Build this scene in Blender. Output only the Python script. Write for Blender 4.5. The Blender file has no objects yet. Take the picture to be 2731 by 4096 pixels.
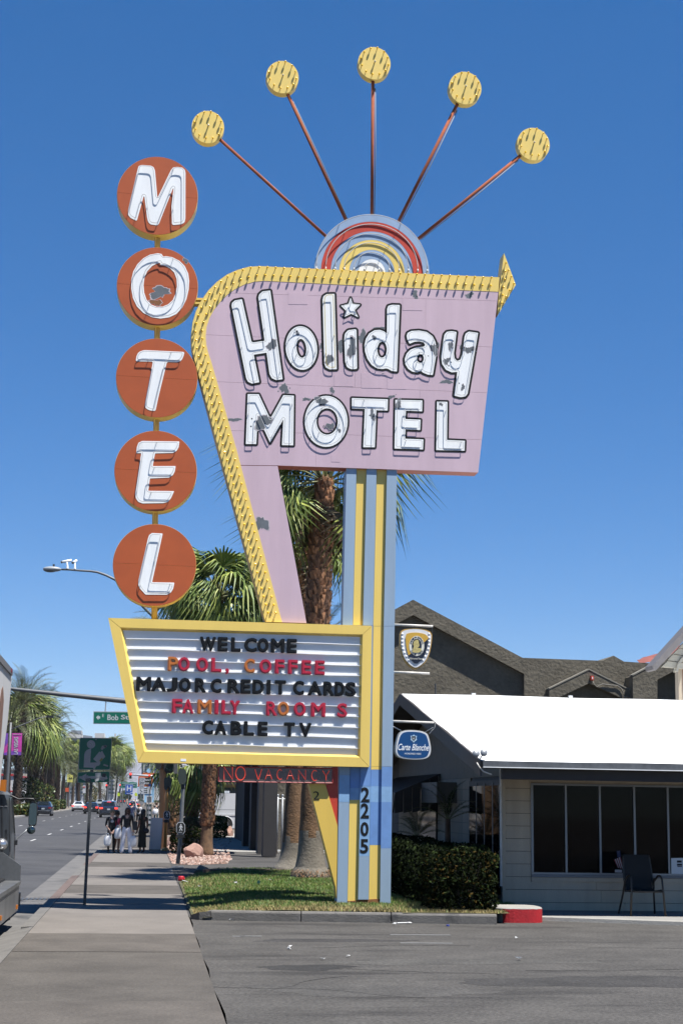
import bpy, bmesh, math, random
import numpy as np
from mathutils import Vector, Matrix
from mathutils.geometry import tessellate_polygon
random.seed(7)
RNG = np.random.default_rng(7)
scene = bpy.context.scene
col = scene.collection

# ------------------------------------------------------------------ camera
FPX, CX, CY, ROLL = 6096.0, 1365.5, 2048.0, 0.016      # focal length in photo pixels, centre, roll
CAM = Vector((0.0, 0.0, 1.85))
_vx, _vy = (592 - CX) / FPX, (3196 - CY) / FPX          # where the street vanishes
_c, _s = math.cos(ROLL), math.sin(ROLL)
_ux, _uy = _vx * _c + _vy * _s, -_vx * _s + _vy * _c
PITCH = math.atan(_uy)
YAW = math.atan(-_ux * math.cos(PITCH))
FWD = Vector((math.sin(YAW) * math.cos(PITCH), math.cos(YAW) * math.cos(PITCH), math.sin(PITCH)))
R0 = Vector((math.cos(YAW), -math.sin(YAW), 0))
U0 = R0.cross(FWD)
RIGHT = R0 * _c + U0 * _s
UP = -R0 * _s + U0 * _c
cam_data = bpy.data.cameras.new('camera')
cam = bpy.data.objects.new('camera', cam_data)
col.objects.link(cam)
mw = Matrix.Identity(4)
for i in range(3):
    mw[i][0], mw[i][1], mw[i][2], mw[i][3] = RIGHT[i], UP[i], -FWD[i], CAM[i]
cam.matrix_world = mw
cam_data.sensor_fit = 'VERTICAL'
cam_data.sensor_height = 36.0
cam_data.lens = 36.0 * FPX / 4096.0
cam_data.clip_start, cam_data.clip_end = 0.2, 40000.0
scene.camera = cam

# ------------------------------------------------------------------ sky, sun, exposure
SUN = Vector((0.30, -0.28, 1.0)).normalized()
world = bpy.data.worlds.new('World')
scene.world = world
world.use_nodes = True
nt = world.node_tree
nt.nodes.clear()
w_out = nt.nodes.new('ShaderNodeOutputWorld')
w_bg = nt.nodes.new('ShaderNodeBackground')
w_sky = nt.nodes.new('ShaderNodeTexSky')
w_sky.sky_type = 'NISHITA'
w_sky.sun_disc = False
w_sky.sun_elevation = math.asin(SUN.z)
w_sky.sun_rotation = math.atan2(SUN.x, SUN.y)
w_sky.altitude = 600
w_sky.air_density = 0.7
w_sky.dust_density = 0.0
w_sky.ozone_density = 6.0
w_bg.inputs['Strength'].default_value = 0.104
w_gam = nt.nodes.new('ShaderNodeGamma')                  # the photo's flatter, deeper blue
w_gam.inputs['Gamma'].default_value = 0.7
w_sat = nt.nodes.new('ShaderNodeHueSaturation')
w_sat.inputs['Saturation'].default_value = 1.50
w_sat.inputs['Hue'].default_value = 0.507
nt.links.new(w_sky.outputs['Color'], w_gam.inputs['Color'])
nt.links.new(w_gam.outputs['Color'], w_sat.inputs['Color'])
nt.links.new(w_sat.outputs['Color'], w_bg.inputs['Color'])
nt.links.new(w_bg.outputs['Background'], w_out.inputs['Surface'])
sun_data = bpy.data.lights.new('sun', 'SUN')
sun_data.energy = 4.95
sun_data.angle = math.radians(0.53)
sun_data.color = (1.0, 0.965, 0.91)
sun = bpy.data.objects.new('sun', sun_data)
sun.rotation_euler = (-SUN).to_track_quat('-Z', 'Y').to_euler()
sun.location = (0, 0, 60)
col.objects.link(sun)
scene.view_settings.view_transform = 'Standard'
scene.view_settings.look = 'None'
scene.view_settings.exposure = 1.12
scene.view_settings.gamma = 1.0
scene.view_settings.use_curve_mapping = False
scene.cycles.max_bounces = 6
scene.cycles.transparent_max_bounces = 8
scene.cycles.caustics_reflective = False
scene.cycles.caustics_refractive = False

# ------------------------------------------------------------------ from photo pixels to places
def ray(x, y):
    return FWD + RIGHT * ((x - CX) / FPX) - UP * ((y - CY) / FPX)

def ground(x, y, z=0.0):
    d = ray(x, y)
    return CAM + d * ((z - CAM.z) / d.z)

class Plane:
    """an upright plane through o with horizontal direction u; n points towards the viewer"""
    def __init__(s, o, u=(1, 0, 0)):
        s.o = Vector(o); s.u = Vector(u).normalized(); s.v = Vector((0, 0, 1)); s.n = s.u.cross(s.v)
    def px(s, x, y, d=0.0):
        r = ray(x, y); q = s.o + s.n * d
        t = (q - CAM).dot(s.n) / r.dot(s.n)
        p = CAM + r * t - s.o
        return (p.dot(s.u), p.dot(s.v))
    def pts(s, pp, d=0.0):
        return [s.px(x, y, d) for x, y in pp]
    def w(s, u, v, d=0.0):
        return s.o + s.u * u + s.v * v + s.n * d
    def wp(s, x, y, d=0.0):
        u, v = s.px(x, y, d)
        return s.w(u, v, d)

def Z(x0, y0, k):
    return lambda pts: [(x0 + x / k, y0 + y / k) for x, y in pts]
def Dp(x, y):
    return (x * 1.74171, y * 1.74171)

# ------------------------------------------------------------------ materials
MATS = {}
ALBEDO_K = 0.82                                             # lowers every base colour against the exposure, so shade renders deeper
def mat(name, color, rough=0.6, var=0.0, scale=3.0, bump=0.0, bscale=40.0, metal=0.0, spec=0.5, emit=None, estr=0.0, streak=False, trans=0.0, coat=0.0, dark=None, dscale=1.0, dthr=0.6, speck=None, bdist=0.02, dstretch=None):
    if name in MATS:
        return MATS[name]
    color = tuple(c * ALBEDO_K for c in color)
    if dark:
        dark = tuple(c * ALBEDO_K for c in dark)
    m = bpy.data.materials.new(name)
    m.use_nodes = True
    t = m.node_tree
    b = t.nodes['Principled BSDF']
    b.inputs['Base Color'].default_value = (*color, 1)
    b.inputs['Roughness'].default_value = rough
    b.inputs['Metallic'].default_value = metal
    b.inputs['Specular IOR Level'].default_value = spec
    b.inputs['Transmission Weight'].default_value = trans
    b.inputs['Coat Weight'].default_value = coat
    if emit:
        b.inputs['Emission Color'].default_value = (*emit, 1)
        b.inputs['Emission Strength'].default_value = estr
    geo = None
    if var or bump or dark:
        geo = t.nodes.new('ShaderNodeNewGeometry')
    if var:
        mp = t.nodes.new('ShaderNodeMapping')
        if streak:
            mp.inputs['Scale'].default_value = (1, 1, 0.12)
        t.links.new(geo.outputs['Position'], mp.inputs['Vector'])
        n = t.nodes.new('ShaderNodeTexNoise')
        n.inputs['Scale'].default_value = scale
        n.inputs['Detail'].default_value = 8
        n.inputs['Roughness'].default_value = 0.65
        t.links.new(mp.outputs['Vector'], n.inputs['Vector'])
        r = t.nodes.new('ShaderNodeValToRGB')
        lo = tuple(max(0, c * (1 - var)) for c in color)
        hi = tuple(min(1, c * (1 + var)) for c in color)
        r.color_ramp.elements[0].color = (*lo, 1); r.color_ramp.elements[0].position = 0.3
        r.color_ramp.elements[1].color = (*hi, 1); r.color_ramp.elements[1].position = 0.7
        t.links.new(n.outputs['Fac'], r.inputs['Fac'])
        last = r.outputs['Color']
        if dark:
            n2 = t.nodes.new('ShaderNodeTexNoise')
            n2.inputs['Scale'].default_value = dscale
            n2.inputs['Detail'].default_value = 6
            n2.inputs['Roughness'].default_value = 0.7
            if dstretch:
                mp2 = t.nodes.new('ShaderNodeMapping'); mp2.inputs['Scale'].default_value = dstretch
                t.links.new(geo.outputs['Position'], mp2.inputs['Vector']); t.links.new(mp2.outputs['Vector'], n2.inputs['Vector'])
            else:
                t.links.new(geo.outputs['Position'], n2.inputs['Vector'])
            r2 = t.nodes.new('ShaderNodeValToRGB')
            r2.color_ramp.elements[0].position = dthr
            r2.color_ramp.elements[0].color = (0, 0, 0, 1)
            r2.color_ramp.elements[1].position = min(1, dthr + 0.12)
            r2.color_ramp.elements[1].color = (1, 1, 1, 1)
            t.links.new(n2.outputs['Fac'], r2.inputs['Fac'])
            mx = t.nodes.new('ShaderNodeMix'); mx.data_type = 'RGBA'
            t.links.new(r2.outputs['Color'], mx.inputs['Factor'])
            t.links.new(last, mx.inputs['A'])
            mx.inputs['B'].default_value = (*dark, 1)
            last = mx.outputs['Result']
        if speck:
            n4 = t.nodes.new('ShaderNodeTexNoise')
            n4.inputs['Scale'].default_value = speck[0]
            n4.inputs['Detail'].default_value = 3
            t.links.new(geo.outputs['Position'], n4.inputs['Vector'])
            r4 = t.nodes.new('ShaderNodeMapRange')
            r4.inputs['From Min'].default_value = 0.3; r4.inputs['From Max'].default_value = 0.7
            r4.inputs['To Min'].default_value = 1 - speck[1]; r4.inputs['To Max'].default_value = 1 + speck[1]
            t.links.new(n4.outputs['Fac'], r4.inputs['Value'])
            vm = t.nodes.new('ShaderNodeVectorMath'); vm.operation = 'SCALE'
            t.links.new(last, vm.inputs[0]); t.links.new(r4.outputs['Result'], vm.inputs['Scale'])
            last = vm.outputs['Vector']
        t.links.new(last, b.inputs['Base Color'])
    if bump:
        n3 = t.nodes.new('ShaderNodeTexNoise')
        n3.inputs['Scale'].default_value = bscale
        n3.inputs['Detail'].default_value = 5
        t.links.new(geo.outputs['Position'], n3.inputs['Vector'])
        bm_ = t.nodes.new('ShaderNodeBump')
        bm_.inputs['Strength'].default_value = bump
        bm_.inputs['Distance'].default_value = bdist
        t.links.new(n3.outputs['Fac'], bm_.inputs['Height'])
        t.links.new(bm_.outputs['Normal'], b.inputs['Normal'])
    MATS[name] = m
    return m

# ------------------------------------------------------------------ mesh building
class MB:
    def __init__(s):
        s.v = []; s.f = []; s.m = []; s.mats = []; s.cur = 0; s.sm = []; s.smooth = False
    def use(s, m):
        if m not in s.mats:
            s.mats.append(m)
        s.cur = s.mats.index(m); return s
    def add(s, verts, faces):
        o = len(s.v)
        s.v.extend([tuple(p) for p in verts])
        for f in faces:
            s.f.append(tuple(i + o for i in f)); s.m.append(s.cur); s.sm.append(s.smooth)
        return s
    def prism(s, pl, poly, d0, d1, holes=(), back=True):
        """outline in plane coordinates, from d0 (far) to d1 (near)"""
        loops = [list(poly)] + [list(h) for h in holes]
        tris = tessellate_polygon([[Vector((a, b, 0)) for a, b in lp] for lp in loops])
        flat = [p for lp in loops for p in lp]
        n = len(flat)
        vs = [pl.w(a, b, d1) for a, b in flat] + [pl.w(a, b, d0) for a, b in flat]
        fs = []
        for t in tris:
            a, b, c = t
            area = (flat[b][0] - flat[a][0]) * (flat[c][1] - flat[a][1]) - (flat[c][0] - flat[a][0]) * (flat[b][1] - flat[a][1])
            if area < 0:
                a, b, c = a, c, b
            fs.append((a, b, c))
            if back:
                fs.append((c + n, b + n, a + n))
        o = 0
        for k, lp in enumerate(loops):
            L = len(lp)
            ar = sum(lp[i][0] * lp[(i + 1) % L][1] - lp[(i + 1) % L][0] * lp[i][1] for i in range(L))
            ccw = (ar > 0) == (k == 0)
            for i in range(L):
                j = (i + 1) % L
                if ccw:
                    fs.append((o + i, o + i + n, o + j + n, o + j))
                else:
                    fs.append((o + j, o + j + n, o + i + n, o + i))
            o += L
        return s.add(vs, fs)
    def box(s, x0, x1, y0, y1, z0, z1, M=None):
        vs = [Vector(p) for p in ((x0, y0, z0), (x1, y0, z0), (x1, y1, z0), (x0, y1, z0), (x0, y0, z1), (x1, y0, z1), (x1, y1, z1), (x0, y1, z1))]
        if M is not None:
            vs = [M @ p for p in vs]
        return s.add(vs, [(3, 2, 1, 0), (4, 5, 6, 7), (0, 1, 5, 4), (1, 2, 6, 5), (2, 3, 7, 6), (3, 0, 4, 7)])
    def cbox(s, c, dx, dy, dz, M=None):
        return s.box(c[0] - dx / 2, c[0] + dx / 2, c[1] - dy / 2, c[1] + dy / 2, c[2] - dz / 2, c[2] + dz / 2, M)
    def tube(s, pts, r, n=8, closed=False, caps=True):
        pts = [Vector(p) for p in pts]
        L = len(pts)
        rs = r if isinstance(r, (list, tuple)) else [r] * L
        vs = []; fs = []
        prev = None
        for i, p in enumerate(pts):
            if closed:
                t = pts[(i + 1) % L] - pts[i - 1]
            else:
                t = pts[min(i + 1, L - 1)] - pts[max(i - 1, 0)]
            if t.length < 1e-9:
                t = Vector((0, 0, 1))
            t.normalize()
            if prev is None:
                a = Vector((0, 0, 1)) if abs(t.z) < 0.9 else Vector((1, 0, 0))
                x = t.cross(a).normalized()
            else:
                x = (prev - t * prev.dot(t))
                x = x.normalized() if x.length > 1e-6 else t.orthogonal().normalized()
            prev = x
            y = t.cross(x)
            for k in range(n):
                an = 2 * math.pi * k / n
                vs.append(p + (x * math.cos(an) + y * math.sin(an)) * rs[i])
        for i in range(L if closed else L - 1):
            j = (i + 1) % L
            for k in range(n):
                k2 = (k + 1) % n
                fs.append((i * n + k, i * n + k2, j * n + k2, j * n + k))
        if caps and not closed:
            fs.append(tuple(reversed(range(n))))
            fs.append(tuple(range((L - 1) * n, L * n)))
        return s.add(vs, fs)
    def sphere(s, c, r, nu=10, nv=6, sc=(1, 1, 1), M=None):
        vs = []; fs = []
        for i in range(nv + 1):
            th = math.pi * i / nv
            for k in range(nu):
                ph = 2 * math.pi * k / nu
                p = Vector((r * sc[0] * math.sin(th) * math.cos(ph), r * sc[1] * math.sin(th) * math.sin(ph), r * sc[2] * math.cos(th)))
                if M is not None:
                    p = M @ p
                vs.append(Vector(c) + p)
        for i in range(nv):
            for k in range(nu):
                k2 = (k + 1) % nu
                fs.append((i * nu + k, (i + 1) * nu + k, (i + 1) * nu + k2, i * nu + k2))
        return s.add(vs, fs)
    def lathe(s, prof, n=12, c=(0, 0, 0), M=None):
        """profile of (radius, z)"""
        vs = []; fs = []
        for r, z in prof:
            for k in range(n):
                an = 2 * math.pi * k / n
                p = Vector((r * math.cos(an), r * math.sin(an), z))
                if M is not None:
                    p = M @ p
                vs.append(Vector(c) + p)
        for i in range(len(prof) - 1):
            for k in range(n):
                k2 = (k + 1) % n
                fs.append((i * n + k, i * n + k2, (i + 1) * n + k2, (i + 1) * n + k))
        fs.append(tuple(reversed(range(n)))); fs.append(tuple(range((len(prof) - 1) * n, len(prof) * n)))
        return s.add(vs, fs)
    def quad(s, a, b, c, d):
        return s.add([a, b, c, d], [(0, 1, 2, 3)])
    def mesh(s, name, origin=(0, 0, 0)):
        o = Vector(origin)
        me = bpy.data.meshes.new(name)
        me.from_pydata([(p[0] - o.x, p[1] - o.y, p[2] - o.z) for p in s.v], [], s.f)
        for m in s.mats:
            me.materials.append(m)
        me.polygons.foreach_set('material_index', s.m)
        me.polygons.foreach_set('use_smooth', s.sm)
        me.update()
        return me

def worldloc(o):
    v = Vector((0, 0, 0))
    while o is not None:
        v += o.location; o = o.parent
    return v

def put(name, me, parent=None, loc=(0, 0, 0), rot=None, kind=None):
    o = bpy.data.objects.new(name, me)
    col.objects.link(o)
    o.location = loc
    if rot is not None:
        o.rotation_euler = rot
    if parent is not None:
        o.parent = parent
    if kind:
        o['kind'] = kind
    return o

def part(name, mb, m=None, parent=None, label=None, kind=None, smooth=None):
    """a mesh given in world coordinates, hung under parent (whose chain is never rotated)"""
    if not isinstance(mb, MB):
        raise TypeError(name)
    if m is not None and not mb.mats:
        mb.mats = [m]
    o = put(name, mb.mesh(name, worldloc(parent) if parent else (0, 0, 0)), parent, kind=kind)
    if smooth is not None:
        for p in o.data.polygons:
            p.use_smooth = smooth
    if label:
        o['label'] = label
    return o

def thing(name, label, cat, loc=(0, 0, 0), rotz=0.0, group=None):
    o = bpy.data.objects.new(name, None)
    col.objects.link(o)
    o.empty_display_size = 0.2
    o.location = loc; o.rotation_euler = (0, 0, rotz)
    o['label'] = label; o['category'] = cat
    if group:
        o['group'] = group
    return o

def solo(name, mb, m, label, cat, loc=None, group=None, kind=None, smooth=None):
    """a thing that is one mesh, given in world coordinates"""
    if m is not None and not mb.mats:
        mb.mats = [m]
    if loc is None:
        xs = [p[0] for p in mb.v]; ys = [p[1] for p in mb.v]; zs = [p[2] for p in mb.v]
        loc = ((min(xs) + max(xs)) / 2, (min(ys) + max(ys)) / 2, min(zs))
    o = put(name, mb.mesh(name, loc), None, loc)
    if label:
        o['label'] = label
    if cat:
        o['category'] = cat
    if group:
        o['group'] = group
    if kind:
        o['kind'] = kind
    if smooth is not None:
        for p in o.data.polygons:
            p.use_smooth = smooth
    return o

def struct(name, mb, m=None, kind='structure', smooth=None):
    if m is not None and not mb.mats:
        mb.mats = [m]
    o = put(name, mb.mesh(name), None, kind=kind)
    if smooth:
        for p in o.data.polygons:
            p.use_smooth = True
    return o

def dup(root, loc, rotz=None, label=None, scale=None):
    r = root.copy(); col.objects.link(r); r.location = loc
    if rotz is not None:
        r.rotation_euler = (0, 0, rotz)
    if scale is not None:
        r.scale = scale if isinstance(scale, (tuple, list)) else (scale, scale, scale)
    if label:
        r['label'] = label
    for ch in list(root.children):
        c = ch.copy(); col.objects.link(c); c.parent = r
        for g in list(ch.children):
            d = g.copy(); col.objects.link(d); d.parent = c
    return r

# ------------------------------------------------------------------ outlines: smoothing, clipping, insets
def chaikin(p, k=1):
    for _ in range(k):
        q = []
        for i in range(len(p)):
            a = p[i]; b = p[(i + 1) % len(p)]
            q.append((a[0] * .78 + b[0] * .22, a[1] * .78 + b[1] * .22))
            q.append((a[0] * .22 + b[0] * .78, a[1] * .22 + b[1] * .78))
        p = q
    return p

def ellipse(cx, cy, rx, ry, n=48, rot=0.0):
    c, s = math.cos(rot), math.sin(rot)
    return [(cx + rx * math.cos(t) * c - ry * math.sin(t) * s, cy + rx * math.cos(t) * s + ry * math.sin(t) * c) for t in [2 * math.pi * i / n for i in range(n)]]

def clip(poly, a, b, c):
    """keep a*x+b*y <= c"""
    out = []
    for i in range(len(poly)):
        p, q = poly[i], poly[(i + 1) % len(poly)]
        dp, dq = a * p[0] + b * p[1] - c, a * q[0] + b * q[1] - c
        if dp <= 0:
            out.append(p)
        if (dp < 0 < dq) or (dq < 0 < dp):
            t = dp / (dp - dq)
            out.append((p[0] + (q[0] - p[0]) * t, p[1] + (q[1] - p[1]) * t))
    return out

def sdf_contours(loops, levels, step):
    """signed distance (negative inside) of an outline with holes; closed contours per level"""
    P = np.array([p for l in loops for p in l], float)
    pad = max(max(levels), 0) + 3 * step
    x0, y0 = P.min(0) - pad; x1, y1 = P.max(0) + pad
    xs = np.arange(x0, x1 + step, step); ys = np.arange(y0, y1 + step, step)
    X, Y = np.meshgrid(xs, ys)
    D2 = np.full(X.shape, 1e18); ins = np.zeros(X.shape, bool)
    for l in loops:
        for i in range(len(l)):
            ax, ay = l[i]; bx, by = l[(i + 1) % len(l)]
            dx, dy = bx - ax, by - ay
            L2 = dx * dx + dy * dy + 1e-12
            t = np.clip(((X - ax) * dx + (Y - ay) * dy) / L2, 0, 1)
            D2 = np.minimum(D2, (X - ax - t * dx) ** 2 + (Y - ay - t * dy) ** 2)
            if ay != by:
                cr = ((ay > Y) != (by > Y)) & (X < ax + (Y - ay) * dx / dy)
                ins ^= cr
    S = np.sqrt(D2); S[ins] *= -1
    res = []
    for lv in levels:
        F = S - lv + 1e-7
        segs = {}
        ny, nx = F.shape
        B = F < 0
        mixed = (B[:-1, :-1].astype(int) + B[:-1, 1:] + B[1:, :-1] + B[1:, 1:])
        pts = {}
        def ept(i, j, k):
            key = (i, j, k)
            if key not in pts:
                if k == 0:
                    a, b = F[i, j], F[i, j + 1]; t = a / (a - b)
                    pts[key] = (xs[j] + t * step, ys[i])
                else:
                    a, b = F[i, j], F[i + 1, j]; t = a / (a - b)
                    pts[key] = (xs[j], ys[i] + t * step)
            return key
        adj = {}
        for i, j in zip(*np.where((mixed > 0) & (mixed < 4))):
            e = []
            if B[i, j] != B[i, j + 1]: e.append(ept(i, j, 0))
            if B[i, j + 1] != B[i + 1, j + 1]: e.append(ept(i, j + 1, 1))
            if B[i + 1, j] != B[i + 1, j + 1]: e.append(ept(i + 1, j, 0))
            if B[i, j] != B[i + 1, j]: e.append(ept(i, j, 1))
            pairs = [(e[0], e[1])] if len(e) == 2 else [(e[0], e[1]), (e[2], e[3])]
            for a, b in pairs:
                adj.setdefault(a, []).append(b); adj.setdefault(b, []).append(a)
        seen = set(); loopsout = []
        for st in adj:
            if st in seen:
                continue
            lp = [st]; seen.add(st); cur = st
            while True:
                nxt = [q for q in adj[cur] if q not in seen]
                if not nxt:
                    break
                cur = nxt[0]; seen.add(cur); lp.append(cur)
            if len(lp) > 7:
                q = [pts[k] for k in lp]
                # thin out nearly straight runs
                keep = [q[0]]
                for a in range(1, len(q)):
                    b = q[(a + 1) % len(q)]; p = keep[-1]
                    ar = abs((q[a][0] - p[0]) * (b[1] - p[1]) - (b[0] - p[0]) * (q[a][1] - p[1]))
                    if ar > 0.12 * step * step * 2 or math.dist(p, q[a]) > 14 * step:
                        keep.append(q[a])
                loopsout.append(keep)
        res.append(loopsout)
    return res

def area2(lp):
    return sum(lp[i][0] * lp[(i + 1) % len(lp)][1] - lp[(i + 1) % len(lp)][0] * lp[i][1] for i in range(len(lp)))

def nest(loops):
    """biggest loop first, the others as its holes"""
    l = sorted(loops, key=lambda q: -abs(area2(q)))
    return l[0], l[1:]

def resample(pts, step):
    d = [0]
    for a, b in zip(pts, pts[1:]):
        d.append(d[-1] + math.dist(a, b))
    n = max(1, round(d[-1] / step))
    out = []; j = 0
    for k in range(n + 1):
        s = d[-1] * k / n
        while j < len(d) - 2 and d[j + 1] < s:
            j += 1
        t = (s - d[j]) / max(1e-9, d[j + 1] - d[j])
        out.append(tuple(pts[j][i] + (pts[j + 1][i] - pts[j][i]) * t for i in range(len(pts[0]))))
    return out

# ------------------------------------------------------------------ lettering
_glyph = {}
def text_mesh(txt, offset=0.0, extrude=0.0, shear=0.0, space=1.0, bevel=0.0):
    key = (txt, offset, extrude, shear, space, bevel)
    if key in _glyph:
        return _glyph[key]
    cu = bpy.data.curves.new('lettering', 'FONT')
    cu.body = txt; cu.offset = offset; cu.extrude = extrude; cu.shear = shear; cu.space_character = space
    cu.bevel_depth = bevel; cu.resolution_u = 3
    cu.align_x = 'LEFT'
    o = bpy.data.objects.new('lettering', cu)
    col.objects.link(o)
    dg = bpy.context.evaluated_depsgraph_get(); dg.update()
    me = bpy.data.meshes.new_from_object(o.evaluated_get(dg))
    vs = [tuple(v.co) for v in me.vertices]; fs = [tuple(p.vertices) for p in me.polygons]
    bpy.data.objects.remove(o); bpy.data.curves.remove(cu); bpy.data.meshes.remove(me)
    _glyph[key] = (vs, fs)
    return vs, fs

def write(mb, pl, txt, u0, v0, u1, v1, d, offset=0.0, shear=0.0, thick=0.004, space=1.0, rot=0.0):
    """lettering fitted to a box of the plane"""
    vs, fs = text_mesh(txt, offset, 0.1, shear, space)
    if not vs:
        return
    a = np.array(vs); lo = a.min(0); hi = a.max(0)
    cu, cv = (u0 + u1) / 2, (v0 + v1) / 2
    out = []
    for x, y, z in vs:
        pu = (x - lo[0]) / (hi[0] - lo[0]) * (u1 - u0) - (u1 - u0) / 2
        pv = (y - lo[1]) / (hi[1] - lo[1]) * (v1 - v0) - (v1 - v0) / 2
        qu = pu * math.cos(rot) - pv * math.sin(rot); qv = pu * math.sin(rot) + pv * math.cos(rot)
        out.append(pl.w(cu + qu, cv + qv, d + (z + 0.1) / 0.2 * thick))
    mb.add(out, fs)

def write_px(mb, pl, txt, x0, y0, x1, y1, d, **k):
    """the same, the box given by its top-left and bottom-right photo pixels"""
    u0, v1 = pl.px(x0, y0, d); u1, v0 = pl.px(x1, y1, d)
    write(mb, pl, txt, u0, v0, u1, v1, d, **k)

_outl = {}
def glyph_loops(ch):
    """outline loops of a character in a unit box"""
    if ch in _outl:
        return _outl[ch]
    vs, fs = text_mesh(ch, 0.0, 0.0)
    cnt = {}
    for f in fs:
        for a, b in zip(f, f[1:] + f[:1]):
            cnt[(a, b)] = 1
    nxt = {a: b for a, b in cnt if (b, a) not in cnt}
    A = np.array(vs); lo = A.min(0); hi = A.max(0)
    loops = []
    while nxt:
        a = next(iter(nxt)); lp = []
        while a in nxt:
            lp.append(((vs[a][0] - lo[0]) / (hi[0] - lo[0]), (vs[a][1] - lo[1]) / (hi[1] - lo[1])))
            a = nxt.pop(a)
        if len(lp) > 2:
            loops.append(lp)
    _outl[ch] = loops
    return loops
# ================================================================== PAINTS
WHITE = mat('white_paint', (0.92, 0.94, 0.94), 0.6, var=0.08, scale=4, streak=True, spec=0.3)
BLACK = mat('black_paint', (0.007, 0.008, 0.009), 0.6, spec=0.25)
PINK = mat('pink_paint', (0.60, 0.445, 0.51), 0.55, var=0.10, scale=1.6, bump=0.10, bscale=3.0, streak=True)
YELLOW = mat('yellow_paint', (0.86, 0.62, 0.15), 0.45, var=0.05, scale=3, streak=True)
YELLOW2 = mat('yellow_enamel', (0.88, 0.66, 0.18), 0.42, var=0.06, scale=1.5, streak=True)
ORANGE = mat('orange_enamel', (0.455, 0.092, 0.019), 0.5, var=0.09, scale=2.0)
BLUE = mat('blue_paint', (0.295, 0.405, 0.53), 0.5, var=0.08, scale=2.5, streak=True)
BLUE2 = mat('deep_blue_paint', (0.155, 0.30, 0.60), 0.5, var=0.14, scale=2.5)
BLUE3 = mat('sky_blue_paint', (0.24, 0.42, 0.66), 0.5, var=0.12, scale=5)
RED = mat('red_paint', (0.55, 0.05, 0.022), 0.5, var=0.12, scale=3)
REDBROWN = mat('rust_red_paint', (0.36, 0.085, 0.045), 0.6, var=0.2, scale=6)
BARE = mat('bare_metal', (0.125, 0.14, 0.155), 0.55, var=0.22, scale=7)
RUST = mat('rust', (0.22, 0.09, 0.03), 0.8, var=0.3, scale=15)
GLASS_TUBE = mat('neon_glass', (0.58, 0.59, 0.59), 0.6, spec=0.2)
NEON_Y = mat('yellow_neon_glass', (0.55, 0.42, 0.03), 0.3)
NEON_RED = mat('lit_red_neon', (0.6, 0.05, 0.03), 0.3, emit=(1.0, 0.10, 0.045), estr=0.16)
BULB = mat('yellow_bulb', (0.95, 0.60, 0.012), 0.16, coat=0.4)
CLEARB = mat('clear_bulb', (0.55, 0.52, 0.42), 0.1)
STEEL = mat('galvanised_steel', (0.30, 0.315, 0.33), 0.45, var=0.15, scale=9, metal=0.35)
DARKSTEEL = mat('dark_steel', (0.06, 0.065, 0.07), 0.5)
OLIVE = mat('olive_yellow_edge', (0.42, 0.31, 0.10), 0.6, var=0.2, scale=4)  # duller olive yellow for the cabinet edge

# ================================================================== THE MOTEL SIGN
LAWN_Z = 0.17
PB = ground(1455, 3613, LAWN_Z)
SP = Plane((0, PB.y, 0))                                # front of the post
T = 0.33
sign = thing('motel_sign', 'tall pink and yellow motel sign with orange discs, letter board and lollipop sunburst', 'motel sign', (PB.x, PB.y, LAWN_Z))
zA1, zA2, zH, zD, zM = Z(400, 580, 2.352), Z(400, 1560, 2.352), Z(900, 1130, 3.136), Z(1400, 1150, 2.6133), Z(900, 1540, 1.568)
zS, zP, z3, z4, z5, z6, zQ = Z(1150, 800, 1.6505), Z(700, 1800, 1.4933), Z(700, 1000, 1.12), Z(700, 150, 1.0116), Z(400, 2400, 1.2062), Z(1200, 2900, 3.136), Z(1050, 1850, 2.148)
z4b = Z(700, 3000, 2.24)

# ---- post: five strips, blue proud, yellow recessed
def strip_quad(x0t, x1t, yt, x0b, x1b, yb, d):
    return [SP.px(x0b, yb, d), SP.px(x1b, yb, d), SP.px(x1t, yt, d), SP.px(x0t, yt, d)]
xt = [1385, 1426, 1466, 1506.5, 1547, 1588]              # at y = 1872
xm = [1370, 1411, 1451, 1492, 1534, 1576]                # at y = 2502
xl = [1356.5, 1400, 1442, 1483, 1526, 1568.5]            # at y = 3068
xb = [1347, 1388.8, 1431, 1474, 1519, 1562]              # at y = 3610
YT, YM, YL, YB = 1868, 2502, 3068, 3614
def xat(k, y):
    if y < YM:
        t = (y - YT) / (YM - YT); return xt[k] + (xm[k] - xt[k]) * t
    if y < YL:
        t = (y - YM) / (YL - YM); return xm[k] + (xl[k] - xm[k]) * t
    t = (y - YL) / (YB - YL); return xl[k] + (xb[k] - xl[k]) * t
post = MB().use(BLUE)
post.prism(SP, [SP.px(xat(0, YB) + 1, YB + 6, -0.06), SP.px(xat(5, YB) - 1, YB + 6, -0.06), SP.px(xat(5, YT) - 1, YT, -0.06), SP.px(xat(0, YT) + 1, YT, -0.06)], -0.42, -0.06)
core = part('post', post, None, sign)
def post_strip(k, y0, y1, m, d, gap=0.6):
    mb = MB().use(m)
    q = strip_quad(xat(k, y0) + gap, xat(k + 1, y0) - gap, y0, xat(k, y1) + gap, xat(k + 1, y1) - gap, y1, d)
    mb.prism(SP, q, -0.059, d)
    part('post_strip', mb, None, sign)
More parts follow.
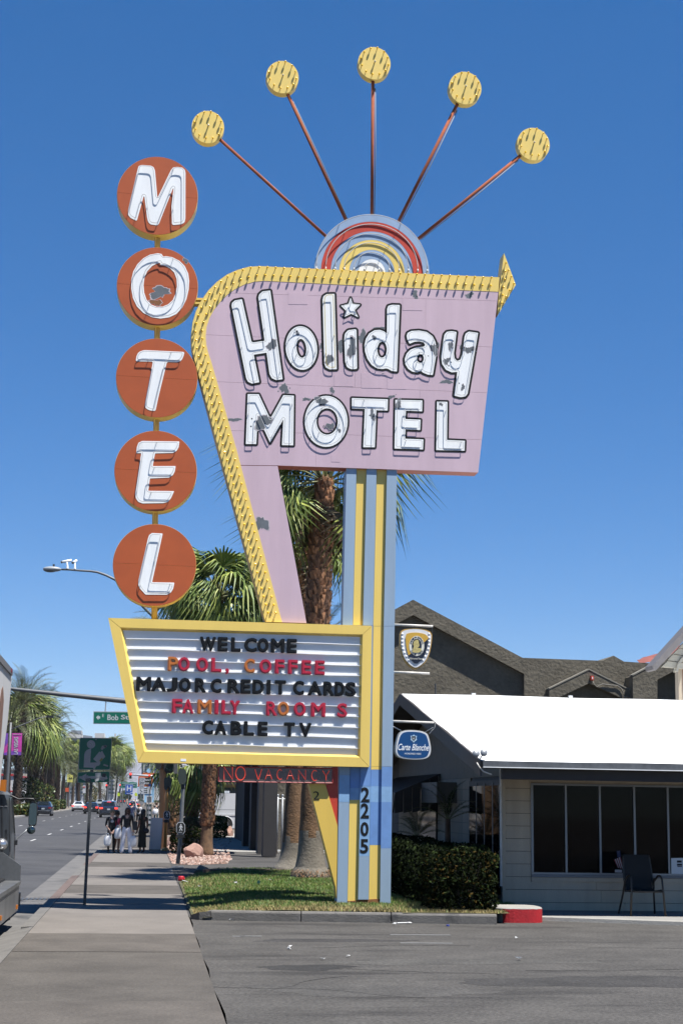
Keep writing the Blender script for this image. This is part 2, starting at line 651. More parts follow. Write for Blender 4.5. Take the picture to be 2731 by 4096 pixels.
for k, runs in enumerate([
        [(1868, 2500, BLUE), (2501, 3100, BLUE), (3101, 3208, BLUE3), (3209, 3611, BLUE)],
        [(1872, 2500, YELLOW), (2501, 3152, BLUE2), (3152.5, 3199, BLUE3), (3199.5, 3604, YELLOW)],
        [(1868, 2500, BLUE), (2501, 3145, BLUE2), (3146, 3208, BLUE3), (3209, 3424, BLUE3), (3424.5, 3598, BLUE)],
        [(1872, 2504, YELLOW), (2505, 3066, YELLOW), (3067, 3078, YELLOW), (3078.5, 3144, BLUE2), (3144.5, 3208, BLUE3), (3208.5, 3380, BLUE2), (3380.5, 3600, YELLOW)],
        [(1868, 2504, BLUE), (2505, 3066, BLUE), (3067, 3146, BLUE2), (3146.5, 3208, BLUE3), (3208.5, 3393, BLUE2), (3393.5, 3613, BLUE)]]):
    for a, b, m in runs:
        post_strip(k, a, b, m, 0.0 if k % 2 == 0 else -0.045)
cr = MB().use(RUST)
cr.prism(SP, [SP.px(1385, 3606, -0.03), SP.px(1562, 3622, -0.03), SP.px(1560, 3596, -0.03), SP.px(1500, 3596, -0.03), SP.px(1440, 3600, -0.03)], -0.3, -0.03)
part('rusted_base', cr, None, sign)
# house number
num = MB().use(BLACK)
for ch, x0, y0, x1, y1 in [('2', 1444, 3148.5, 1477, 3209.5), ('2', 1442.5, 3212.5, 1475, 3274), ('0', 1441.5, 3287.5, 1473.5, 3345), ('5', 1440, 3356, 1472.5, 3414)]:
    n1 = MB().use(BLACK)
    write_px(n1, SP, ch, x0, y0, x1, y1, 0.001, offset=0.03, thick=0.003)
    part('number', n1, None, sign)

# ---- big pink arrow panel
PD = 0.03
outer3 = [(1452, 123), (1100, 107), (800, 93), (500, 79), (385, 73), (330, 76), (280, 90), (235, 110), (190, 142), (150, 182), (118, 228), (95, 275), (80, 325), (74, 375), (76, 425), (83, 470), (92, 505)]
inner3 = [(1447, 187), (1100, 172), (800, 158), (500, 143), (400, 138), (355, 142), (310, 155), (270, 175), (235, 200), (203, 232), (175, 268), (155, 305), (142, 345), (138, 385), (141, 425), (150, 462), (164, 503)]
outS = z3(outer3) + [(876, 1800), (1061.6, 2487)]
inS = z3(inner3) + [(947, 1800), (1128.6, 2489)]
RIGHT_EDGE = [(1994, 1110), (1992, 1168), (1911.5, 1889.5)]
body = outS + [(1225.7, 2492), (1110.7, 1861.6), (1911.5, 1889.5)]
bodyP = SP.pts(body, PD)
cab = MB().use(REDBROWN)
cab.prism(SP, bodyP, PD - T, PD - 0.012)
part('sign_cabinet', cab, None, sign)
olv = MB().use(OLIVE)                                     # painted edge on the left
oo = SP.pts(outS, PD - 0.012)
for i in range(len(oo) - 1):
    (a0, b0), (a1, b1) = oo[i], oo[i + 1]
    e = Vector((b0 - b1, a1 - a0)); e.normalize()
    if e.x > 0 or True:
        w = 0.006
        nx, ny = -(b1 - b0), (a1 - a0)
        L = math.hypot(nx, ny); nx, ny = -nx / L * w, -ny / L * w
        olv.prism(SP, [(a0, b0), (a1, b1), (a1 + nx, b1 + ny), (a0 + nx, b0 + ny)], PD - T + 0.002, PD - 0.013)
part('edge_trim', olv, None, sign)
# pink sheets, seams between them
inP = SP.pts(inS, PD)
panel = inP[:-2] + [SP.px(*p, PD) for p in [(963, 1860)]] + [SP.px(1110.7, 1861.6, PD), SP.px(1911.5, 1889.5, PD)]
leg = [SP.px(963.5, 1862.5, PD), SP.px(1128.6, 2489, PD), SP.px(1225.7, 2492, PD), SP.px(1110.7, 1864, PD)]
def cutline(p, q):
    (ax, ay), (bx, by) = SP.px(*p, PD), SP.px(*q, PD)
    a, b = -(by - ay), (bx - ax)
    L = math.hypot(a, b); a, b = a / L, b / L
    return a, b, a * ax + b * ay                           # positive above
cuts = [cutline((790, 1168), (1990, 1204)), cutline((829, 1339), (1968, 1388)), cutline((874, 1527), (1946, 1571)), cutline((930, 1722), (1925, 1759))]
G = 0.002
bands = []
up = None
for a, b, c in cuts + [None]if False else cuts:
    piece = panel if up is None else clip(panel, up[0], up[1], up[2] - G)
    bands.append(clip(piece, -a, -b, -(c + G)))
    up = (a, b, c)
bands.append(clip(panel, up[0], up[1], up[2] - G))
bands.append(leg)
vsplit = {1: [1290, 1700], 2: [1420], 3: [1330, 1680], 4: [1270]}
for i, bnd in enumerate(bands):
    pieces = [bnd]
    for xv in vsplit.get(i, []):
        uu = SP.px(xv, 1500, PD)[0]
        pieces = [q for pc in pieces for q in (clip(pc, 1, 0, uu - 0.0012), clip(pc, -1, 0, -uu - 0.0012)) if len(q) > 2]
    for pc in pieces:
        mb = MB().use(PINK); mb.prism(SP, pc, PD - 0.011, PD)
        part('sheet_panel', mb, None, sign)
# yellow border and arrow head
border = MB().use(YELLOW2)
op, ip = SP.pts(outS, PD + 0.004), SP.pts(inS, PD + 0.004)
for i in range(len(op) - 1):
    pass
border.prism(SP, op + ip[::-1], PD - 0.011, PD + 0.004)
part('arrow_border', border, None, sign)
headS = zS([(1427, 350), (1505, 560), (1383, 765), (1394, 606), (1407, 511)])
hd = MB().use(YELLOW2)
hd.prism(SP, SP.pts(headS, PD + 0.006), PD - T, PD + 0.006)
part('arrow_head', hd, None, sign)

# ---- bulbs
bm_ = MB().use(BULB); bm_.smooth = True
bm_.sphere((0, 0, 0.046), 0.0205, 9, 6)
bm_.use(BULB).tube([(0, 0, 0), (0, 0, 0.03)], 0.0075, 6)
bulb_me = bm_.mesh('bulb')
bq = MB().use(CLEARB); bq.smooth = True
bq.sphere((0, 0, 0.05), 0.02, 8, 5); bq.tube([(0, 0, 0), (0, 0, 0.045)], 0.012, 6)
clear_me = bq.mesh('clear_bulb')
ROTB = Vector((0, -1, 0)).to_track_quat('Z', 'Y').to_euler()
def bulb(parent, x, y, d, me=None):
    p = SP.wp(x, y, d)
    put('bulb', me or bulb_me, parent, p - worldloc(parent), ROTB)
def lerp_path(t0, t1):
    pts = []
    n = len(outS)
    for i in range(n):
        k = i / (n - 1)
        f = t0 if i < 5 else (t1 if i > 12 else t0 + (t1 - t0) * (i - 4) / 9)
        a, b = outS[i], inS[i]
        pts.append((a[0] + (b[0] - a[0]) * f, a[1] + (b[1] - a[1]) * f))
    return pts
for (f0, f1), cut in (((0.16, 0.27), 14), ((0.72, 0.74), 14)):
    path = resample(lerp_path(f0, f1), 33.2)
    for x, y in path[1:]:
        if y < 2482:
            bulb(sign, x, y - 4, PD + 0.004)
for x, y in zS([(1437, 420), (1454, 466), (1432, 474), (1472, 510), (1428, 527), (1490, 556), (1420, 580), (1461, 600), (1415, 632), (1436, 643), (1408, 684)]):
    bulb(sign, x, y, PD + 0.006)

# ---- painted letters with neon
def neon_letter(parent, loops, inset, outline, step, name='letter', tube_m=None, d=PD, out_m=BLACK, tube_d=0.046, tr=0.0055, smooth=1, posts=3):
    lps = [chaikin(l, smooth) if smooth else l for l in loops]
    P = [SP.pts(l, d + 0.006) for l in lps]
    g = abs(SP.px(1500, 1500, d)[0] - SP.px(1501, 1500, d)[0])     # metres per photo pixel
    lev = []
    if outline: lev.append(outline * g)
    lev.append(-inset * g)
    C = sdf_contours(P, lev, step * g)
    mb = MB().use(WHITE); mb.prism(SP, P[0], d + 0.003, d + 0.0065, P[1:])
    face = part(name, mb, None, parent)
    if outline:
        big, hs = nest(C[0])
        ob = MB().use(out_m); ob.prism(SP, big, d, d + 0.0035, hs)
        part('black_outline', ob, None, face)
    tb = MB().use(tube_m or GLASS_TUBE); tb.smooth = True
    for lp in C[-1]:
        if len(lp) < 8:
            continue
        q = lp
        q = chaikin([q[i] for i in range(0, len(q))], 1)
        q = resample(q + [q[0]], 3.2 * g)[:-1]
        tb.tube([SP.w(a, b, d + tube_d) for a, b in q], tr, 5, closed=True)
        for k in range(posts):
            a, b = q[int((k + 0.3) * len(q) / posts) % len(q)]
            tb.tube([SP.w(a, b, d), SP.w(a, b, d + tube_d)], 0.006, 4)
    part('neon_tube', tb, None, face, smooth=True)
    return face

H_ = [(84, 290), (90, 255), (125, 225), (214, 210), (332, 740), (350, 753), (498, 731), (420, 190), (430, 150), (470, 113), (568, 100), (722, 1213), (640, 1224), (588, 1200), (560, 1150), (522, 880), (360, 905), (430, 1250), (340, 1268), (290, 1245), (268, 1205)]
def sharp(p, keep=0.13):
    """cut each corner only a little"""
    q = []
    for i in range(len(p)):
        a, b, c = p[i - 1], p[i], p[(i + 1) % len(p)]
        for o in (a, c):
            L = math.dist(o, b); t = min(0.3, 4.0 / max(L, 1e-6))
            q.append((b[0] + (o[0] - b[0]) * t, b[1] + (o[1] - b[1]) * t))
    return q
def ell3(cx, cy, rx, ry, rot=0.0, n=40):
    return ellipse(cx, cy, rx, ry, n, rot)
OUT, INS = 8.8, 6.2
neon_letter(sign, [zH(sharp(H_))], INS, OUT, 2.2, smooth=0)
neon_letter(sign, [zH(ell3(958, 822, 196, 274, -0.10)), zH(ell3(958, 826, 62, 119, -0.10))], INS, OUT, 2.2, smooth=0)
neon_letter(sign, [zH(sharp([(1223, 215), (1235, 172), (1275, 146), (1372, 143), (1400, 1087), (1312, 1090), (1264, 1066), (1246, 1020)]))], INS, OUT, 2.2, tube_m=NEON_Y, smooth=0)
st = []
for k, (x, y) in enumerate([(416, 614), (437, 672), (505, 680), (455, 730), (486, 797), (420, 765), (355, 797), (372, 735), (325, 690), (395, 672)]):
    st.append((416 + (x - 416) * 0.70, 718 + (y - 718) * 0.70))
neon_letter(sign, [zS(st)], 3.2, 7.0, 1.5, name='star', smooth=0)
neon_letter(sign, [z3(sharp([(758, 400), (760, 376), (775, 359), (812, 355), (815, 533), (788, 534), (770, 525), (762, 503)]))], INS, OUT, 2.2, smooth=0)
neon_letter(sign, [zD(sharp([(386, 225), (398, 192), (440, 181), (518, 184), (488, 878), (435, 873), (395, 850), (372, 845), (340, 852), (280, 845), (225, 810), (180, 745), (155, 670), (150, 600), (165, 535), (200, 480), (255, 447), (310, 443), (355, 460), (384, 482)])), zD(ell3(333, 650, 50, 84, 0.03))], INS, OUT, 2.2, smooth=0)
neon_letter(sign, [zD(sharp([(620, 588), (597, 545), (590, 505), (600, 475), (640, 455), (720, 450), (800, 465), (860, 510), (890, 570), (900, 640), (895, 720), (862, 915), (810, 910), (760, 890), (742, 872), (700, 888), (650, 880), (605, 850), (575, 800), (570, 745), (590, 690), (630, 650), (690, 626), (772, 618), (784, 600), (768, 575), (720, 562), (668, 568)])), zD(ell3(733, 742, 36, 46))], INS, OUT, 2.2, smooth=0)
neon_letter(sign, [zD(sharp([(975, 540), (985, 490), (1010, 463), (1060, 457), (1110, 465), (1082, 690), (1090, 742), (1117, 768), (1150, 756), (1170, 700), (1195, 510), (1207, 480), (1240, 461), (1335, 475), (1225, 1110), (1200, 1140), (1150, 1146), (1086, 1130), (1118, 882), (1060, 887), (1000, 860), (960, 800), (950, 720)]))], INS, OUT, 2.2, smooth=0)
# MOTEL
neon_letter(sign, [zM([(143, 57), (212, 58), (284, 213), (366, 64), (432, 67), (428, 378), (357, 377), (366, 215), (283, 362), (205, 190), (196, 370), (131, 370)])], INS, 7.8, 2.0, smooth=0)
neon_letter(sign, [zM(ell3(634, 228, 134, 160)), zM(ell3(640, 229, 67, 83))], INS, 7.8, 2.2, smooth=0)
neon_letter(sign, [zM([(795, 82), (1020, 90), (1018, 160), (948, 158), (938, 390), (866, 390), (876, 150), (795, 147)])], INS, 7.8, 2.0, smooth=0)
neon_letter(sign, [zM([(1067, 93), (1236, 97), (1235, 165), (1133, 161), (1130, 214), (1225, 218), (1222, 282), (1130, 278), (1128, 337), (1243, 342), (1240, 404), (1062, 398)])], INS, 7.8, 2.0, smooth=0)
neon_letter(sign, [zM([(1328, 104), (1393, 106), (1390, 345), (1502, 350), (1500, 412), (1323, 408)])], INS, 7.8, 2.0, smooth=0)

# ---- peeled patches of bare metal
PRIMER = mat('chalky_primer', (0.50, 0.45, 0.47), 0.8, var=0.2, scale=9)
def patch(parent, cx, cy, rx, ry, d, seed, m=BARE, n=16):
    """ragged flake of missing paint with a pale lifted edge"""
    r = random.Random(seed)
    ph = [r.uniform(0, 6.3) for _ in range(4)]
    def outline(f, jag):
        pp = []
        for i in range(34):
            t = 2 * math.pi * i / 34
            k = f * (0.86 + .22 * math.sin(2 * t + ph[0]) + .16 * math.sin(3 * t + ph[1]) + .10 * math.sin(7 * t + ph[2]) + jag * r.uniform(-1, 1))
            pp.append((cx + rx * k * math.cos(t), cy + ry * k * math.sin(t)))
        return pp
    st = r.getstate()
    mb = MB().use(m); mb.prism(SP, SP.pts(outline(1.0, .10), d), d - 0.002, d, back=False)
    part('peeled_patch', mb, None, parent)
    r.setstate(st)
    ed = MB().use(PRIMER); ed.prism(SP, SP.pts(outline(1.13, .12), d - .0006), d - 0.002, d - 0.0006, back=False)
    part('flaking_edge', ed, None, parent)
    for k in range(r.randrange(3)):
        q = MB().use(m); x, y = cx + rx * r.uniform(-1.9, 1.9), cy + ry * r.uniform(-1.6, 1.6); s_ = r.uniform(1.5, 3.5)
        q.prism(SP, SP.pts([(x + s_ * r.uniform(.6, 1.3) * math.cos(t), y + s_ * r.uniform(.6, 1.3) * math.sin(t)) for t in [2 * math.pi * i / 7 for i in range(7)]], d), d - 0.002, d, back=False)
        part('paint_chip', q, None, parent)
PL_, PLT = PD + 0.0016, PD + 0.0082
for i, (x, y, rx, ry, hi) in enumerate([
        (1660, 1179, 13, 17, 0), (*z3([(490, 620)])[0], 16, 26, 0), (*z3([(703, 628)])[0], 10, 12, 0), (*z3([(262, 760)])[0], 30, 8, 0), (*z3([(588, 668)])[0], 14, 8, 0),
        (*z3([(838, 390)])[0], 16, 27, 0), (*z3([(740, 432)])[0], 14, 24, 0), (*z3([(655, 430)])[0], 6, 16, 0), (*z3([(1215, 590)])[0], 22, 10, 0), (*z3([(968, 658)])[0], 14, 8, 0),
        (*z3([(905, 555)])[0], 26, 5, 0), (*z3([(1170, 440)])[0], 10, 26, 0), (*z3([(1318, 203)])[0], 16, 14, 0), (*z3([(918, 350)])[0], 20, 7, 0), (*z3([(1285, 440)])[0], 8, 22, 0)]):
    patch(sign, x, y, rx, ry, PL_, i)
for i, (x, y, rx, ry) in enumerate([
        (*z3([(435, 425)])[0], 19, 24), (*z3([(690, 490)])[0], 15, 24), (*z3([(792, 440)])[0], 20, 38), (*z3([(1160, 445)])[0], 14, 24), (*z3([(1215, 498)])[0], 13, 16), (*z3([(1315, 447)])[0], 20, 16),
        (*z3([(892, 392)])[0], 10, 9), (*z3([(1232, 430)])[0], 8, 22), (*z3([(1288, 615)])[0], 8, 13), (*z3([(655, 678)])[0], 24, 20), (*z3([(395, 770)])[0], 34, 30), (*z3([(695, 790)])[0], 14, 16),
        (*z3([(885, 740)])[0], 10, 24), (*z3([(1000, 690)])[0], 13, 20), (*z3([(548, 372)])[0], 8, 10), (*z3([(1190, 690)])[0], 7, 8), (*z3([(735, 808)])[0], 8, 8)]):
    patch(sign, x, y, rx, ry, PLT, 40 + i)
patch(sign, *zP([(516, 440)])[0], 26, 34, PL_, 90, n=12)
# riveted repair plates
for x0, y0, x1, y1 in [(508, 190, 594, 243), (1019, 219, 1106, 270), (712, 560, 798, 611), (834, 550, 926, 618), (950, 573, 1036, 623), (700, 917, 739, 949)]:
    (a, b), (c, e) = z3([(x0, y0), (x1, y1)])
    mb = MB().use(PINK); mb.prism(SP, [SP.px(a, e, PD), SP.px(c, e + 1, PD), SP.px(c, b + 1, PD), SP.px(a, b, PD)], PD - 0.001, PD + 0.0028)
    part('repair_plate', mb, None, sign)

# ---- sunburst dome
DC = zS([(556, 479)])[0]
K = 1 / 1.6505
dome_d = PD - 0.10
def arc_ring(r0, r1, d0, d1, m, n=44):
    pts = [(DC[0] + r1 * K * math.cos(math.pi * (1 - i / n)), DC[1] + 0.025 * r1 * K * math.cos(math.pi * (1 - i / n)) - r1 * K * math.sin(math.pi * (1 - i / n))) for i in range(n + 1)]
    if r0 > 0:
        pts += [(DC[0] + r0 * K * math.cos(math.pi * i / n), DC[1] + 0.025 * r0 * K * math.cos(math.pi * i / n) - r0 * K * math.sin(math.pi * i / n)) for i in range(n + 1)]
    mb = MB().use(m); mb.prism(SP, SP.pts(pts, dome_d), d0, d1)
    return mb
DOMEBLUE = mat('dome_blue_paint', (0.30, 0.42, 0.60), 0.5, var=0.1, scale=3)
for r0, r1, m in [(0, 88, WHITE), (89, 149, DOMEBLUE), (150, 215, YELLOW2), (216, 271, DOMEBLUE), (272, 335, RED), (336, 379, DOMEBLUE)]:
    part('dome_ring', arc_ring(r0, r1, dome_d - 0.14, dome_d, m), None, sign)
for r in (366, 303, 241, 181, 117, 48):
    mb = MB().use(GLASS_TUBE)
    q = [SP.wp(DC[0] + r * K * math.cos(math.pi * (1 - i / 40)), DC[1] + 0.025 * r * K * math.cos(math.pi * (1 - i / 40)) - 18 - (r * K - 8) * math.sin(math.pi * (1 - i / 40)), dome_d + 0.06) for i in range(41)]
    mb.tube(q, 0.008, 5)
    for i in (0, 12, 27, 40):
        mb.tube([q[i], q[i] - SP.n * 0.06], 0.007, 5)
    for i in (0, 40):
        mb.tube([q[i], q[i] - Vector((0, 0, 0.06))], 0.012, 5)
    part('neon_arc', mb, None, sign, smooth=True)

# ---- lollipops
CONDM = mat('dull_conduit', (0.24, 0.25, 0.26), 0.7)
SPOKE = mat('spoke_paint', (0.33, 0.105, 0.055), 0.9, spec=0.15, var=0.2, scale=6)
LD = dome_d + 0.02
zz = lambda x, y: z4([(x, y)])[0]
lolly = [((134, 362), (188, 418), (610, 804)), ((435, 160), (457, 232), (691, 739)), ((806, 104), (800, 178), (796, 720)), ((1173, 204), (1141, 270), (902, 748)), ((1449, 431), (1396, 478), (984, 814))]
ring = [(-16, -57), (11, -58), (38, -42), (52, -18), (55, 11), (43, 34), (19, 48), (-9, 48), (-35, 36), (-52, 12), (-56, -16), (-42, -41)]
for (cx, cy), s0, s1 in lolly:
    X, Y = zz(cx, cy)
    u, v = SP.px(X, Y, LD)
    ru = (SP.px(X + 65, Y, LD)[0] - SP.px(X - 65, Y, LD)[0]) / 2
    rv = (SP.px(X, Y - 65, LD)[1] - SP.px(X, Y + 65, LD)[1]) / 2
    mb = MB().use(YELLOW2)
    mb.prism(SP, [(u + ru * math.cos(t), v + rv * math.sin(t)) for t in [2 * math.pi * i / 40 for i in range(40)]], LD - 0.17, LD)
    disc = part('lollipop_disc', mb, None, sign)
    for dx, dy in ring:
        bulb(disc, X + dx / 1.0116, Y + dy / 1.0116, LD)
    bulb(disc, X + 1, Y - 3, LD, clear_me)
    sp = MB().use(SPOKE)
    a, b = SP.wp(*zz(*s0), LD - 0.085), SP.wp(*zz(*s1), dome_d - 0.07)
    ext = (b - a).normalized() * 0.12
    sp.tube([a - ext, b + ext], 0.031, 8)
    part('spoke', sp, None, sign, smooth=True)
    cd = MB().use(CONDM)
    off = Vector((0.045, -0.01, -0.02))
    cd.tube([a + off + ext, a + off * 1.3 + (b - a) * 0.5, b + off], 0.009, 5)
    cd.tube([a + ext * 1.6 + off, a + ext * 0.5 + off * 0.2, a - ext * 0.2], 0.01, 5)
    part('conduit', cd, None, sign, smooth=True)

# ---- column of orange discs
DD = PD + 0.03
polygonM = [(358, 222), (366, 198), (395, 188), (478, 194), (506, 208), (519, 240), (541, 488), (548, 488), (668, 238), (688, 212), (730, 206), (776, 213), (800, 234), (806, 262), (805, 690), (796, 728), (768, 745), (690, 753), (679, 742), (674, 570), (694, 405), (686, 412), (556, 742), (540, 756), (478, 747), (458, 728), (446, 690), (420, 484), (412, 484), (350, 708), (342, 712), (288, 685), (266, 655), (266, 615)]
polyO = [(545, 1018), (580, 1025), (597, 1050), (620, 1046), (680, 1055), (750, 1090), (800, 1140), (832, 1210), (841, 1280), (836, 1360), (815, 1450), (775, 1530), (720, 1590), (650, 1622), (570, 1633), (490, 1620), (410, 1580), (350, 1520), (312, 1440), (296, 1350), (296, 1270), (315, 1190), (355, 1120), (410, 1065), (470, 1032)]
holeO = [(567, 1108), (570, 1130), (610, 1135), (660, 1160), (700, 1200), (722, 1260), (726, 1330), (712, 1400), (685, 1460), (640, 1500), (590, 1520), (535, 1522), (480, 1500), (440, 1455), (418, 1390), (412, 1320), (420, 1250), (445, 1190), (490, 1140), (530, 1118)]
polyT = zA1([(632, 2040), (735, 2044), (768, 2027), (785, 1995), (797, 1947), (415, 1929), (365, 1948), (345, 1985), (338, 2035), (500, 2037)]) + zA2([(430, 100), (423, 155), (440, 178), (470, 192), (524, 198), (553, 60)])
polyE = [(343, 594), (349, 535), (363, 496), (398, 479), (749, 484), (742, 538), (722, 573), (688, 592), (520, 596), (498, 716), (713, 715), (706, 765), (688, 800), (650, 824), (472, 832), (456, 948), (700, 951), (668, 1020), (642, 1052), (595, 1064), (400, 1067), (362, 1052), (340, 1020), (332, 980), (390, 594)]
polyL = [(452, 1400), (464, 1365), (490, 1345), (592, 1350), (492, 1808), (702, 1812), (690, 1870), (668, 1905), (630, 1926), (430, 1925), (378, 1868), (362, 1830), (364, 1790)]
discs = [(*zA1([(543, 475)])[0], 162.2, 156.6, [zA1(sharp(polygonM))], 1), (*zA1([(543, 1328)])[0], 162.8, 156.8, [zA1(polyO), zA1(holeO)], 1),
         (*zA1([(537, 0)])[0][:1], 1511, 163.5, 158.5, [sharp(polyT)], 0), (*zA2([(526, 760)])[0], 165.4, 161.8, [zA2(sharp(polyE))], 0), (*zA2([(516, 1644)])[0], 167.2, 164.4, [zA2(sharp(polyL))], 0)]
centres = []
for X, Y, rx, ry, loops, sm in discs:
    u, v = SP.px(X, Y, DD)
    ru = (SP.px(X + rx, Y, DD)[0] - SP.px(X - rx, Y, DD)[0]) / 2
    rv = (SP.px(X, Y - ry, DD)[1] - SP.px(X, Y + ry, DD)[1]) / 2
    circ = [(u + ru * math.cos(t), v + rv * math.sin(t)) for t in [2 * math.pi * i / 72 for i in range(72)]]
    mb = MB().use(YELLOW2); mb.prism(SP, circ, DD - 0.32, DD - 0.010)
    disc = part('sign_disc', mb, None, sign)
    for sgn in (1, -1):
        half = clip(circ, -0.01 * sgn, -sgn, -sgn * (v + sgn * 0.0018) - 0.01 * sgn * u)
        hb = MB().use(ORANGE); hb.prism(SP, [(u + (a - u) * 0.994, v + (b - v) * 0.994) for a, b in half], DD - 0.011, DD)
        part('face_sheet', hb, None, disc)
    pp = [SP.pts(l, DD + 0.004) for l in loops]
    face = MB().use(WHITE); face.prism(SP, pp[0], DD - 0.001, DD + 0.004, pp[1:])
    part('letter', face, None, disc)
    g = abs(SP.px(1500, 1500, DD)[0] - SP.px(1501, 1500, DD)[0])
    C = sdf_contours(pp, [-6.2 * g], 2.0 * g)[0]
    tb = MB().use(GLASS_TUBE)
    for lp in C:
        if len(lp) < 8: continue
        q = resample(chaikin(lp) + [chaikin(lp)[0]], 3.4 * g)[:-1]
        tb.tube([SP.w(a, b, DD + 0.045) for a, b in q], 0.006, 5, closed=True)
        for k in range(4):
            a, b = q[int((k + 0.2) * len(q) / 4)]
            tb.tube([SP.w(a, b, DD), SP.w(a, b, DD + 0.045)], 0.006, 4)
    part('neon_tube', tb, None, disc, smooth=True)
    centres.append((u, v, rv))
patch(sign, *zA1([(565, 1385)])[0], 44, 24, DD + 0.0012, 101, n=14)
patch(sign, *zA1([(530, 1480)])[0], 24, 14, DD + 0.002, 102, RUST)
patch(sign, *zA1([(808, 1090)])[0], 11, 11, DD + 0.0012, 103)
pole = MB().use(mat('pole_yellow', (0.62, 0.41, 0.11), 0.5, var=0.1, scale=3))
bot = SP.px(619, 2476, DD)
chain = [(u, v) for u, v, _ in centres] + [(bot[0], bot[1] - 0.05)]
for (a, b), (c, e) in zip(chain, chain[1:]):
    pole.tube([SP.w(a, b, DD - 0.165), SP.w(c, e, DD - 0.165)], 0.054, 14)
part('disc_pole', pole, None, sign, smooth=True)
br = MB().use(YELLOW)
for y in (1188, 1204):
    br.prism(SP, [SP.px(775, y + 8, 0), SP.px(815, y + 8, 0), SP.px(815, y, 0), SP.px(775, y, 0)], -0.22, -0.05)
part('disc_bracket', br, None, sign)

# ---- marquee letter board
MF, MR = 0.13, 0.055                                      # frame front, board face
fo = z5([(41, 86), (1312, 124), (1300, 806), (184, 783)])
fi = z5([(99, 132), (1267, 166), (1254, 759), (214, 730)])
fb = z5([(113, 146), (1254, 178), (1243, 748), (229, 726)])
back = MB().use(YELLOW); back.prism(SP, SP.pts(fo, MF), -T + 0.02, MR - 0.02)
board = part('letter_board_cabinet', back, None, sign)
A, B, Cc = SP.pts(fo, MF), SP.pts(fi, MF), SP.pts(fb, MR)
for i in range(4):
    j = (i + 1) % 4
    mb = MB().use(YELLOW)
    quad = [A[i], A[j], B[j], B[i]]
    q2 = [(q[0] + (sum(p[0] for p in quad) / 4 - q[0]) * 0.0012, q[1] + (sum(p[1] for p in quad) / 4 - q[1]) * 0.004) for q in quad]
    mb.prism(SP, q2, MR - 0.02, MF)
    mb.quad(SP.w(*B[i], MF - .001), SP.w(*B[j], MF - .001), SP.w(*Cc[j], MR), SP.w(*Cc[i], MR))
    part('board_frame', mb, None, sign)
BOARD = mat('letter_board_white', (0.78, 0.80, 0.81), 0.5, var=0.04, scale=2)
fpl = SP.pts(fb, MR)
def edge_at(y700, x):                                     # photo row of a rail, in the z5 window
    return y700 + 0.0275 * (x - 700)
rails = [199, 250, 300, 350, 400, 450, 500, 549, 599, 650, 701]
prev = 140
for k, r in enumerate(rails + [790]):
    def ln(y):
        (ax, ay), (bx, by) = SP.pts(z5([(100, edge_at(y, 100)), (1300, edge_at(y, 1300))]), MR)
        a, b = -(by - ay), (bx - ax); L = math.hypot(a, b)
        return a / L, b / L, (a * ax + b * ay) / L
    pc = fpl
    if k > 0:
        a, b, c = ln(prev); pc = clip(pc, a, b, c - 0.001)
    if k < len(rails):
        a, b, c = ln(r); pc = clip(pc, -a, -b, -(c + 0.001))
    mb = MB().use(BOARD); mb.prism(SP, pc, MR - 0.015, MR)
    part('board_sheet', mb, None, sign)
    prev = r
RAIL = mat('rail_white', (0.90, 0.91, 0.92), 0.35)
wob = random.Random(3)
for r in rails:
    t = (edge_at(r, 150) - 132) / (730 - 132)
    xl_ = 118 + 112 * t; xr_ = 1262 - 13 * t
    n = 14
    mb = MB().use(RAIL)
    ph = wob.random() * 6
    for i in range(n):
        seg = []
        for q in (i, i + 1):
            x = xl_ + (xr_ - xl_) * q / n
            y = edge_at(r, x) + 1.6 * math.sin(ph + q * 0.9)
            seg.append((x, y))
        (x0, y0), (x1, y1) = seg
        mb.prism(SP, SP.pts(z5([(x0, y0 + 2.0), (x1, y1 + 2.0), (x1, y1 - 2.0), (x0, y0 - 2.0)]), MR + 0.03), MR, MR + 0.034)
    part('letter_rail', mb, None, sign)
lab = MB().use(WHITE)
lab.prism(SP, SP.pts(z5([(390, 778), (416, 779), (416, 767), (390, 766)]), MF + .001), MF, MF + 0.003)
part('sticker', lab, None, sign)

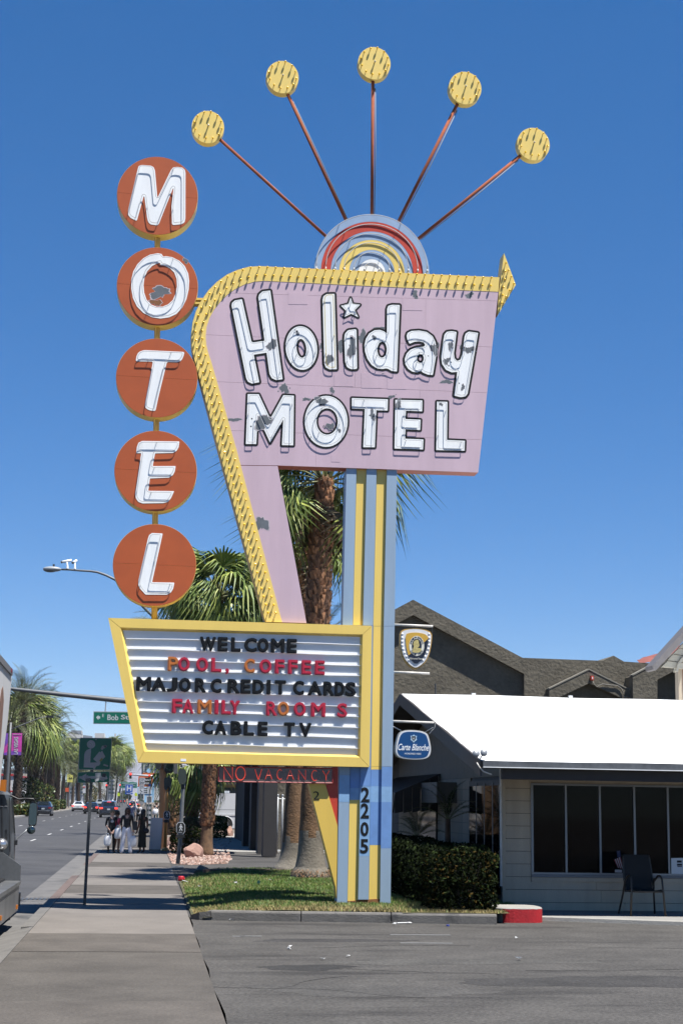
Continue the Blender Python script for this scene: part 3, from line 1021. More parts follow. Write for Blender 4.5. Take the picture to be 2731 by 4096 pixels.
# ---- changeable letters: things of their own, hung on the rails
LBLACK = mat('black_plastic', (0.007, 0.0075, 0.008), 0.5, spec=0.25)
LRED = mat('red_plastic', (0.46, 0.018, 0.045), 0.35)
LORG = mat('faded_orange_plastic', (0.50, 0.16, 0.03), 0.4)
rows = [
    (217, 'WELCOME', 'top', [('W', 484, 557, 0), ('E', 570, 615, 0), ('L', 634, 678, 0), ('C', 697, 755, 0), ('O', 760, 812, 0), ('M', 826, 888, 0), ('E', 903, 948, 0)]),
    (318, 'POOL COFFEE', 'second', [('P', 330, 376, 2), ('O', 379, 432, 1), ('O', 466, 520, 1), ('L', 538, 585, 1), (',', 606, 621, 1), ('C', 697, 745, 2), ('O', 770, 825, 1), ('F', 845, 888, 1), ('F', 908, 952, 1), ('E', 973, 1017, 1), ('E', 1037, 1082, 1)]),
    (418, 'MAJOR CREDIT CARDS', 'third', [('M', 178, 245, 0), ('A', 250, 318, 0), ('J', 324, 372, 0), ('O', 383, 437, 0), ('R', 460, 510, 0), ('C', 535, 585, 0), ('R', 617, 672, 0), ('E', 680, 725, 0), ('D', 737, 790, 0), ('I', 805, 821, 0), ('T', 843, 895, 0), ('C', 932, 982, 0), ('A', 1003, 1068, 0), ('R', 1078, 1127, 0), ('D', 1132, 1178, 0), ('S', 1183, 1232, 0)]),
    (521, 'FAMILY ROOMS', 'fourth', [('F', 350, 396, 1), ('A', 400, 450, 1), ('M', 472, 537, 2), ('I', 555, 570, 1), ('L', 587, 630, 1), ('Y', 628, 672, 1), ('R', 803, 852, 1), ('O', 857, 910, 2), ('O', 935, 990, 1), ('M', 1018, 1085, 1), ('S', 1145, 1190, 1)]),
    (620, 'CABLE TV', 'bottom', [('C', 495, 545, 0), ('A', 555, 608, 0), ('B', 632, 682, 0), ('L', 695, 742, 0), ('E', 762, 807, 0), ('T', 888, 938, 0), ('V', 962, 1017, 0)])]
ORD = ['first', 'second', 'third', 'fourth', 'fifth', 'sixth', 'seventh', 'eighth']
for yc, words, rowname, letters in rows:
    wl = words.split(); counts = [len(w) for w in wl]
    seq = []
    for w_ in wl:
        seq += [(w_, i) for i in range(len(w_))]
    k = 0
    for ch, x0, x1, cidx in letters:
        if ch == ',':
            lbl = 'small red plastic comma after the word POOL on the white letter board'
        else:
            w_, i = seq[k]; k += 1
            cn = ['black', 'red', 'orange'][cidx]
            lbl = f'{cn} plastic {ch}, {ORD[i]} letter of the word {w_} on the white letter board'
        xc = (x0 + x1) / 2; yy = yc + 0.0262 * (xc - 700)
        hh = 35.5
        y0, y1 = yy - hh, yy + hh
        if ch == ',':
            y0, y1 = yy + 14, yy + 43
        (a, b), (c, e) = z5([(x0 - 1, y0), (x1 + 1, y1)])
        d = MR + 0.040
        mb = MB().use([LBLACK, LRED, LORG][cidx])
        u0, v1 = SP.px(a, b, d); u1, v0 = SP.px(c, e, d)
        wd = 0.016
        lp = [[(u0 + wd + x * (u1 - u0 - 2 * wd), v0 + wd + y * (v1 - v0 - 2 * wd)) for x, y in l] for l in glyph_loops(ch)]
        fat, mid = sdf_contours(lp, [wd, -0.002], 0.0045)
        o_, h_ = nest(fat)
        mb.prism(SP, o_, d, d + 0.026, h_)
        for q in ([nest(mid)] if mid else []):
            mb.prism(SP, q[0], d + 0.0255, d + 0.036, q[1], back=False)
        solo('sign_letter', mb, None, lbl, 'sign letter', group='changeable letters on the letter board')

# ---- no vacancy box, brace and red fin below the board
VACF = mat('vacancy_glass', (0.13, 0.085, 0.075), 0.25, var=0.15, scale=5, spec=0.6)
nv = MB().use(VACF)
ND = 0.06
nvq = z4b([(391, 150), (1412, 166), (1410, 297), (391, 282)])
nv.prism(SP, SP.pts(nvq, ND), ND - 0.02, ND)
vac = part('vacancy_box', nv, None, sign)
fr = MB().use(mat('vacancy_red_frame', (0.30, 0.03, 0.03), 0.5, var=0.15, scale=6))
q = SP.pts(nvq, ND)
fr.prism(SP, [(a, b) for a, b in q], -0.22, ND - 0.021)
for i in range(4):
    j = (i + 1) % 4
    fr.tube([SP.w(*q[i], ND), SP.w(*q[j], ND)], 0.012, 6)
part('box_frame', fr, None, vac)
GHOST = mat('unlit_letter_backing', (0.20, 0.17, 0.15), 0.6)
seg = {'N': [[(0, 0), (0, 1), (1, 0), (1, 1)]], 'O': [[(0.5 + 0.5 * math.cos(t), 0.5 + 0.5 * math.sin(t)) for t in [2 * math.pi * i / 20 for i in range(21)]]],
       'V': [[(0, 1), (0.45, 0), (0.55, 0), (1, 1)]], 'A': [[(0, 0), (0.5, 1), (1, 0)], [(0.2, 0.4), (0.8, 0.4)]],
       'C': [[(0.55 + 0.5 * math.cos(t), 0.5 + 0.5 * math.sin(t)) for t in [math.pi * (0.3 + 1.4 * i / 14) for i in range(15)]]], 'Y': [[(0, 1), (0.5, 0.45), (1, 1)], [(0.5, 0.45), (0.5, 0)]]}
for ch, x0, x1, y0, y1, lit in [('N', 440, 516, 152, 264, 1), ('O', 545, 630, 150, 270, 1), ('V', 716, 778, 171, 262, 0), ('A', 810, 868, 174, 262, 0), ('C', 912, 965, 176, 264, 0), ('A', 1003, 1062, 178, 264, 0), ('N', 1107, 1170, 180, 268, 0), ('C', 1222, 1277, 182, 275, 0), ('Y', 1322, 1382, 185, 272, 0)]:
    tb = MB().use(NEON_RED)
    for s in seg[ch]:
        P = [SP.wp(*z4b([(x0 + (x1 - x0) * a, y1 + (y0 - y1) * b)])[0], ND + 0.02) for a, b in s]
        tb.tube(P, 0.0085 if lit else 0.006, 5)
    part('neon_letter', tb, None, vac)
    if not lit:
        gb = MB().use(GHOST)
        (a, b), (c, e) = z4b([(x0 + 8, y0 + 2), (x1 + 16, y1 + 8)])
        write_px(gb, SP, ch, a, b, c, e, ND, thick=0.002, offset=0.02)
        part('letter_backing', gb, None, vac)
fin = MB().use(RED)
fin.prism(SP, SP.pts(z4b([(1412, 152), (1461, 153), (1459, 690), (1340, 310), (1412, 300)]), -0.02), -0.25, -0.02)
part('red_fin', fin, None, sign)
brace = MB().use(mat('brace_yellow', (0.76, 0.52, 0.10), 0.45, var=0.05, scale=2, streak=True))
brace.prism(SP, SP.pts(z4b([(1200, 303), (1346, 303), (1456, 680), (1446, 1330), (1438, 1230)]), 0.0), -0.30, -0.004)
part('diagonal_brace', brace, None, sign)
n2 = MB().use(BLACK)
write_px(n2, SP, '2', *z4b([(1238, 370)])[0], *z4b([(1293, 446)])[0], 0.0, thick=0.003)
part('number', n2, None, sign)
# ---- bracket arms that carry the two small signs
PIPE = mat('white_pipe', (0.62, 0.59, 0.54), 0.4, var=0.2, scale=12)
zC = Z(1560, 2480, 4.125)
for (x0, y0), (x1, y1) in (((40, 76), (702, 102)), ((28, 857), (648, 882)), ((10, 1668), (722, 1694))):
    tb = MB().use(PIPE)
    a, b = zC([(x0, y0), (x1, y1)])
    tb.tube([SP.wp(*a, -0.2), SP.wp(*b, -0.2)], 0.020, 10)
    part('bracket_arm', tb, None, sign, smooth=True)

# ---- shield shaped card sign
CP = -0.2
shield = zC([(162, 185), (250, 145), (400, 128), (560, 145), (694, 208), (685, 380), (650, 560), (590, 690), (500, 780), (415, 820), (330, 775), (240, 680), (185, 560), (155, 380)])
def shrink(p, c, f):
    return [(c[0] + (x - c[0]) * f, c[1] + (y - c[1]) * f) for x, y in p]
cs = zC([(425, 420)])[0]
crd = thing('card_sign', 'gold and black shield shaped card sign with a helmeted head beside the post', 'hanging sign', SP.wp(*zC([(425, 820)])[0], CP))
GOLD = mat('gold_plastic', (0.60, 0.36, 0.05), 0.35, var=0.06, scale=8)
SILV = mat('silver_plastic', (0.72, 0.73, 0.74), 0.25, var=0.06, scale=20)
NAVY = mat('navy_plastic', (0.012, 0.015, 0.028), 0.3)
CREAM = mat('cream_print', (0.72, 0.70, 0.60), 0.5)
TAN = mat('gold_edge', (0.45, 0.27, 0.07), 0.5, var=0.15, scale=10)
mb = MB().use(TAN); mb.prism(SP, SP.pts(chaikin(shield), CP), CP - 0.09, CP); part('shield_rim', mb, None, crd)
mb = MB().use(SILV); mb.prism(SP, SP.pts(chaikin(shrink(shield, cs, 0.93)), CP), CP, CP + 0.012); pf = part('shield_face', mb, None, crd)
for y in range(230, 700, 62):
    for sx in (-1, 1):
        k = 1 - max(0, (y - 400) / 420) ** 1.6
        rb = MB().use(SILV); rb.sphere(SP.wp(*zC([(420 + sx * 222 * k, y)])[0], CP + 0.012), 0.022, 8, 5, (1, .5, 1)); part('raised_dimple', rb, None, crd, smooth=True)
core_ = zC([(248, 235), (330, 212), (440, 207), (560, 230), (622, 275), (618, 400), (585, 540), (520, 660), (420, 738), (330, 655), (285, 560), (255, 420)])
cp = SP.pts(chaikin(core_), CP)
(ax, ay), (bx, by) = SP.pts(zC([(296, 590), (622, 312)]), CP)
a, b = -(by - ay), bx - ax; L = math.hypot(a, b); a, b = a / L, b / L; c = a * ax + b * ay
mb = MB().use(GOLD); mb.prism(SP, clip(cp, -a, -b, -c), CP + .012, CP + .026); part('gold_field', mb, None, crd)
mb = MB().use(NAVY); mb.prism(SP, clip(cp, a, b, c), CP + .012, CP + .026); part('navy_field', mb, None, crd)
el = lambda rx, ry, d0, d1, m: MB().use(m).prism(SP, SP.pts(zC(ellipse(432, 430, rx, ry, 36)), CP), CP + d0, CP + d1)
part('cream_oval', el(124, 166, .026, .030, CREAM), None, crd)
part('dark_oval', el(80, 118, .030, .033, NAVY), None, crd)
headp = zC([(360, 530), (372, 470), (385, 440), (372, 400), (388, 350), (430, 325), (462, 340), (468, 380), (478, 415), (470, 440), (452, 446), (455, 462), (500, 470), (508, 510), (480, 535), (430, 546), (385, 540)])
mb = MB().use(mat('helmet_print', (0.50, 0.42, 0.16), 0.5, var=0.35, scale=60)); mb.prism(SP, SP.pts(headp, CP), CP + .033, CP + .036); part('helmeted_head', mb, None, crd)
tx = MB().use(NAVY)
def arc_text(txt, t0, t1, rx, ry, flip):
    for i, ch in enumerate(txt):
        if ch == ' ':
            continue
        t = math.radians(t0 + (t1 - t0) * i / (len(txt) - 1))
        x, y = 432 + rx * math.cos(t), 430 - ry * math.sin(t)
        (px_, py_) = zC([(x, y)])[0]
        u, v = SP.px(px_, py_, CP)
        r = (t - math.pi / 2) if not flip else (t + math.pi / 2)
        write(tx, SP, ch, u - .012, v - .016, u + .012, v + .016, CP + .030, thick=.002, rot=r)
arc_text('AMERICAN EXPRESS', 165, 15, 102, 143, False)
arc_text('CREDIT CARDS', 215, 325, 102, 143, True)
part('oval_lettering', tx, None, crd)
hb = MB().use(CREAM); write_px(hb, SP, 'Honored here', *zC([(318, 615)])[0], *zC([(540, 655)])[0], CP + .026, shear=.35, thick=.003); part('script_lettering', hb, None, crd)
for x in (180, 690):
    hg = MB().use(DARKSTEEL)
    hg.tube([SP.wp(*zC([(x, 100)])[0], CP - .02), SP.wp(*zC([(x, 215)])[0], CP - .02)], .006, 5)
    part('hanger', hg, None, crd)

# ---- rounded blue card sign
cb = thing('card_sign', 'rounded blue credit card sign with white script, hanging low off the blue post', 'hanging sign', SP.wp(*zC([(360, 2310)])[0], CP))
rim = zC([(175, 1838), (260, 1815), (400, 1815), (520, 1830), (600, 1862), (630, 1905), (660, 2020), (676, 2120), (668, 2200), (635, 2270), (560, 2300), (400, 2310), (220, 2295), (120, 2260), (80, 2190), (82, 2100), (100, 2010), (130, 1900)])
cc = zC([(378, 2070)])[0]
mb = MB().use(mat('grimy_metal_rim', (0.33, 0.32, 0.29), 0.4, var=0.25, scale=10)); mb.prism(SP, SP.pts(chaikin(rim), CP), CP - 0.13, CP); part('sign_box', mb, None, cb)
mb = MB().use(SILV); mb.prism(SP, SP.pts(chaikin(shrink(rim, cc, .965)), CP), CP, CP + .02); part('white_rim', mb, None, cb)
mb = MB().use(mat('card_blue', (0.006, 0.062, 0.20), 0.3, var=0.08, scale=8)); mb.prism(SP, SP.pts(chaikin(shrink(rim, cc, .885)), CP), CP + .02, CP + .024); part('blue_face', mb, None, cb)
tx = MB().use(WHITE)
write_px(tx, SP, 'Carte Blanche', *zC([(130, 2040)])[0], *zC([(636, 2158)])[0], CP + .024, shear=.38, thick=.003, offset=.008)
part('script_lettering', tx, None, cb)
tx = MB().use(WHITE); write_px(tx, SP, 'HONORED HERE', *zC([(238, 2190)])[0], *zC([(508, 2222)])[0], CP + .024, thick=.002); part('small_lettering', tx, None, cb)
cr_ = zC([(330, 1908), (360, 1912), (383, 1890), (408, 1912), (436, 1912), (428, 1950), (436, 1980), (405, 2000), (383, 2025), (362, 2000), (332, 1980), (340, 1945)])
mb = MB().use(mat('pale_crest', (0.45, 0.60, 0.72), 0.4)); mb.prism(SP, SP.pts(cr_, CP), CP + .024, CP + .027); part('crest', mb, None, cb)
mb = MB().use(NAVY); mb.prism(SP, SP.pts(zC([(350, 1918), (416, 1918), (414, 1965), (383, 1998), (352, 1965)]), CP), CP + .027, CP + .029)
part('crest_shield', mb, None, cb)
mb = MB().use(SILV); write_px(mb, SP, 'H', *zC([(368, 1935)])[0], *zC([(398, 1975)])[0], CP + .029, thick=.001)
part('crest_letter', mb, None, cb)
wr = MB().use(PIPE)
wr.tube([SP.wp(*zC([(25, 1745)])[0], CP), SP.wp(*zC([(180, 1825)])[0], CP - .05)], .008, 5)
wr.tube([SP.wp(*zC([(705, 1772)])[0], CP), SP.wp(*zC([(575, 1845)])[0], CP - .05)], .006, 5)
wr.tube([SP.wp(*zC([(740, 1700)])[0], CP), SP.wp(*zC([(735, 1770)])[0], CP - .02), SP.wp(*zC([(640, 1880)])[0], CP - .05)], .006, 5)
part('hanger_wire', wr, None, cb)
# ================================================================== GROUND
ASPH = mat('drive_asphalt', (0.070, 0.066, 0.061), 0.9, var=0.26, scale=0.9, bump=0.6, bscale=60, dark=(0.036, 0.034, 0.032), dscale=0.9, dthr=0.53, dstretch=(0.22, 1, 1), speck=(26, 0.34), spec=0.3)
ROADM = mat('road_asphalt', (0.056, 0.055, 0.056), 0.8, var=0.22, scale=0.5, bump=0.4, bscale=40, speck=(20, 0.25), dark=(0.032, 0.032, 0.035), dscale=0.16, dthr=0.55, spec=0.4)
CONC = mat('pavement_concrete', (0.090, 0.080, 0.070), 0.9, var=0.24, scale=1.2, bump=0.4, bscale=50, dark=(0.045, 0.040, 0.035), dscale=6.0, dthr=0.63, speck=(30, 0.2), spec=0.3)
CONC2 = mat('pavement_concrete_darker', (0.080, 0.072, 0.063), 0.9, var=0.24, scale=1.1, bump=0.4, bscale=50, dark=(0.042, 0.037, 0.032), dscale=5.0, dthr=0.62, speck=(30, 0.2), spec=0.3)
CONCL = mat('clean_concrete', (0.152, 0.136, 0.120), 0.9, var=0.16, scale=1.2, bump=0.3, bscale=50, dark=(0.07, 0.06, 0.052), dscale=6.0, dthr=0.66, speck=(30, 0.12))
KERBM = mat('kerb_concrete', (0.135, 0.128, 0.118), 0.9, var=0.2, scale=4, bump=0.4, bscale=40, dark=(0.07, 0.068, 0.066), dscale=2.2, dthr=0.56)
KERBL = mat('pale_kerb', (0.30, 0.29, 0.265), 0.9, var=0.12, scale=5, bump=0.3, bscale=40)
PAINTW = mat('road_paint', (0.40, 0.40, 0.39), 0.8, var=0.2, scale=3)
KRED = mat('kerb_red', (0.40, 0.012, 0.016), 0.55, var=0.12, scale=8, bump=0.3, bscale=30)
FADERED = mat('worn_red_kerb', (0.118, 0.085, 0.073), 0.9, var=0.25, scale=5)
DIRT = mat('dry_earth', (0.16, 0.13, 0.10), 0.95, var=0.2, scale=0.6)

g = MB().use(DIRT)
g.box(-6000, 6000, -200, 9000, -1.2, -0.30)
struct('ground', g)
r = MB().use(ROADM); r.box(-30, -1.78, -60, 1500, -0.3, -0.125); struct('road', r)
mk = bpy.data.objects.new('road_marking', None)
for xl_ in (-5.25, -8.75):
    for i in range(26):
        y = 24 + i * 12.2
        m = MB().use(PAINTW); m.box(xl_ - 0.055, xl_ + 0.055, y, y + 3.0, -0.126, -0.121)
        o = struct('road_marking', m)
m = MB().use(mat('gutter_concrete', (0.12, 0.115, 0.11), 0.9, var=0.2, scale=2, dark=(0.05, 0.05, 0.05), dscale=0.7, dthr=0.55))
m.box(-2.35, -1.79, -40, 300, -0.3, -0.119); struct('gutter', m)
# storm drain
gp = ground(195, 3597, -0.119)
dr = thing('storm_drain', 'iron storm drain grate in the gutter beside the green sign pole', 'drain grate', (gp.x, gp.y, -0.119))
GUTB = mat('grate_iron', (.075, .07, .068), .7)
fr = MB().use(DARKSTEEL)
fr.box(gp.x - .62, gp.x + .62, gp.y - .30, gp.y + .30, -0.118, -0.112); part('grate_frame', fr, None, dr)
for i in range(14):
    b = MB().use(GUTB); x = gp.x - .56 + i * .086
    b.box(x, x + .035, gp.y - .25, gp.y + .25, -0.112, -0.104); part('grate_bar', b, None, dr)

# pavement, slab by slab
SWL, SWR = -1.58, 0.73
sw = MB().use(CONC2); sw.box(SWL, SWR, 60, 400, -0.3, 0.0)
walk = struct('sidewalk', sw)
yj = [ground(150, 4005).y, ground(250, 3806).y, ground(300, 3733).y]
edges = [2.0, 6.5, 10.4, yj[0], yj[1], yj[2]]
while edges[-1] < 60:
    edges.append(edges[-1] + 3.05)
edges[-1] = 59.99
for i, (a, b) in enumerate(zip(edges, edges[1:])):
    mb = MB().use((CONCL if i % 4 else CONC) if a > yj[2] - .1 else (CONC if i % 3 else CONC2))
    zz_ = random.uniform(-0.004, 0.004)
    mb.box(SWL + 0.004, SWR - 0.004, a + 0.009, b - 0.009, -0.25, zz_)
    part('slab', mb, None, walk)
kb = MB().use(KERBM); kb.box(-1.62, -1.60, -1, 0, -0.3, -0.29)
kerb = struct('street_kerb', kb)
y = 2.0; i = 0
while y < 120:
    L = 3.05
    red = 28.5 < y < 36 or 44 < y < 52
    lowered = y < 22
    mb = MB().use(FADERED if red else KERBM)
    top = -0.01 if not lowered else -0.012
    x0 = -1.79 if not lowered else -2.05
    vs = [(x0, y + .006, -0.3), (SWL - .004, y + .006, -0.3), (SWL - .004, y + L - .006, -0.3), (x0, y + L - .006, -0.3),
          (x0 + (.03 if not lowered else .0), y + .006, top if not lowered else -0.10), (SWL - .004, y + .006, 0.0), (SWL - .004, y + L - .006, 0.0), (x0 + (.03 if not lowered else 0), y + L - .006, top if not lowered else -0.10)]
    mb.add(vs, [(3, 2, 1, 0), (4, 5, 6, 7), (0, 1, 5, 4), (1, 2, 6, 5), (2, 3, 7, 6), (3, 0, 4, 7)])
    part('kerb_stone', mb, None, kerb)
    y += L
# driveway
d = MB().use(ASPH)
edge = [(0.735, -3)] + [(0.735 + 0.035 * math.sin(k * 1.7) * random.random(), -3 + k * 0.9) for k in range(1, 34)]
poly = edge + [(0.735, 55), (45, 55), (45, -3)]
tri = tessellate_polygon([[Vector((a, b, 0)) for a, b in poly]])
d.add([(a, b, -0.006) for a, b in poly], [tuple(reversed(t)) if (poly[t[1]][0] - poly[t[0]][0]) * (poly[t[2]][1] - poly[t[0]][1]) - (poly[t[2]][0] - poly[t[0]][0]) * (poly[t[1]][1] - poly[t[0]][1]) < 0 else tuple(t) for t in tri])
struct('driveway', d)
for (x0, y0, x1, y1) in [(960, 3743, 1050, 3746), (1560, 3738, 1805, 3741), (1600, 3771, 1820, 3777), (930, 3744, 985, 3748)]:
    a, b = ground(x0, y0), ground(x1, y1)
    m = MB().use(mat('worn_paint', (0.13, 0.13, 0.128), 0.9, var=0.25, scale=6)); m.box(a.x, b.x, a.y - .06, a.y + .06, -0.005, -0.0015); struct('worn_marking', m)

# repaired patches and oil stains
rp = random.Random(23)
for k, (x, y, rx, ry, c) in enumerate(((1230, 3868, .55, .30, (.030, .029, .028)), (1850, 3845, 1.6, .35, (.070, .067, .062)), (1480, 3960, 1.2, .5, (.064, .061, .057)), (2420, 3925, 1.3, .6, (.044, .042, .040)), (1330, 3760, 1.2, .22, (.042, .040, .039)))):
    p = ground(x, y)
    ph = [rp.uniform(0, 6.3) for _ in range(4)]
    pp = []
    for i in range(40):
        t = 2 * math.pi * i / 40
        q = 1 + .16 * math.sin(2 * t + ph[0]) + .12 * math.sin(3 * t + ph[1]) + .08 * math.sin(7 * t + ph[2]) + rp.uniform(-.06, .06)
        pp.append((p.x + rx * q * math.cos(t), p.y + ry * q * math.sin(t)))
    mb = MB().use(mat('asphalt_stain_%s' % 'abcde'[k], c, .9, var=.3, scale=1.5, bump=.5, bscale=60, speck=(26, .34), spec=.3))
    mb.add([(a, b, -.0048) for a, b in pp], [tuple(range(40))])
    struct('asphalt_stain', mb)
# cracks in the asphalt
rc = random.Random(17)
CRK = mat('asphalt_crack', (0.016, 0.015, 0.014), 0.95)
for (x, y, dx, dy, n) in ((1250, 3790, 1.0, .15, 14), (1330, 3870, .8, -.35, 12), (2100, 3880, 1.0, .1, 16), (1700, 3990, -.9, .3, 15), (1080, 3960, .5, .7, 10), (2350, 3790, 1.0, -.12, 12)):
    p = ground(x, y); a = math.atan2(dy, dx); px_ = [(p.x, p.y)]
    for i in range(n):
        a += rc.uniform(-.5, .5) * .8
        a = .7 * a + .3 * math.atan2(dy, dx)
        px_.append((px_[-1][0] + .16 * math.cos(a), px_[-1][1] + .16 * math.sin(a)))
    mb = MB().use(CRK)
    for i in range(n):
        (x0, y0), (x1, y1) = px_[i], px_[i + 1]; w = .011 * rc.uniform(.5, 1.3)
        mb.add([(x0, y0 - w, -.0035), (x1, y1 - w, -.0035), (x1, y1 + w, -.0035), (x0, y0 + w, -.0035)], [(0, 1, 2, 3)])
    struct('asphalt_crack', mb)
# front kerb of the lawn
k0, k1 = ground(843, 3680), ground(2005, 3697)
kv = (k1 - k0); KL = kv.length; ku = kv.normalized(); kn = Vector((ku.y, -ku.x, 0))       # kn towards the camera
KH = 0.145
fk = MB().use(KERBM)
fk.box(-0.01, 0.01, 0, 0.01, -0.3, -0.29)
fkerb = struct('lawn_kerb', fk)
cuts_ = [0, KL * 0.31, KL * 0.62, KL * 0.985]
for a, b in zip(cuts_, cuts_[1:]):
    p, q = k0 + ku * (a + .008), k0 + ku * (b - .008)
    w = kn * -0.16
    mb = MB().use(KERBM)
    n = 10
    for i in range(n):
        pass
    prof = [(0, -0.1), (0.0, KH - 0.03), (0.012, KH - 0.008), (0.035, KH), (0.16, KH), (0.16, -0.1)]
    vs = [P_ + kn * -dd + Vector((0, 0, hh)) for P_ in (p, q) for dd, hh in prof]
    m_ = len(prof)
    fs = [(i, i + 1, i + 1 + m_, i + m_) for i in range(m_ - 1)] + [tuple(range(m_)), tuple(reversed(range(m_, 2 * m_)))]
    mb.add(vs, [tuple(reversed(f)) for f in fs])
    part('kerb_stone', mb, None, fkerb)
# rounded broken end
e0 = k0 - ku * 0.02
mb = MB().use(KERBM)
cpts = [(k0.x, k0.y), (k0.x - .18, k0.y + .05), (k0.x - .3, k0.y + .25), (k0.x - .30, k0.y + .55), (k0.x - .15, k0.y + .55), (k0.x - .12, k0.y + .28), (k0.x - kn.x * .16, k0.y - kn.y * .16)]
hts = [KH - .01, KH - .03, .06, .02, .02, .09, KH]
nn = len(cpts)
mb.add([(a, b, h) for (a, b), h in zip(cpts, hts)] + [(a, b, -.1) for a, b in cpts], [tuple(reversed(range(nn)))] + [(i, (i + 1) % nn, (i + 1) % nn + nn, i + nn) for i in range(nn)])
part('broken_kerb_end', mb, None, fkerb)

# red kerb end
kc = ground(2084, 3690)
isl = thing('kerb_island', 'rounded kerb end with a red painted face and grey top in the driveway', 'kerb', (kc.x, kc.y + 0.4, 0))
hw = abs(ground(2181, 3690).x - ground(1986, 3690).x) / 2
ol = []
for i in range(40):
    t = 2 * math.pi * i / 40
    ex = 3.2
    cx_ = abs(math.cos(t)) ** (2 / ex) * math.copysign(1, math.cos(t)); sy_ = abs(math.sin(t)) ** (2 / ex) * math.copysign(1, math.sin(t))
    ol.append((kc.x + hw * cx_, kc.y + 0.42 + 0.43 * sy_))
def lowprism(poly, z0, z1, m, inset=0.0):
    mb = MB().use(m); n = len(poly)
    c = (sum(a for a, b in poly) / n, sum(b for a, b in poly) / n)
    mb.add([(a, b, z0) for a, b in poly] + [(a, b, z1 - .015) for a, b in poly] + [(c[0] + (a - c[0]) * .97, c[1] + (b - c[1]) * .97, z1) for a, b in poly],
           [tuple(range(2 * n, 3 * n))] + [(i, (i + 1) % n, (i + 1) % n + n, i + n) for i in range(n)] + [(i + n, (i + 1) % n + n, (i + 1) % n + 2 * n, i + 2 * n) for i in range(n)])
    return mb
part('kerb_top', lowprism(ol, -.05, 0.225, KERBL), None, isl)
redp = [(a, b) for a, b in ol]
mb = MB().use(KRED)
for i in range(40):
    a, b = ol[i], ol[(i + 1) % 40]
    if (a[1] + b[1]) / 2 < kc.y + 0.75 and not (a[0] < kc.x - hw * .72):
        c = (kc.x, kc.y + .42)
        f = lambda p, k: (c[0] + (p[0] - c[0]) * k, c[1] + (p[1] - c[1]) * k)
        A1, B1 = f(a, 1.006), f(b, 1.006)
        mb.add([(A1[0], A1[1], -.03), (B1[0], B1[1], -.03), (B1[0], B1[1], .206 + .006 * math.sin(i * 2.3)), (A1[0], A1[1], .206 + .006 * math.sin(i * 2.3 - 2.3))], [(0, 1, 2, 3)])
part('red_paint', mb, None, isl)

# lawn
lawn_px = [(835, 3663), (780, 3655), (756, 3600), (738, 3550), (727, 3520), (756, 3500), (835, 3490), (1108, 3488), (1300, 3490), (1480, 3490)]
lw = [ground(x, y, 0.06) for x, y in lawn_px]
lawn_poly = [(p.x, p.y) for p in lw] + [(6.3, lw[-1].y), (6.3, 25.3)]
q1, q0 = k1 - kn * .155, k0 - kn * .155
lawn_poly += [(q1.x, q1.y), (q0.x, q0.y)]
LP = np.array(lawn_poly)
def inside(poly, x, y):
    ins = np.zeros(np.shape(x), bool)
    for i in range(len(poly)):
        ax, ay = poly[i]; bx, by = poly[(i + 1) % len(poly)]
        if ay != by:
            ins ^= ((ay > y) != (by > y)) & (x < ax + (y - ay) * (bx - ax) / (by - ay))
    return ins
def lawn_h(x, y):
    """gentle mound: kerb height in front, pavement height at the left edge"""
    a = np.clip((x - 0.75) / 1.3, 0, 1); a = a * a * (3 - 2 * a)
    return 0.02 + (LAWN_Z - 0.035) * a
SOIL = mat('lawn_soil', (0.072, 0.070, 0.026), 0.95, var=0.4, scale=2.2, dark=(0.15, 0.115, 0.05), dscale=1.3, dthr=0.55)
lm = MB().use(SOIL)
nx, ny = 40, 60
xs = np.linspace(0.3, 6.4, nx); ys = np.linspace(23.3, lw[-1].y, ny)
idx = {}
for i in range(nx):
    for j in range(ny):
        lm.v.append((xs[i], ys[j], float(lawn_h(xs[i], ys[j])) + 0.006 * math.sin(xs[i] * 5) * math.sin(ys[j] * 3)))
lpoly = [tuple(p) for p in lawn_poly]
for i in range(nx - 1):
    for j in range(ny - 1):
        if inside(lpoly, (xs[i] + xs[i + 1]) / 2, (ys[j] + ys[j + 1]) / 2):
            lm.f.append((i * ny + j, (i + 1) * ny + j, (i + 1) * ny + j + 1, i * ny + j + 1)); lm.m.append(0); lm.sm.append(True)
struct('lawn', lm)
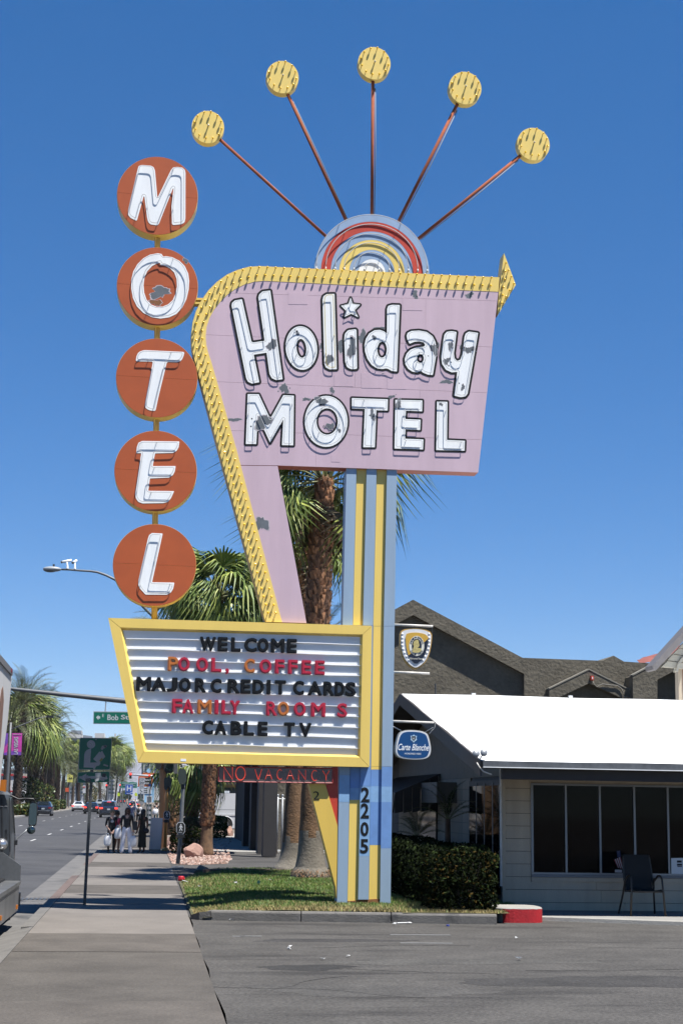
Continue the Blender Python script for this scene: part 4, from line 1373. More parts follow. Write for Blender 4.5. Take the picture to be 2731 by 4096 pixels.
# grass blades
GRASS = [mat('grass_green', (0.125, 0.215, 0.032), 0.6, var=0.25, scale=2.0), mat('grass_deep', (0.075, 0.150, 0.024), 0.6, var=0.25, scale=2.0), mat('grass_dry', (0.34, 0.27, 0.11), 0.7, var=0.25, scale=2.0)]
def blades(name, n, poly, hmin, hmax, dryfn, wid=0.007):
    P = np.array(poly)
    pts = []
    while len(pts) < n:
        c = RNG.uniform(P.min(0), P.max(0), (n * 2, 2))
        # denser near the camera
        c = c[RNG.uniform(0, 1, len(c)) < np.clip((24.0 / np.maximum(c[:, 1], 1)) ** 2.5, 0, 1)]
        c = c[inside(poly, c[:, 0], c[:, 1])]
        pts.extend(c.tolist())
    pts = np.array(pts[:n])
    z = lawn_h(pts[:, 0], pts[:, 1])
    h = RNG.uniform(hmin, hmax, n); a = RNG.uniform(0, 2 * math.pi, n); b = RNG.uniform(0, 2 * math.pi, n)
    ln = RNG.uniform(0.2, 0.9, n) * h
    V = np.zeros((n, 3, 3))
    dx, dy = np.cos(a) * wid, np.sin(a) * wid
    V[:, 0] = np.stack([pts[:, 0] - dx, pts[:, 1] - dy, z - .005], 1)
    V[:, 1] = np.stack([pts[:, 0] + dx, pts[:, 1] + dy, z - .005], 1)
    V[:, 2] = np.stack([pts[:, 0] + np.cos(b) * ln, pts[:, 1] + np.sin(b) * ln, z + h], 1)
    me = bpy.data.meshes.new(name)
    me.vertices.add(n * 3); me.vertices.foreach_set('co', V.reshape(-1))
    me.loops.add(n * 3); me.loops.foreach_set('vertex_index', np.arange(n * 3, dtype=np.int32))
    me.polygons.add(n); me.polygons.foreach_set('loop_start', np.arange(0, n * 3, 3, dtype=np.int32)); me.polygons.foreach_set('loop_total', np.full(n, 3, np.int32))
    for m in GRASS: me.materials.append(m)
    dry = dryfn(pts[:, 0], pts[:, 1])
    mi = np.where(RNG.uniform(0, 1, n) < dry, 2, np.where(RNG.uniform(0, 1, n) < .45, 1, 0)).astype(np.int32)
    me.polygons.foreach_set('material_index', mi)
    me.update()
    o = put(name, me, None, kind='stuff')
    return o
def dry(x, y):
    front = (x - k0.x) * kn.x + (y - k0.y) * kn.y                # negative inside
    e = np.exp(front / 1.0)
    blob = 0.5 + 0.5 * np.sin(x * 2.3 + 1.3 * np.sin(y * 1.1)) * np.sin(y * 1.7 + x)
    left = np.exp(-(x - 0.75) / 0.4)
    return np.clip(0.06 + 1.25 * e * (0.55 + 0.6 * blob) + 0.6 * left * blob + 0.14 * blob, 0, 0.95)
blades('grass', 120000, lpoly, 0.025, 0.06, dry)
# back kerb of the lawn
bk0, bk1 = ground(810, 3492, 0.1), ground(1480, 3490, 0.1)
bk = MB().use(FADERED)
bk.tube([(-0.5, 40, -.5), (-.5, 40, -.49)], .01, 4)
bkerb = struct('rear_kerb', bk)
n = 5
for i in range(n):
    a = bk0.lerp(bk1, i / n + .003); b = bk0.lerp(bk1, (i + 1) / n - .003)
    mb = MB().use(FADERED if i < 3 else KERBM)
    mb.add([(a.x, a.y - .02, -.1), (b.x, b.y - .02, -.1), (b.x, b.y + .22, -.1), (a.x, a.y + .22, -.1), (a.x, a.y, .19), (b.x, b.y, .19), (b.x, b.y + .2, .19), (a.x, a.y + .2, .19)],
           [(3, 2, 1, 0), (4, 5, 6, 7), (0, 1, 5, 4), (1, 2, 6, 5), (2, 3, 7, 6), (3, 0, 4, 7)])
    part('kerb_stone', mb, None, bkerb)

# ================================================================== THE MOTEL OFFICE
OZ = 0.05
YF = ground(2300, 3641, OZ).y
OF = Plane((0, YF, 0))
SIDING = mat('white_siding', (0.50, 0.42, 0.315), 0.7, var=0.12, scale=3, bump=0.15, bscale=25, streak=True)
SIDGAP = mat('siding_joint', (0.10, 0.10, 0.10), 0.9)
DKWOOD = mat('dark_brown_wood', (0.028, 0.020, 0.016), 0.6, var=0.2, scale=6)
ROOFW = mat('white_roof_coating', (0.88, 0.88, 0.87), 0.75, var=0.03, scale=2, bump=0.25, bscale=5)
FASC = mat('weathered_gutter', (0.115, 0.122, 0.13), 0.5, var=0.35, scale=5, metal=0.2)
DGLASS = mat('dark_window_glass', (0.004, 0.004, 0.0045), 0.04, spec=0.075)
DOORM = mat('dark_door', (0.03, 0.027, 0.025), 0.4)
ALU = mat('aluminium_frame', (0.26, 0.27, 0.28), 0.45, metal=0.5)
office = thing('motel_office', 'low white clapboard motel office with a glaring white roof and a wide dark window', 'building', (9.0, YF, 0))
cu_, cv_ = OF.px(2021, 3400)
XW = cu_                                                   # the gable wall's X
YE = YF - 1.9
EP = Plane((0, YE, 0))
e_u, e_v = EP.px(1928, 3041)
XG = e_u
GP = Plane((XG, 0, 0), (0, -1, 0))
pk = GP.wp(1606, 2774)
RIDGE_Y, RIDGE_Z = pk.y, pk.z
EAVE_Z = e_v
XR = 17.0
SL = (RIDGE_Z - EAVE_Z) / (RIDGE_Y - YE)
def roof_z(y):
    return EAVE_Z + (y - YE) * SL if y <= RIDGE_Y else RIDGE_Z - (y - RIDGE_Y) * SL
YB_ = 2 * RIDGE_Y - YE
rf = MB().use(ROOFW)
n = 26
for a, b in ((YE - .02, RIDGE_Y), (RIDGE_Y, YB_)):
    vs = []; m_ = 14
    for i in range(n + 1):
        for j in range(m_ + 1):
            x = XG - .01 + (XR - XG) * i / n; yy = a + (b - a) * j / m_
            vs.append((x, yy, roof_z(yy) + 0.012 * math.sin(x * 1.7 + j) * (1 if 0 < j < m_ else .6)))
    rf.add(vs, [(i * (m_ + 1) + j, (i + 1) * (m_ + 1) + j, (i + 1) * (m_ + 1) + j + 1, i * (m_ + 1) + j + 1) for i in range(n) for j in range(m_)])
part('roof', rf, None, office, smooth=True)
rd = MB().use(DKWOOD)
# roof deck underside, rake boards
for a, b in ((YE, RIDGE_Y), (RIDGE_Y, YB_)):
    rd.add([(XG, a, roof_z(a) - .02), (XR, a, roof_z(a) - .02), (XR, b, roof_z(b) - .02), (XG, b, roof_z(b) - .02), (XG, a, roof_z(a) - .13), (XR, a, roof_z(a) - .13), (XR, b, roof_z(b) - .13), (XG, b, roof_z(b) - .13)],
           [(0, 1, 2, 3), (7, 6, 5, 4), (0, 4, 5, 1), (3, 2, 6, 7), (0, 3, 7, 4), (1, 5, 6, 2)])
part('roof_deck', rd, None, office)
RAKEM = mat('rake_board_paint', (0.065, 0.055, 0.05), 0.6, var=0.2, scale=4)
for a, b in ((YE, RIDGE_Y), (RIDGE_Y, YB_)):
    rk = MB().use(RAKEM)
    rk.add([(XG - .04, a, roof_z(a) - .005), (XG - .002, a, roof_z(a) - .005), (XG - .002, b, roof_z(b) - .005), (XG - .04, b, roof_z(b) - .005), (XG - .04, a, roof_z(a) - .26), (XG - .002, a, roof_z(a) - .26), (XG - .002, b, roof_z(b) - .26), (XG - .04, b, roof_z(b) - .26)],
           [(0, 1, 2, 3), (7, 6, 5, 4), (0, 4, 5, 1), (3, 2, 6, 7), (0, 3, 7, 4), (1, 5, 6, 2)])
    part('rake_board', rk, None, office)
gt = MB().use(FASC); gt.box(XG + .0, XR, YE - .07, YE - .022, EAVE_Z - .105, EAVE_Z - .008)
part('gutter', gt, None, office)
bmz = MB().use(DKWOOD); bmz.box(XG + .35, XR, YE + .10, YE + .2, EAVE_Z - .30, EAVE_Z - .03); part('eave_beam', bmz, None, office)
gl = MB().use(WHITE); gl.box(XG + .0, XR, YE - .082, YE - .03, EAVE_Z - .118, EAVE_Z - .106)
part('drip_edge', gl, None, office)
# walls behind the planks
wl = MB().use(SIDGAP)
wallz = roof_z(YF) - .15
wl.box(XW + .03, XR, YF + .03, YF + .12, 0, wallz)
wl.add([(XW + .03, YF + .12, 0), (XW + .03, YB_ - 1.2, 0), (XW + .03, YB_ - 1.2, roof_z(YB_ - 1.2) - .14), (XW + .03, RIDGE_Y, RIDGE_Z - .14), (XW + .03, YF + .12, wallz),
        (XW + .12, YF + .12, 0), (XW + .12, YB_ - 1.2, 0), (XW + .12, YB_ - 1.2, roof_z(YB_ - 1.2) - .14), (XW + .12, RIDGE_Y, RIDGE_Z - .14), (XW + .12, YF + .12, wallz)],
       [(0, 4, 3, 2, 1), (5, 6, 7, 8, 9)])
part('wall', wl, None, office)
# siding on the front
wx0, wx1 = OF.px(2126, 3300)[0], 15.0
wtop, wbot = OF.px(2300, 3143)[1], OF.px(2300, 3492)[1]
zs = []
zc = OF.px(2080, 3600)[1]
z = OZ
pl_h = abs(OF.px(2080, 3350)[1] - OF.px(2080, 3400.6)[1])
z0_ = OF.px(2060, 3153)[1]                                  # first joint under the soffit
zj = [z0_ - pl_h * i for i in range(-1, 13) if z0_ - pl_h * i > OZ + .03]
zj = [min(wallz, zj[0])] + zj[1:] + [OZ - .02]
def plank(x0, x1, za, zb):
    mb = MB().use(SIDING)
    mb.box(x0, x1, YF, YF + .03, zb + .004, za - .004)
    mb.v = [(a, b - (.006 if c < (za + zb) / 2 and b < YF + .01 else 0), c) for a, b, c in mb.v]
    part('plank', mb, None, office)
for za, zb in zip(zj, zj[1:]):
    if zb >= wtop - .02:
        plank(XW, XR, za, zb)
    elif za <= wbot - .03:
        for a, b in ((XW, 8.1 + .3 * math.sin(za * 9)), (8.1 + .3 * math.sin(za * 9) + .006, 11.6), (11.606, XR)):
            plank(a, b, za, zb)
    else:
        plank(XW, wx0 - .02, za, zb)
        if za > wtop > zb + .02:
            plank(wx0 - .014, XR, za, wtop + .03)
        if za > wbot > zb + .02:
            plank(wx0 - .014, XR, wbot - .06, zb)
# window
sill = MB().use(ALU)
win = MB().use(ALU)
win.box(wx0 - .02, wx1, YF - .025, YF + .02, wtop - .0, wtop + .035)
win.box(wx0 - .02, wx1, YF - .025, YF + .02, wbot - .03, wbot + .005)
win.box(wx0 - .02, wx0 + .022, YF - .025, YF + .02, wbot, wtop)
window = part('window', win, None, office)
mull = [OF.px(x, 3300)[0] for x in (2126, 2261, 2397, 2535, 2669, 2805, 2940)] + [wx1]
for x in mull[1:-1]:
    mb = MB().use(ALU); mb.box(x - .018, x + .018, YF - .03, YF + .018, wbot + .006, wtop - .001); part('mullion', mb, None, window)
for a, b in zip(mull, mull[1:]):
    mb = MB().use(DGLASS); mb.box(a + .02, b - .02, YF + .004, YF + .012, wbot + .006, wtop - .001); part('pane', mb, None, window)
mb = MB().use(mat('sill_grey', (0.22, 0.22, 0.225), 0.7)); mb.box(wx0 - .02, wx1, YF - .05, YF + .0, wbot - .075, wbot - .032); part('sill', mb, None, window)  # plain grey sill under the window
mb = MB().use(SIDING); mb.box(wx0 - .02, wx1, YF - .03, YF - .001, wbot - .15, wbot - .08); part('apron_board', mb, None, window)
# rafter tails and soffit lights
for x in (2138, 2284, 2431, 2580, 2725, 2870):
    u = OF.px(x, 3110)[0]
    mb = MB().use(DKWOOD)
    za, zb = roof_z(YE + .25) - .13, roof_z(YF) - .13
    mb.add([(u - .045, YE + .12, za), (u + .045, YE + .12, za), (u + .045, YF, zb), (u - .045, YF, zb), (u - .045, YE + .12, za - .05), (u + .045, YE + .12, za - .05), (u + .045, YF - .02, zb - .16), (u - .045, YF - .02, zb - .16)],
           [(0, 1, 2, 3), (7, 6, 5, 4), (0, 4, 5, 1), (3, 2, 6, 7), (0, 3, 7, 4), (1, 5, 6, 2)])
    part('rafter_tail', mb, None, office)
for x in (2040, 2367, 2664):
    p = Plane((0, YE + .5, 0)).wp(x, 3098)
    mb = MB().use(STEEL); mb.smooth = True
    mb.lathe([(.055, 0), (.075, .02), (.06, .07), (.03, .10), (.02, .16)], 12, (p.x, p.y, p.z - .06)); part('soffit_lamp', mb, None, office)
# twin spotlights on the eave corner
sp_ = MB().use(STEEL); sp_.smooth = True
for x, y in ((1903, 3014), (1934, 3010)):
    p = EP.wp(x, y, .04)
    M_ = Matrix.Rotation(math.radians(78), 3, 'X')
    sp_.lathe([(.025, -.10), (.05, -.05), (.064, 0), (.058, .012)], 12, p, M_)
p = EP.wp(1915, 3040); sp_.tube([EP.wp(1903, 3018), p, EP.wp(1932, 3015)], .014, 6)
part('spotlight', sp_, None, office)
cb_ = MB().use(PIPE)
zr = Z(1500, 3050, 2.6133)
cb_.tube([EP.wp(*zr([(1060, 0)])[0], .02), EP.wp(*zr([(1085, 45)])[0], .03), EP.wp(*zr([(1130, 95)])[0], .03), EP.wp(*zr([(1215, 125)])[0], .0)], .012, 6)
part('spotlight_cable', cb_, None, office, smooth=True)
for x in (1893, 2280):
    t_ = Plane((0, RIDGE_Y, 0)).wp(x, 2776 if x < 2000 else 2790)
    mb = MB().use(SILV); mb.box(t_.x - .04, t_.x + .04, t_.y - .04, t_.y + .04, roof_z(RIDGE_Y) - .05, roof_z(RIDGE_Y) + .045); part('ridge_vent', mb, None, office)
# downspout on the corner
dn = MB().use(SIDING)
dn.box(XW - .06, XW - .005, YF - .02, YF + .05, 0.1, wallz - .05); part('corner_board', dn, None, office)
dn = MB().use(PIPE)
dn.tube([(XW - .09, YF - .03, wallz - .03), (XW - .09, YF - .03, .45)], .022, 8); part('downspout', dn, None, office)
GSIDE = mat('shade_darkened_gable_siding', (0.27, 0.235, 0.185), 0.8, var=0.2, scale=3, streak=True)  # white siding darkened, the gable wall's shade put into its colour
# gable wall: planks, door, window with awning, cooler
GW = Plane((XW, 0, 0), (0, -1, 0))
yd0, yd1 = -GW.px(2013, 3200)[0], -GW.px(1883, 3200)[0]
dtop = GW.px(1950, 3132)[1]
yfar = -GW.px(1594, 3250)[0]
yw0, yw1 = -GW.px(1749, 3230)[0], -GW.px(1677, 3230)[0]
wz1 = GW.px(1700, 3150)[1]; wz0 = wz1 - 1.15
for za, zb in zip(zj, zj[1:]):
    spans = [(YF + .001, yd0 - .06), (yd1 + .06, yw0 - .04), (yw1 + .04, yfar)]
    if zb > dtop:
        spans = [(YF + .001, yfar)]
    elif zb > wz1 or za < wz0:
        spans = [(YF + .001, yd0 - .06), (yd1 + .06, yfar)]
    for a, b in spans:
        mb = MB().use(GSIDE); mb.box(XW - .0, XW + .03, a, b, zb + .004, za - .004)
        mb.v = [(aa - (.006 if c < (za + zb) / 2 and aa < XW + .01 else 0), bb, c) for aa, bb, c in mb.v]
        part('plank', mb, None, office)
gb = MB().use(mat('gable_board', (0.15, 0.135, 0.11), 0.7, var=0.1, scale=4))  # boards darkened too, under-eave shade put into the colour
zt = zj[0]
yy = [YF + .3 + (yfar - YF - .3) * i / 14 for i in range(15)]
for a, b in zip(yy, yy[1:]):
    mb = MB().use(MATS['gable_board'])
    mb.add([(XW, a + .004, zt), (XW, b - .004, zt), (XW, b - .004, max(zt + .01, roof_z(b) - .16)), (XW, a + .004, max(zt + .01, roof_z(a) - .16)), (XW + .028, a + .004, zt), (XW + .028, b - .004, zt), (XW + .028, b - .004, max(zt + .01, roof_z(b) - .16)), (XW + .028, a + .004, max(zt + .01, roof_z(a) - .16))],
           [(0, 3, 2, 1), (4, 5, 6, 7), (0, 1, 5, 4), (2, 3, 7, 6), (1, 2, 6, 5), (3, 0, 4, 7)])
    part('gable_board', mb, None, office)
dm = MB().use(DKWOOD); dm.box(XW - .03, XW + .02, yd0 - .05, yd1 + .05, .1, dtop + .05); door = part('door', dm, None, office)
for k in range(4):
    a = yd0 + (yd1 - yd0) * k / 4; b = yd0 + (yd1 - yd0) * (k + 1) / 4
    mb = MB().use(DGLASS); mb.box(XW - .045, XW - .032, a + .04, b - .04, .3, dtop - .05); part('pane', mb, None, door)
    mb = MB().use(ALU); mb.box(XW - .05, XW - .033, a - .015, a + .015, .2, dtop); part('door_bar', mb, None, door)
wn = MB().use(DKWOOD); wn.box(XW - .03, XW + .02, yw0 - .03, yw1 + .03, wz0 - .03, wz1 + .03); w2 = part('side_window', wn, None, office)
mb = MB().use(DGLASS); mb.box(XW - .04, XW - .031, yw0, yw1, wz0, wz1); part('pane', mb, None, w2)
AWN = mat('brown_awning', (0.020, 0.016, 0.014), 0.5, var=0.2, scale=8)
ya, yb_ = yw0 - .35, yw1 + 3.2
zt_, zf_ = GW.px(1755, 3095)[1], GW.px(1755, 3095)[1] - .62
aw = thing('window_awning', 'dark brown ribbed metal awning over the side window of the white office', 'awning', (XW - .5, (ya + yb_) / 2, zf_))
nr = 24
for i in range(nr):
    a = ya + (yb_ - ya) * i / nr; b = ya + (yb_ - ya) * (i + .8) / nr
    mb = MB().use(AWN)
    mb.add([(XW - .01, a, zt_), (XW - .01, b, zt_), (XW - 1.0, b, zf_ + .2), (XW - 1.0, a, zf_ + .2), (XW - 1.05, b, zf_ - .22), (XW - 1.05, a, zf_ - .22),
            (XW - .01, a, zt_ - .03), (XW - .01, b, zt_ - .03), (XW - .97, b, zf_ + .17), (XW - .97, a, zf_ + .17), (XW - 1.02, b, zf_ - .22), (XW - 1.02, a, zf_ - .22)],
           [(0, 3, 2, 1), (3, 5, 4, 2), (6, 7, 8, 9), (9, 8, 10, 11), (0, 6, 9, 3), (3, 9, 11, 5), (1, 2, 8, 7), (2, 4, 10, 8), (4, 5, 11, 10)])
    part('awning_slat', mb, None, aw)
for k in range(5):
    x0, x1 = XW - 1.0 + k * .19, XW - 1.0 + k * .19 + .18
    mb = MB().use(AWN)
    mb.add([(x0, ya - .02, zf_ + .19 + (zt_ - zf_ - .2) * (x0 - XW + 1) / 1.0), (x1, ya - .02, zf_ + .19 + (zt_ - zf_ - .2) * (x1 - XW + 1)), (x1, ya - .02, zf_ - .2 + .012 * k), (x0, ya - .02, zf_ - .24 + .012 * k),
            (x0, ya, zf_ + .19 + (zt_ - zf_ - .2) * (x0 - XW + 1) / 1.0), (x1, ya, zf_ + .19 + (zt_ - zf_ - .2) * (x1 - XW + 1)), (x1, ya, zf_ - .2 + .012 * k), (x0, ya, zf_ - .24 + .012 * k)],
           [(0, 3, 2, 1), (4, 5, 6, 7), (0, 1, 5, 4), (2, 3, 7, 6), (1, 2, 6, 5), (3, 0, 4, 7)])
    part('awning_side_slat', mb, None, aw)
c0, c1 = -GW.px(1827, 3170)[0], -GW.px(1762, 3170)[0]
cz1, cz0 = GW.px(1800, 3131)[1], GW.px(1800, 3212)[1]
ac = thing('window_air_conditioner', 'dark boxy window air conditioner between the brown awning and the office door', 'air conditioner', (XW - .2, (c0 + c1) / 2, cz0))
mb = MB().use(mat('cooler_grey', (0.10, 0.095, 0.085), 0.6, var=0.1, scale=6)); mb.box(XW - .42, XW - .002, c0, c1, cz0, cz1); part('body', mb, None, ac)
for k in range(6):
    mb = MB().use(DARKSTEEL); z_ = cz0 + .05 + (cz1 - cz0 - .1) * k / 6; mb.box(XW - .425, XW - .421, c0 + .05, c1 - .05, z_, z_ + .03); part('louvre', mb, None, ac)
# walkway in front of the office
ww = MB().use(mat('walkway_concrete', (0.24, 0.235, 0.22), 0.9, var=0.15, scale=2, bump=0.2, bscale=40))
a, b = ground(2182, 3674, 0.03), ground(2731, 3693, 0.03)
sl_ = (b.y - a.y) / (b.x - a.x)
ww.add([(kc.x + .2, a.y + sl_ * (kc.x + .2 - a.x), .045), (20, a.y + sl_ * (20 - a.x), .045), (20, YF + .05, .048), (kc.x + .2, YF + .05, .048), (kc.x + .2, a.y + sl_ * (kc.x + .2 - a.x), -.1), (20, a.y + sl_ * (20 - a.x), -.1)], [(0, 1, 2, 3), (4, 5, 1, 0)])
struct('walkway', ww)
ke = MB().use(KERBL)
xa = kc.x + hw * .8
for i in range(5):
    x0, x1 = xa + i * 2.6 + .004, xa + i * 2.6 + 2.592
    y0_, y1_ = a.y + sl_ * (x0 - a.x), a.y + sl_ * (x1 - a.x)
    mb = MB().use(KERBL)
    mb.add([(x0, y0_ - .03, -.05), (x1, y1_ - .03, -.05), (x1, y1_ + .25, -.05), (x0, y0_ + .25, -.05), (x0, y0_ - .02, .052), (x1, y1_ - .02, .052), (x1, y1_ + .25, .055), (x0, y0_ + .25, .055)],
           [(3, 2, 1, 0), (4, 5, 6, 7), (0, 1, 5, 4), (1, 2, 6, 5), (2, 3, 7, 6), (3, 0, 4, 7)])
    if i == 0:
        wk = struct('walkway_edge', ke.add([(x0, y0_, -.2), (x0 + .01, y0_, -.2), (x0, y0_ + .01, -.2)], [(0, 1, 2)]))
    part('edging', mb, None, wk)

# ---- things at the window
zw = Z(2050, 3050, 2.3025)
IP = Plane((0, YF - .012, 0))
pp = IP.pts(zw([(1455, 880), (1600, 878), (1600, 1043), (1458, 1040)]))
nb = MB().use(mat('paper_white', (0.66, 0.70, 0.74), 0.6)); nb.prism(IP, pp, 0, .004)
nt_ = thing('window_notice', 'white paper notice with dark lines taped in the office window', 'notice', IP.wp(*zw([(1520, 1040)])[0]))
part('paper', nb, None, nt_)
for k, (x0, x1, y0, y1) in enumerate([(1508, 1552, 902, 922), (1508, 1556, 932, 950), (1512, 1554, 954, 962)]):
    mb = MB().use(BLACK); mb.prism(IP, IP.pts(zw([(x0, y1), (x1, y1), (x1, y0), (x0, y0)])), .004, .006); part('printed_line', mb, None, nt_)
flg = thing('small_flag', 'small striped red, white and blue flag standing inside the office window', 'flag', IP.wp(*zw([(985, 1010)])[0]))
FW, FR, FB = mat('flag_white', (.42, .42, .44), .7), mat('flag_red', (.25, .03, .03), .7), mat('flag_blue', (.02, .03, .09), .7)
for k in range(7):
    mb = MB().use(FR if k % 2 == 0 else FW)
    x = 1020 - k * 9
    mb.prism(IP, IP.pts(zw([(x, 985 - k * 2), (x - 8, 975 - k * 2), (x - 38, 870 + k * 4), (x - 29, 870 + k * 4)])), .0, .003 + .0005 * k); part('stripe', mb, None, flg)
mb = MB().use(FB); mb.prism(IP, IP.pts(zw([(990, 870), (962, 872), (955, 815), (985, 810)])), 0, .004); part('canton', mb, None, flg)
mb = MB().use(FW); mb.prism(IP, IP.pts(zw([(938, 1012), (1002, 1014), (1002, 988), (938, 986)])), 0, .005); part('label_card', mb, None, flg)
# sling chair
CHF = mat('chair_frame_bronze', (0.06, 0.048, 0.036), 0.45, metal=0.3)
SLG = mat('black_sling', (0.006, 0.006, 0.006), 0.8)
cf = ground(*zw([(1245, 1415)])[0], .05)
chair = thing('sling_chair', 'black sling patio chair with bronze arms in front of the office window', 'chair', (cf.x, cf.y, .048), 0)
def cbar(name, pts, r=.017, m=CHF):
    mb = MB().use(m); mb.tube([Vector((cf.x, cf.y, .048)) + Vector(p) for p in pts], r, 7); part(name, mb, None, chair, smooth=True)
for s in (-1, 1):
    cbar('front_leg_and_arm', [(s * .30, 0, 0), (s * .275, .02, .40), (s * .27, .05, .60), (s * .265, .12, .655), (s * .265, .25, .65), (s * .26, .42, .56)])
    cbar('rear_leg', [(s * .32, .62, 0), (s * .27, .50, .35), (s * .255, .44, .56), (s * .245, .40, .60)])
    cbar('back_rail', [(s * .25, .05, .42), (s * .25, .42, .38), (s * .25, .52, .65), (s * .235, .59, .92), (s * .23, .62, .98)])
cbar('seat_rail', [(-.28, .03, .40), (.28, .03, .40)])
mb = MB().use(SLG)
prof = [(.02, .43), (.20, .395), (.40, .385), (.47, .45), (.52, .63), (.56, .80), (.60, .94), (.625, .99)]
o_ = Vector((cf.x, cf.y, .048))
for sgn, off in ((1, 0), (-1, -.012)):
    vs = []
    for y_, z_ in prof:
        for x_ in (-.235, 0, .235):
            vs.append(o_ + Vector((x_, y_ + (off if z_ > .45 else 0), z_ + (-.012 if x_ == 0 and z_ < .45 else 0) + (off if z_ <= .45 else 0))))
    mb.add(vs, [(i * 3 + j, i * 3 + j + 1, i * 3 + j + 4, i * 3 + j + 3) for i in range(len(prof) - 1) for j in range(2)])
part('sling', mb, None, chair, smooth=True)

# ================================================================== DARK STUCCO BUILDING BEHIND
STUC = mat('dark_stucco', (0.132, 0.118, 0.092), 0.95, var=0.18, scale=1.2, bump=0.8, bscale=8, bdist=0.04, speck=(7, 0.10), spec=0.2)
SHD = mat('shade_darkened_fins', (0.028, 0.026, 0.026), 0.8, var=0.15, scale=3)  # shade of the street side put into a darker wall colour
sb0 = ground(1057, 3408, 0.0)
SB = Plane((0, sb0.y, 0))
z5b = Z(1500, 2350, 1.2738)
stucco = thing('stucco_building', 'dark grey stucco building with a stepped gable parapet rising behind the office', 'building', (sb0.x + 8, sb0.y, 0))
def sbpoly(pts, d=0.0, base=None):
    q = SB.pts(z5b(pts), d)
    if base is not None:
        q = q + [(q[-1][0], base), (q[0][0], base)]
    return q
L0 = SB.px(1057, 3000)[0]
hl = SB.px(*z5b([(-364, 358)])[0])
par = [hl] + sbpoly([(193, 62), (750, 358), (1262, 377), (1440, 388)]) + [(SB.px(*z5b([(1620, 400)])[0])), ]
opening = sbpoly([(193, 140), (758, 440), (758, 640), (-372, 640), (-372, 440)])
outl = [(L0, hl[1])] + par + [(par[-1][0], 0), (L0, 0)]
mb = MB().use(STUC); mb.prism(SB, outl, -.45, -.002, [opening]); part('parapet_wall', mb, None, stucco)
mb = MB().use(STUC); a = opening; mb.prism(SB, [(x, z) for x, z in sbpoly([(193, 120), (770, 430), (770, 650), (-384, 650), (-384, 430)])], -.75, -.30); part('gable_recess', mb, None, stucco)
mb = MB().use(STUC); mb.box(sb0.x, sb0.x + 30, sb0.y + .46, sb0.y + 19.2, 0, hl[1] - .3); part('wall', mb, None, stucco)
mb = MB().use(STUC)
mb.prism(SB, sbpoly([(885, 518), (1088, 420), (1308, 530)], .5, 2.2), 0.0, .5, [sbpoly([(942, 556), (1090, 487), (1265, 568), (1265, 690), (942, 690)], .5)]); part('small_gable', mb, None, stucco)
mb = MB().use(mat('stucco_cap', (0.22, 0.205, 0.17), 0.9, var=0.1, scale=3))
for (x0, y0), (x1, y1), dd in (((885, 518), (1088, 420), .5), ((1088, 420), (1308, 530), .5), ((1310, 450), (1432, 386), .9)):
    (a, b), (c, e) = SB.pts(z5b([(x0, y0), (x1, y1)]), dd)
    mb.prism(SB, [(a, b), (c, e), (c, e + .05), (a, b + .05)], dd - .45, dd + .02)
part('parapet_cap', mb, None, stucco)
mb = MB().use(STUC)
mb.prism(SB, sbpoly([(1310, 452), (1432, 388), (1640, 280)], .9, 2.2), .0, .9, [sbpoly([(1436, 470), (1530, 420), (1625, 420), (1625, 600), (1436, 600)], .9)]); part('end_gable', mb, None, stucco)
mb = MB().use(STUC); mb.prism(SB, sbpoly([(1420, 400), (1640, 400), (1640, 640), (1420, 640)], .1), -.1, .1); part('gable_recess', mb, None, stucco)
FG = Plane((0, sb0.y + 9, 0))
mb = MB().use(STUC); q = FG.pts(z5b([(1120, 392), (1213, 347), (1306, 400)])); mb.prism(FG, q + [(q[2][0], 3), (q[0][0], 3)], -4, 0); part('rear_gable', mb, None, stucco)
ax = MB().use(RED); p = SB.wp(*z5b([(1102, 462)])[0], .58); ax.cbox(p, .11, .16, .16); ax.use(WHITE).cbox(p + Vector((0, -.09, 0)), .03, .03, .08); part('alarm_box', ax, None, stucco)
cd = MB().use(mat('roof_conduit', (.17, .16, .135), .8))
cd.tube([SB.wp(*q, .55) for q in z5b([(1106, 478), (1112, 492), (1128, 507), (1142, 498), (1158, 492), (1195, 497), (1232, 500), (1252, 515), (1262, 535), (1264, 558), (1330, 560), (1420, 566), (1470, 569), (1500, 574), (1512, 588), (1514, 610)])], .022, 6)
part('conduit', cd, None, stucco, smooth=True)
mb = MB().use(DARKSTEEL); mb.tube([SB.wp(*z5b([(308, 600)])[0], .05), SB.wp(*z5b([(306, 490)])[0], .05)], .03, 6); part('vent_pipe', mb, None, stucco)
# finned side towards the street
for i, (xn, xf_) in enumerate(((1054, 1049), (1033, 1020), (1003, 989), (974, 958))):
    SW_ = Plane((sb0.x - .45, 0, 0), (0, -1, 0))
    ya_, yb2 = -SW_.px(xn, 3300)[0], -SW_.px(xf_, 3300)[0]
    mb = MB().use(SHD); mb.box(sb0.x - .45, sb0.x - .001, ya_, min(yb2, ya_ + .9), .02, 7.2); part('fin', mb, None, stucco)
mb = MB().use(SHD); mb.box(sb0.x - .05, sb0.x - .002, sb0.y + .6, sb0.y + 19, .02, 7.0); part('shade_darkened_cladding', mb, None, stucco)
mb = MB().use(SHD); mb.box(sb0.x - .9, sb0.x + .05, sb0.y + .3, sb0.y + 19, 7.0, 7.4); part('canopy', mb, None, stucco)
sl = MB().use(KERBL); a = ground(920, 3405); sl.box(-.2 + 2.0, 20, sb0.y - .9, sb0.y + 30, -.1, .03); struct('side_walk', sl)

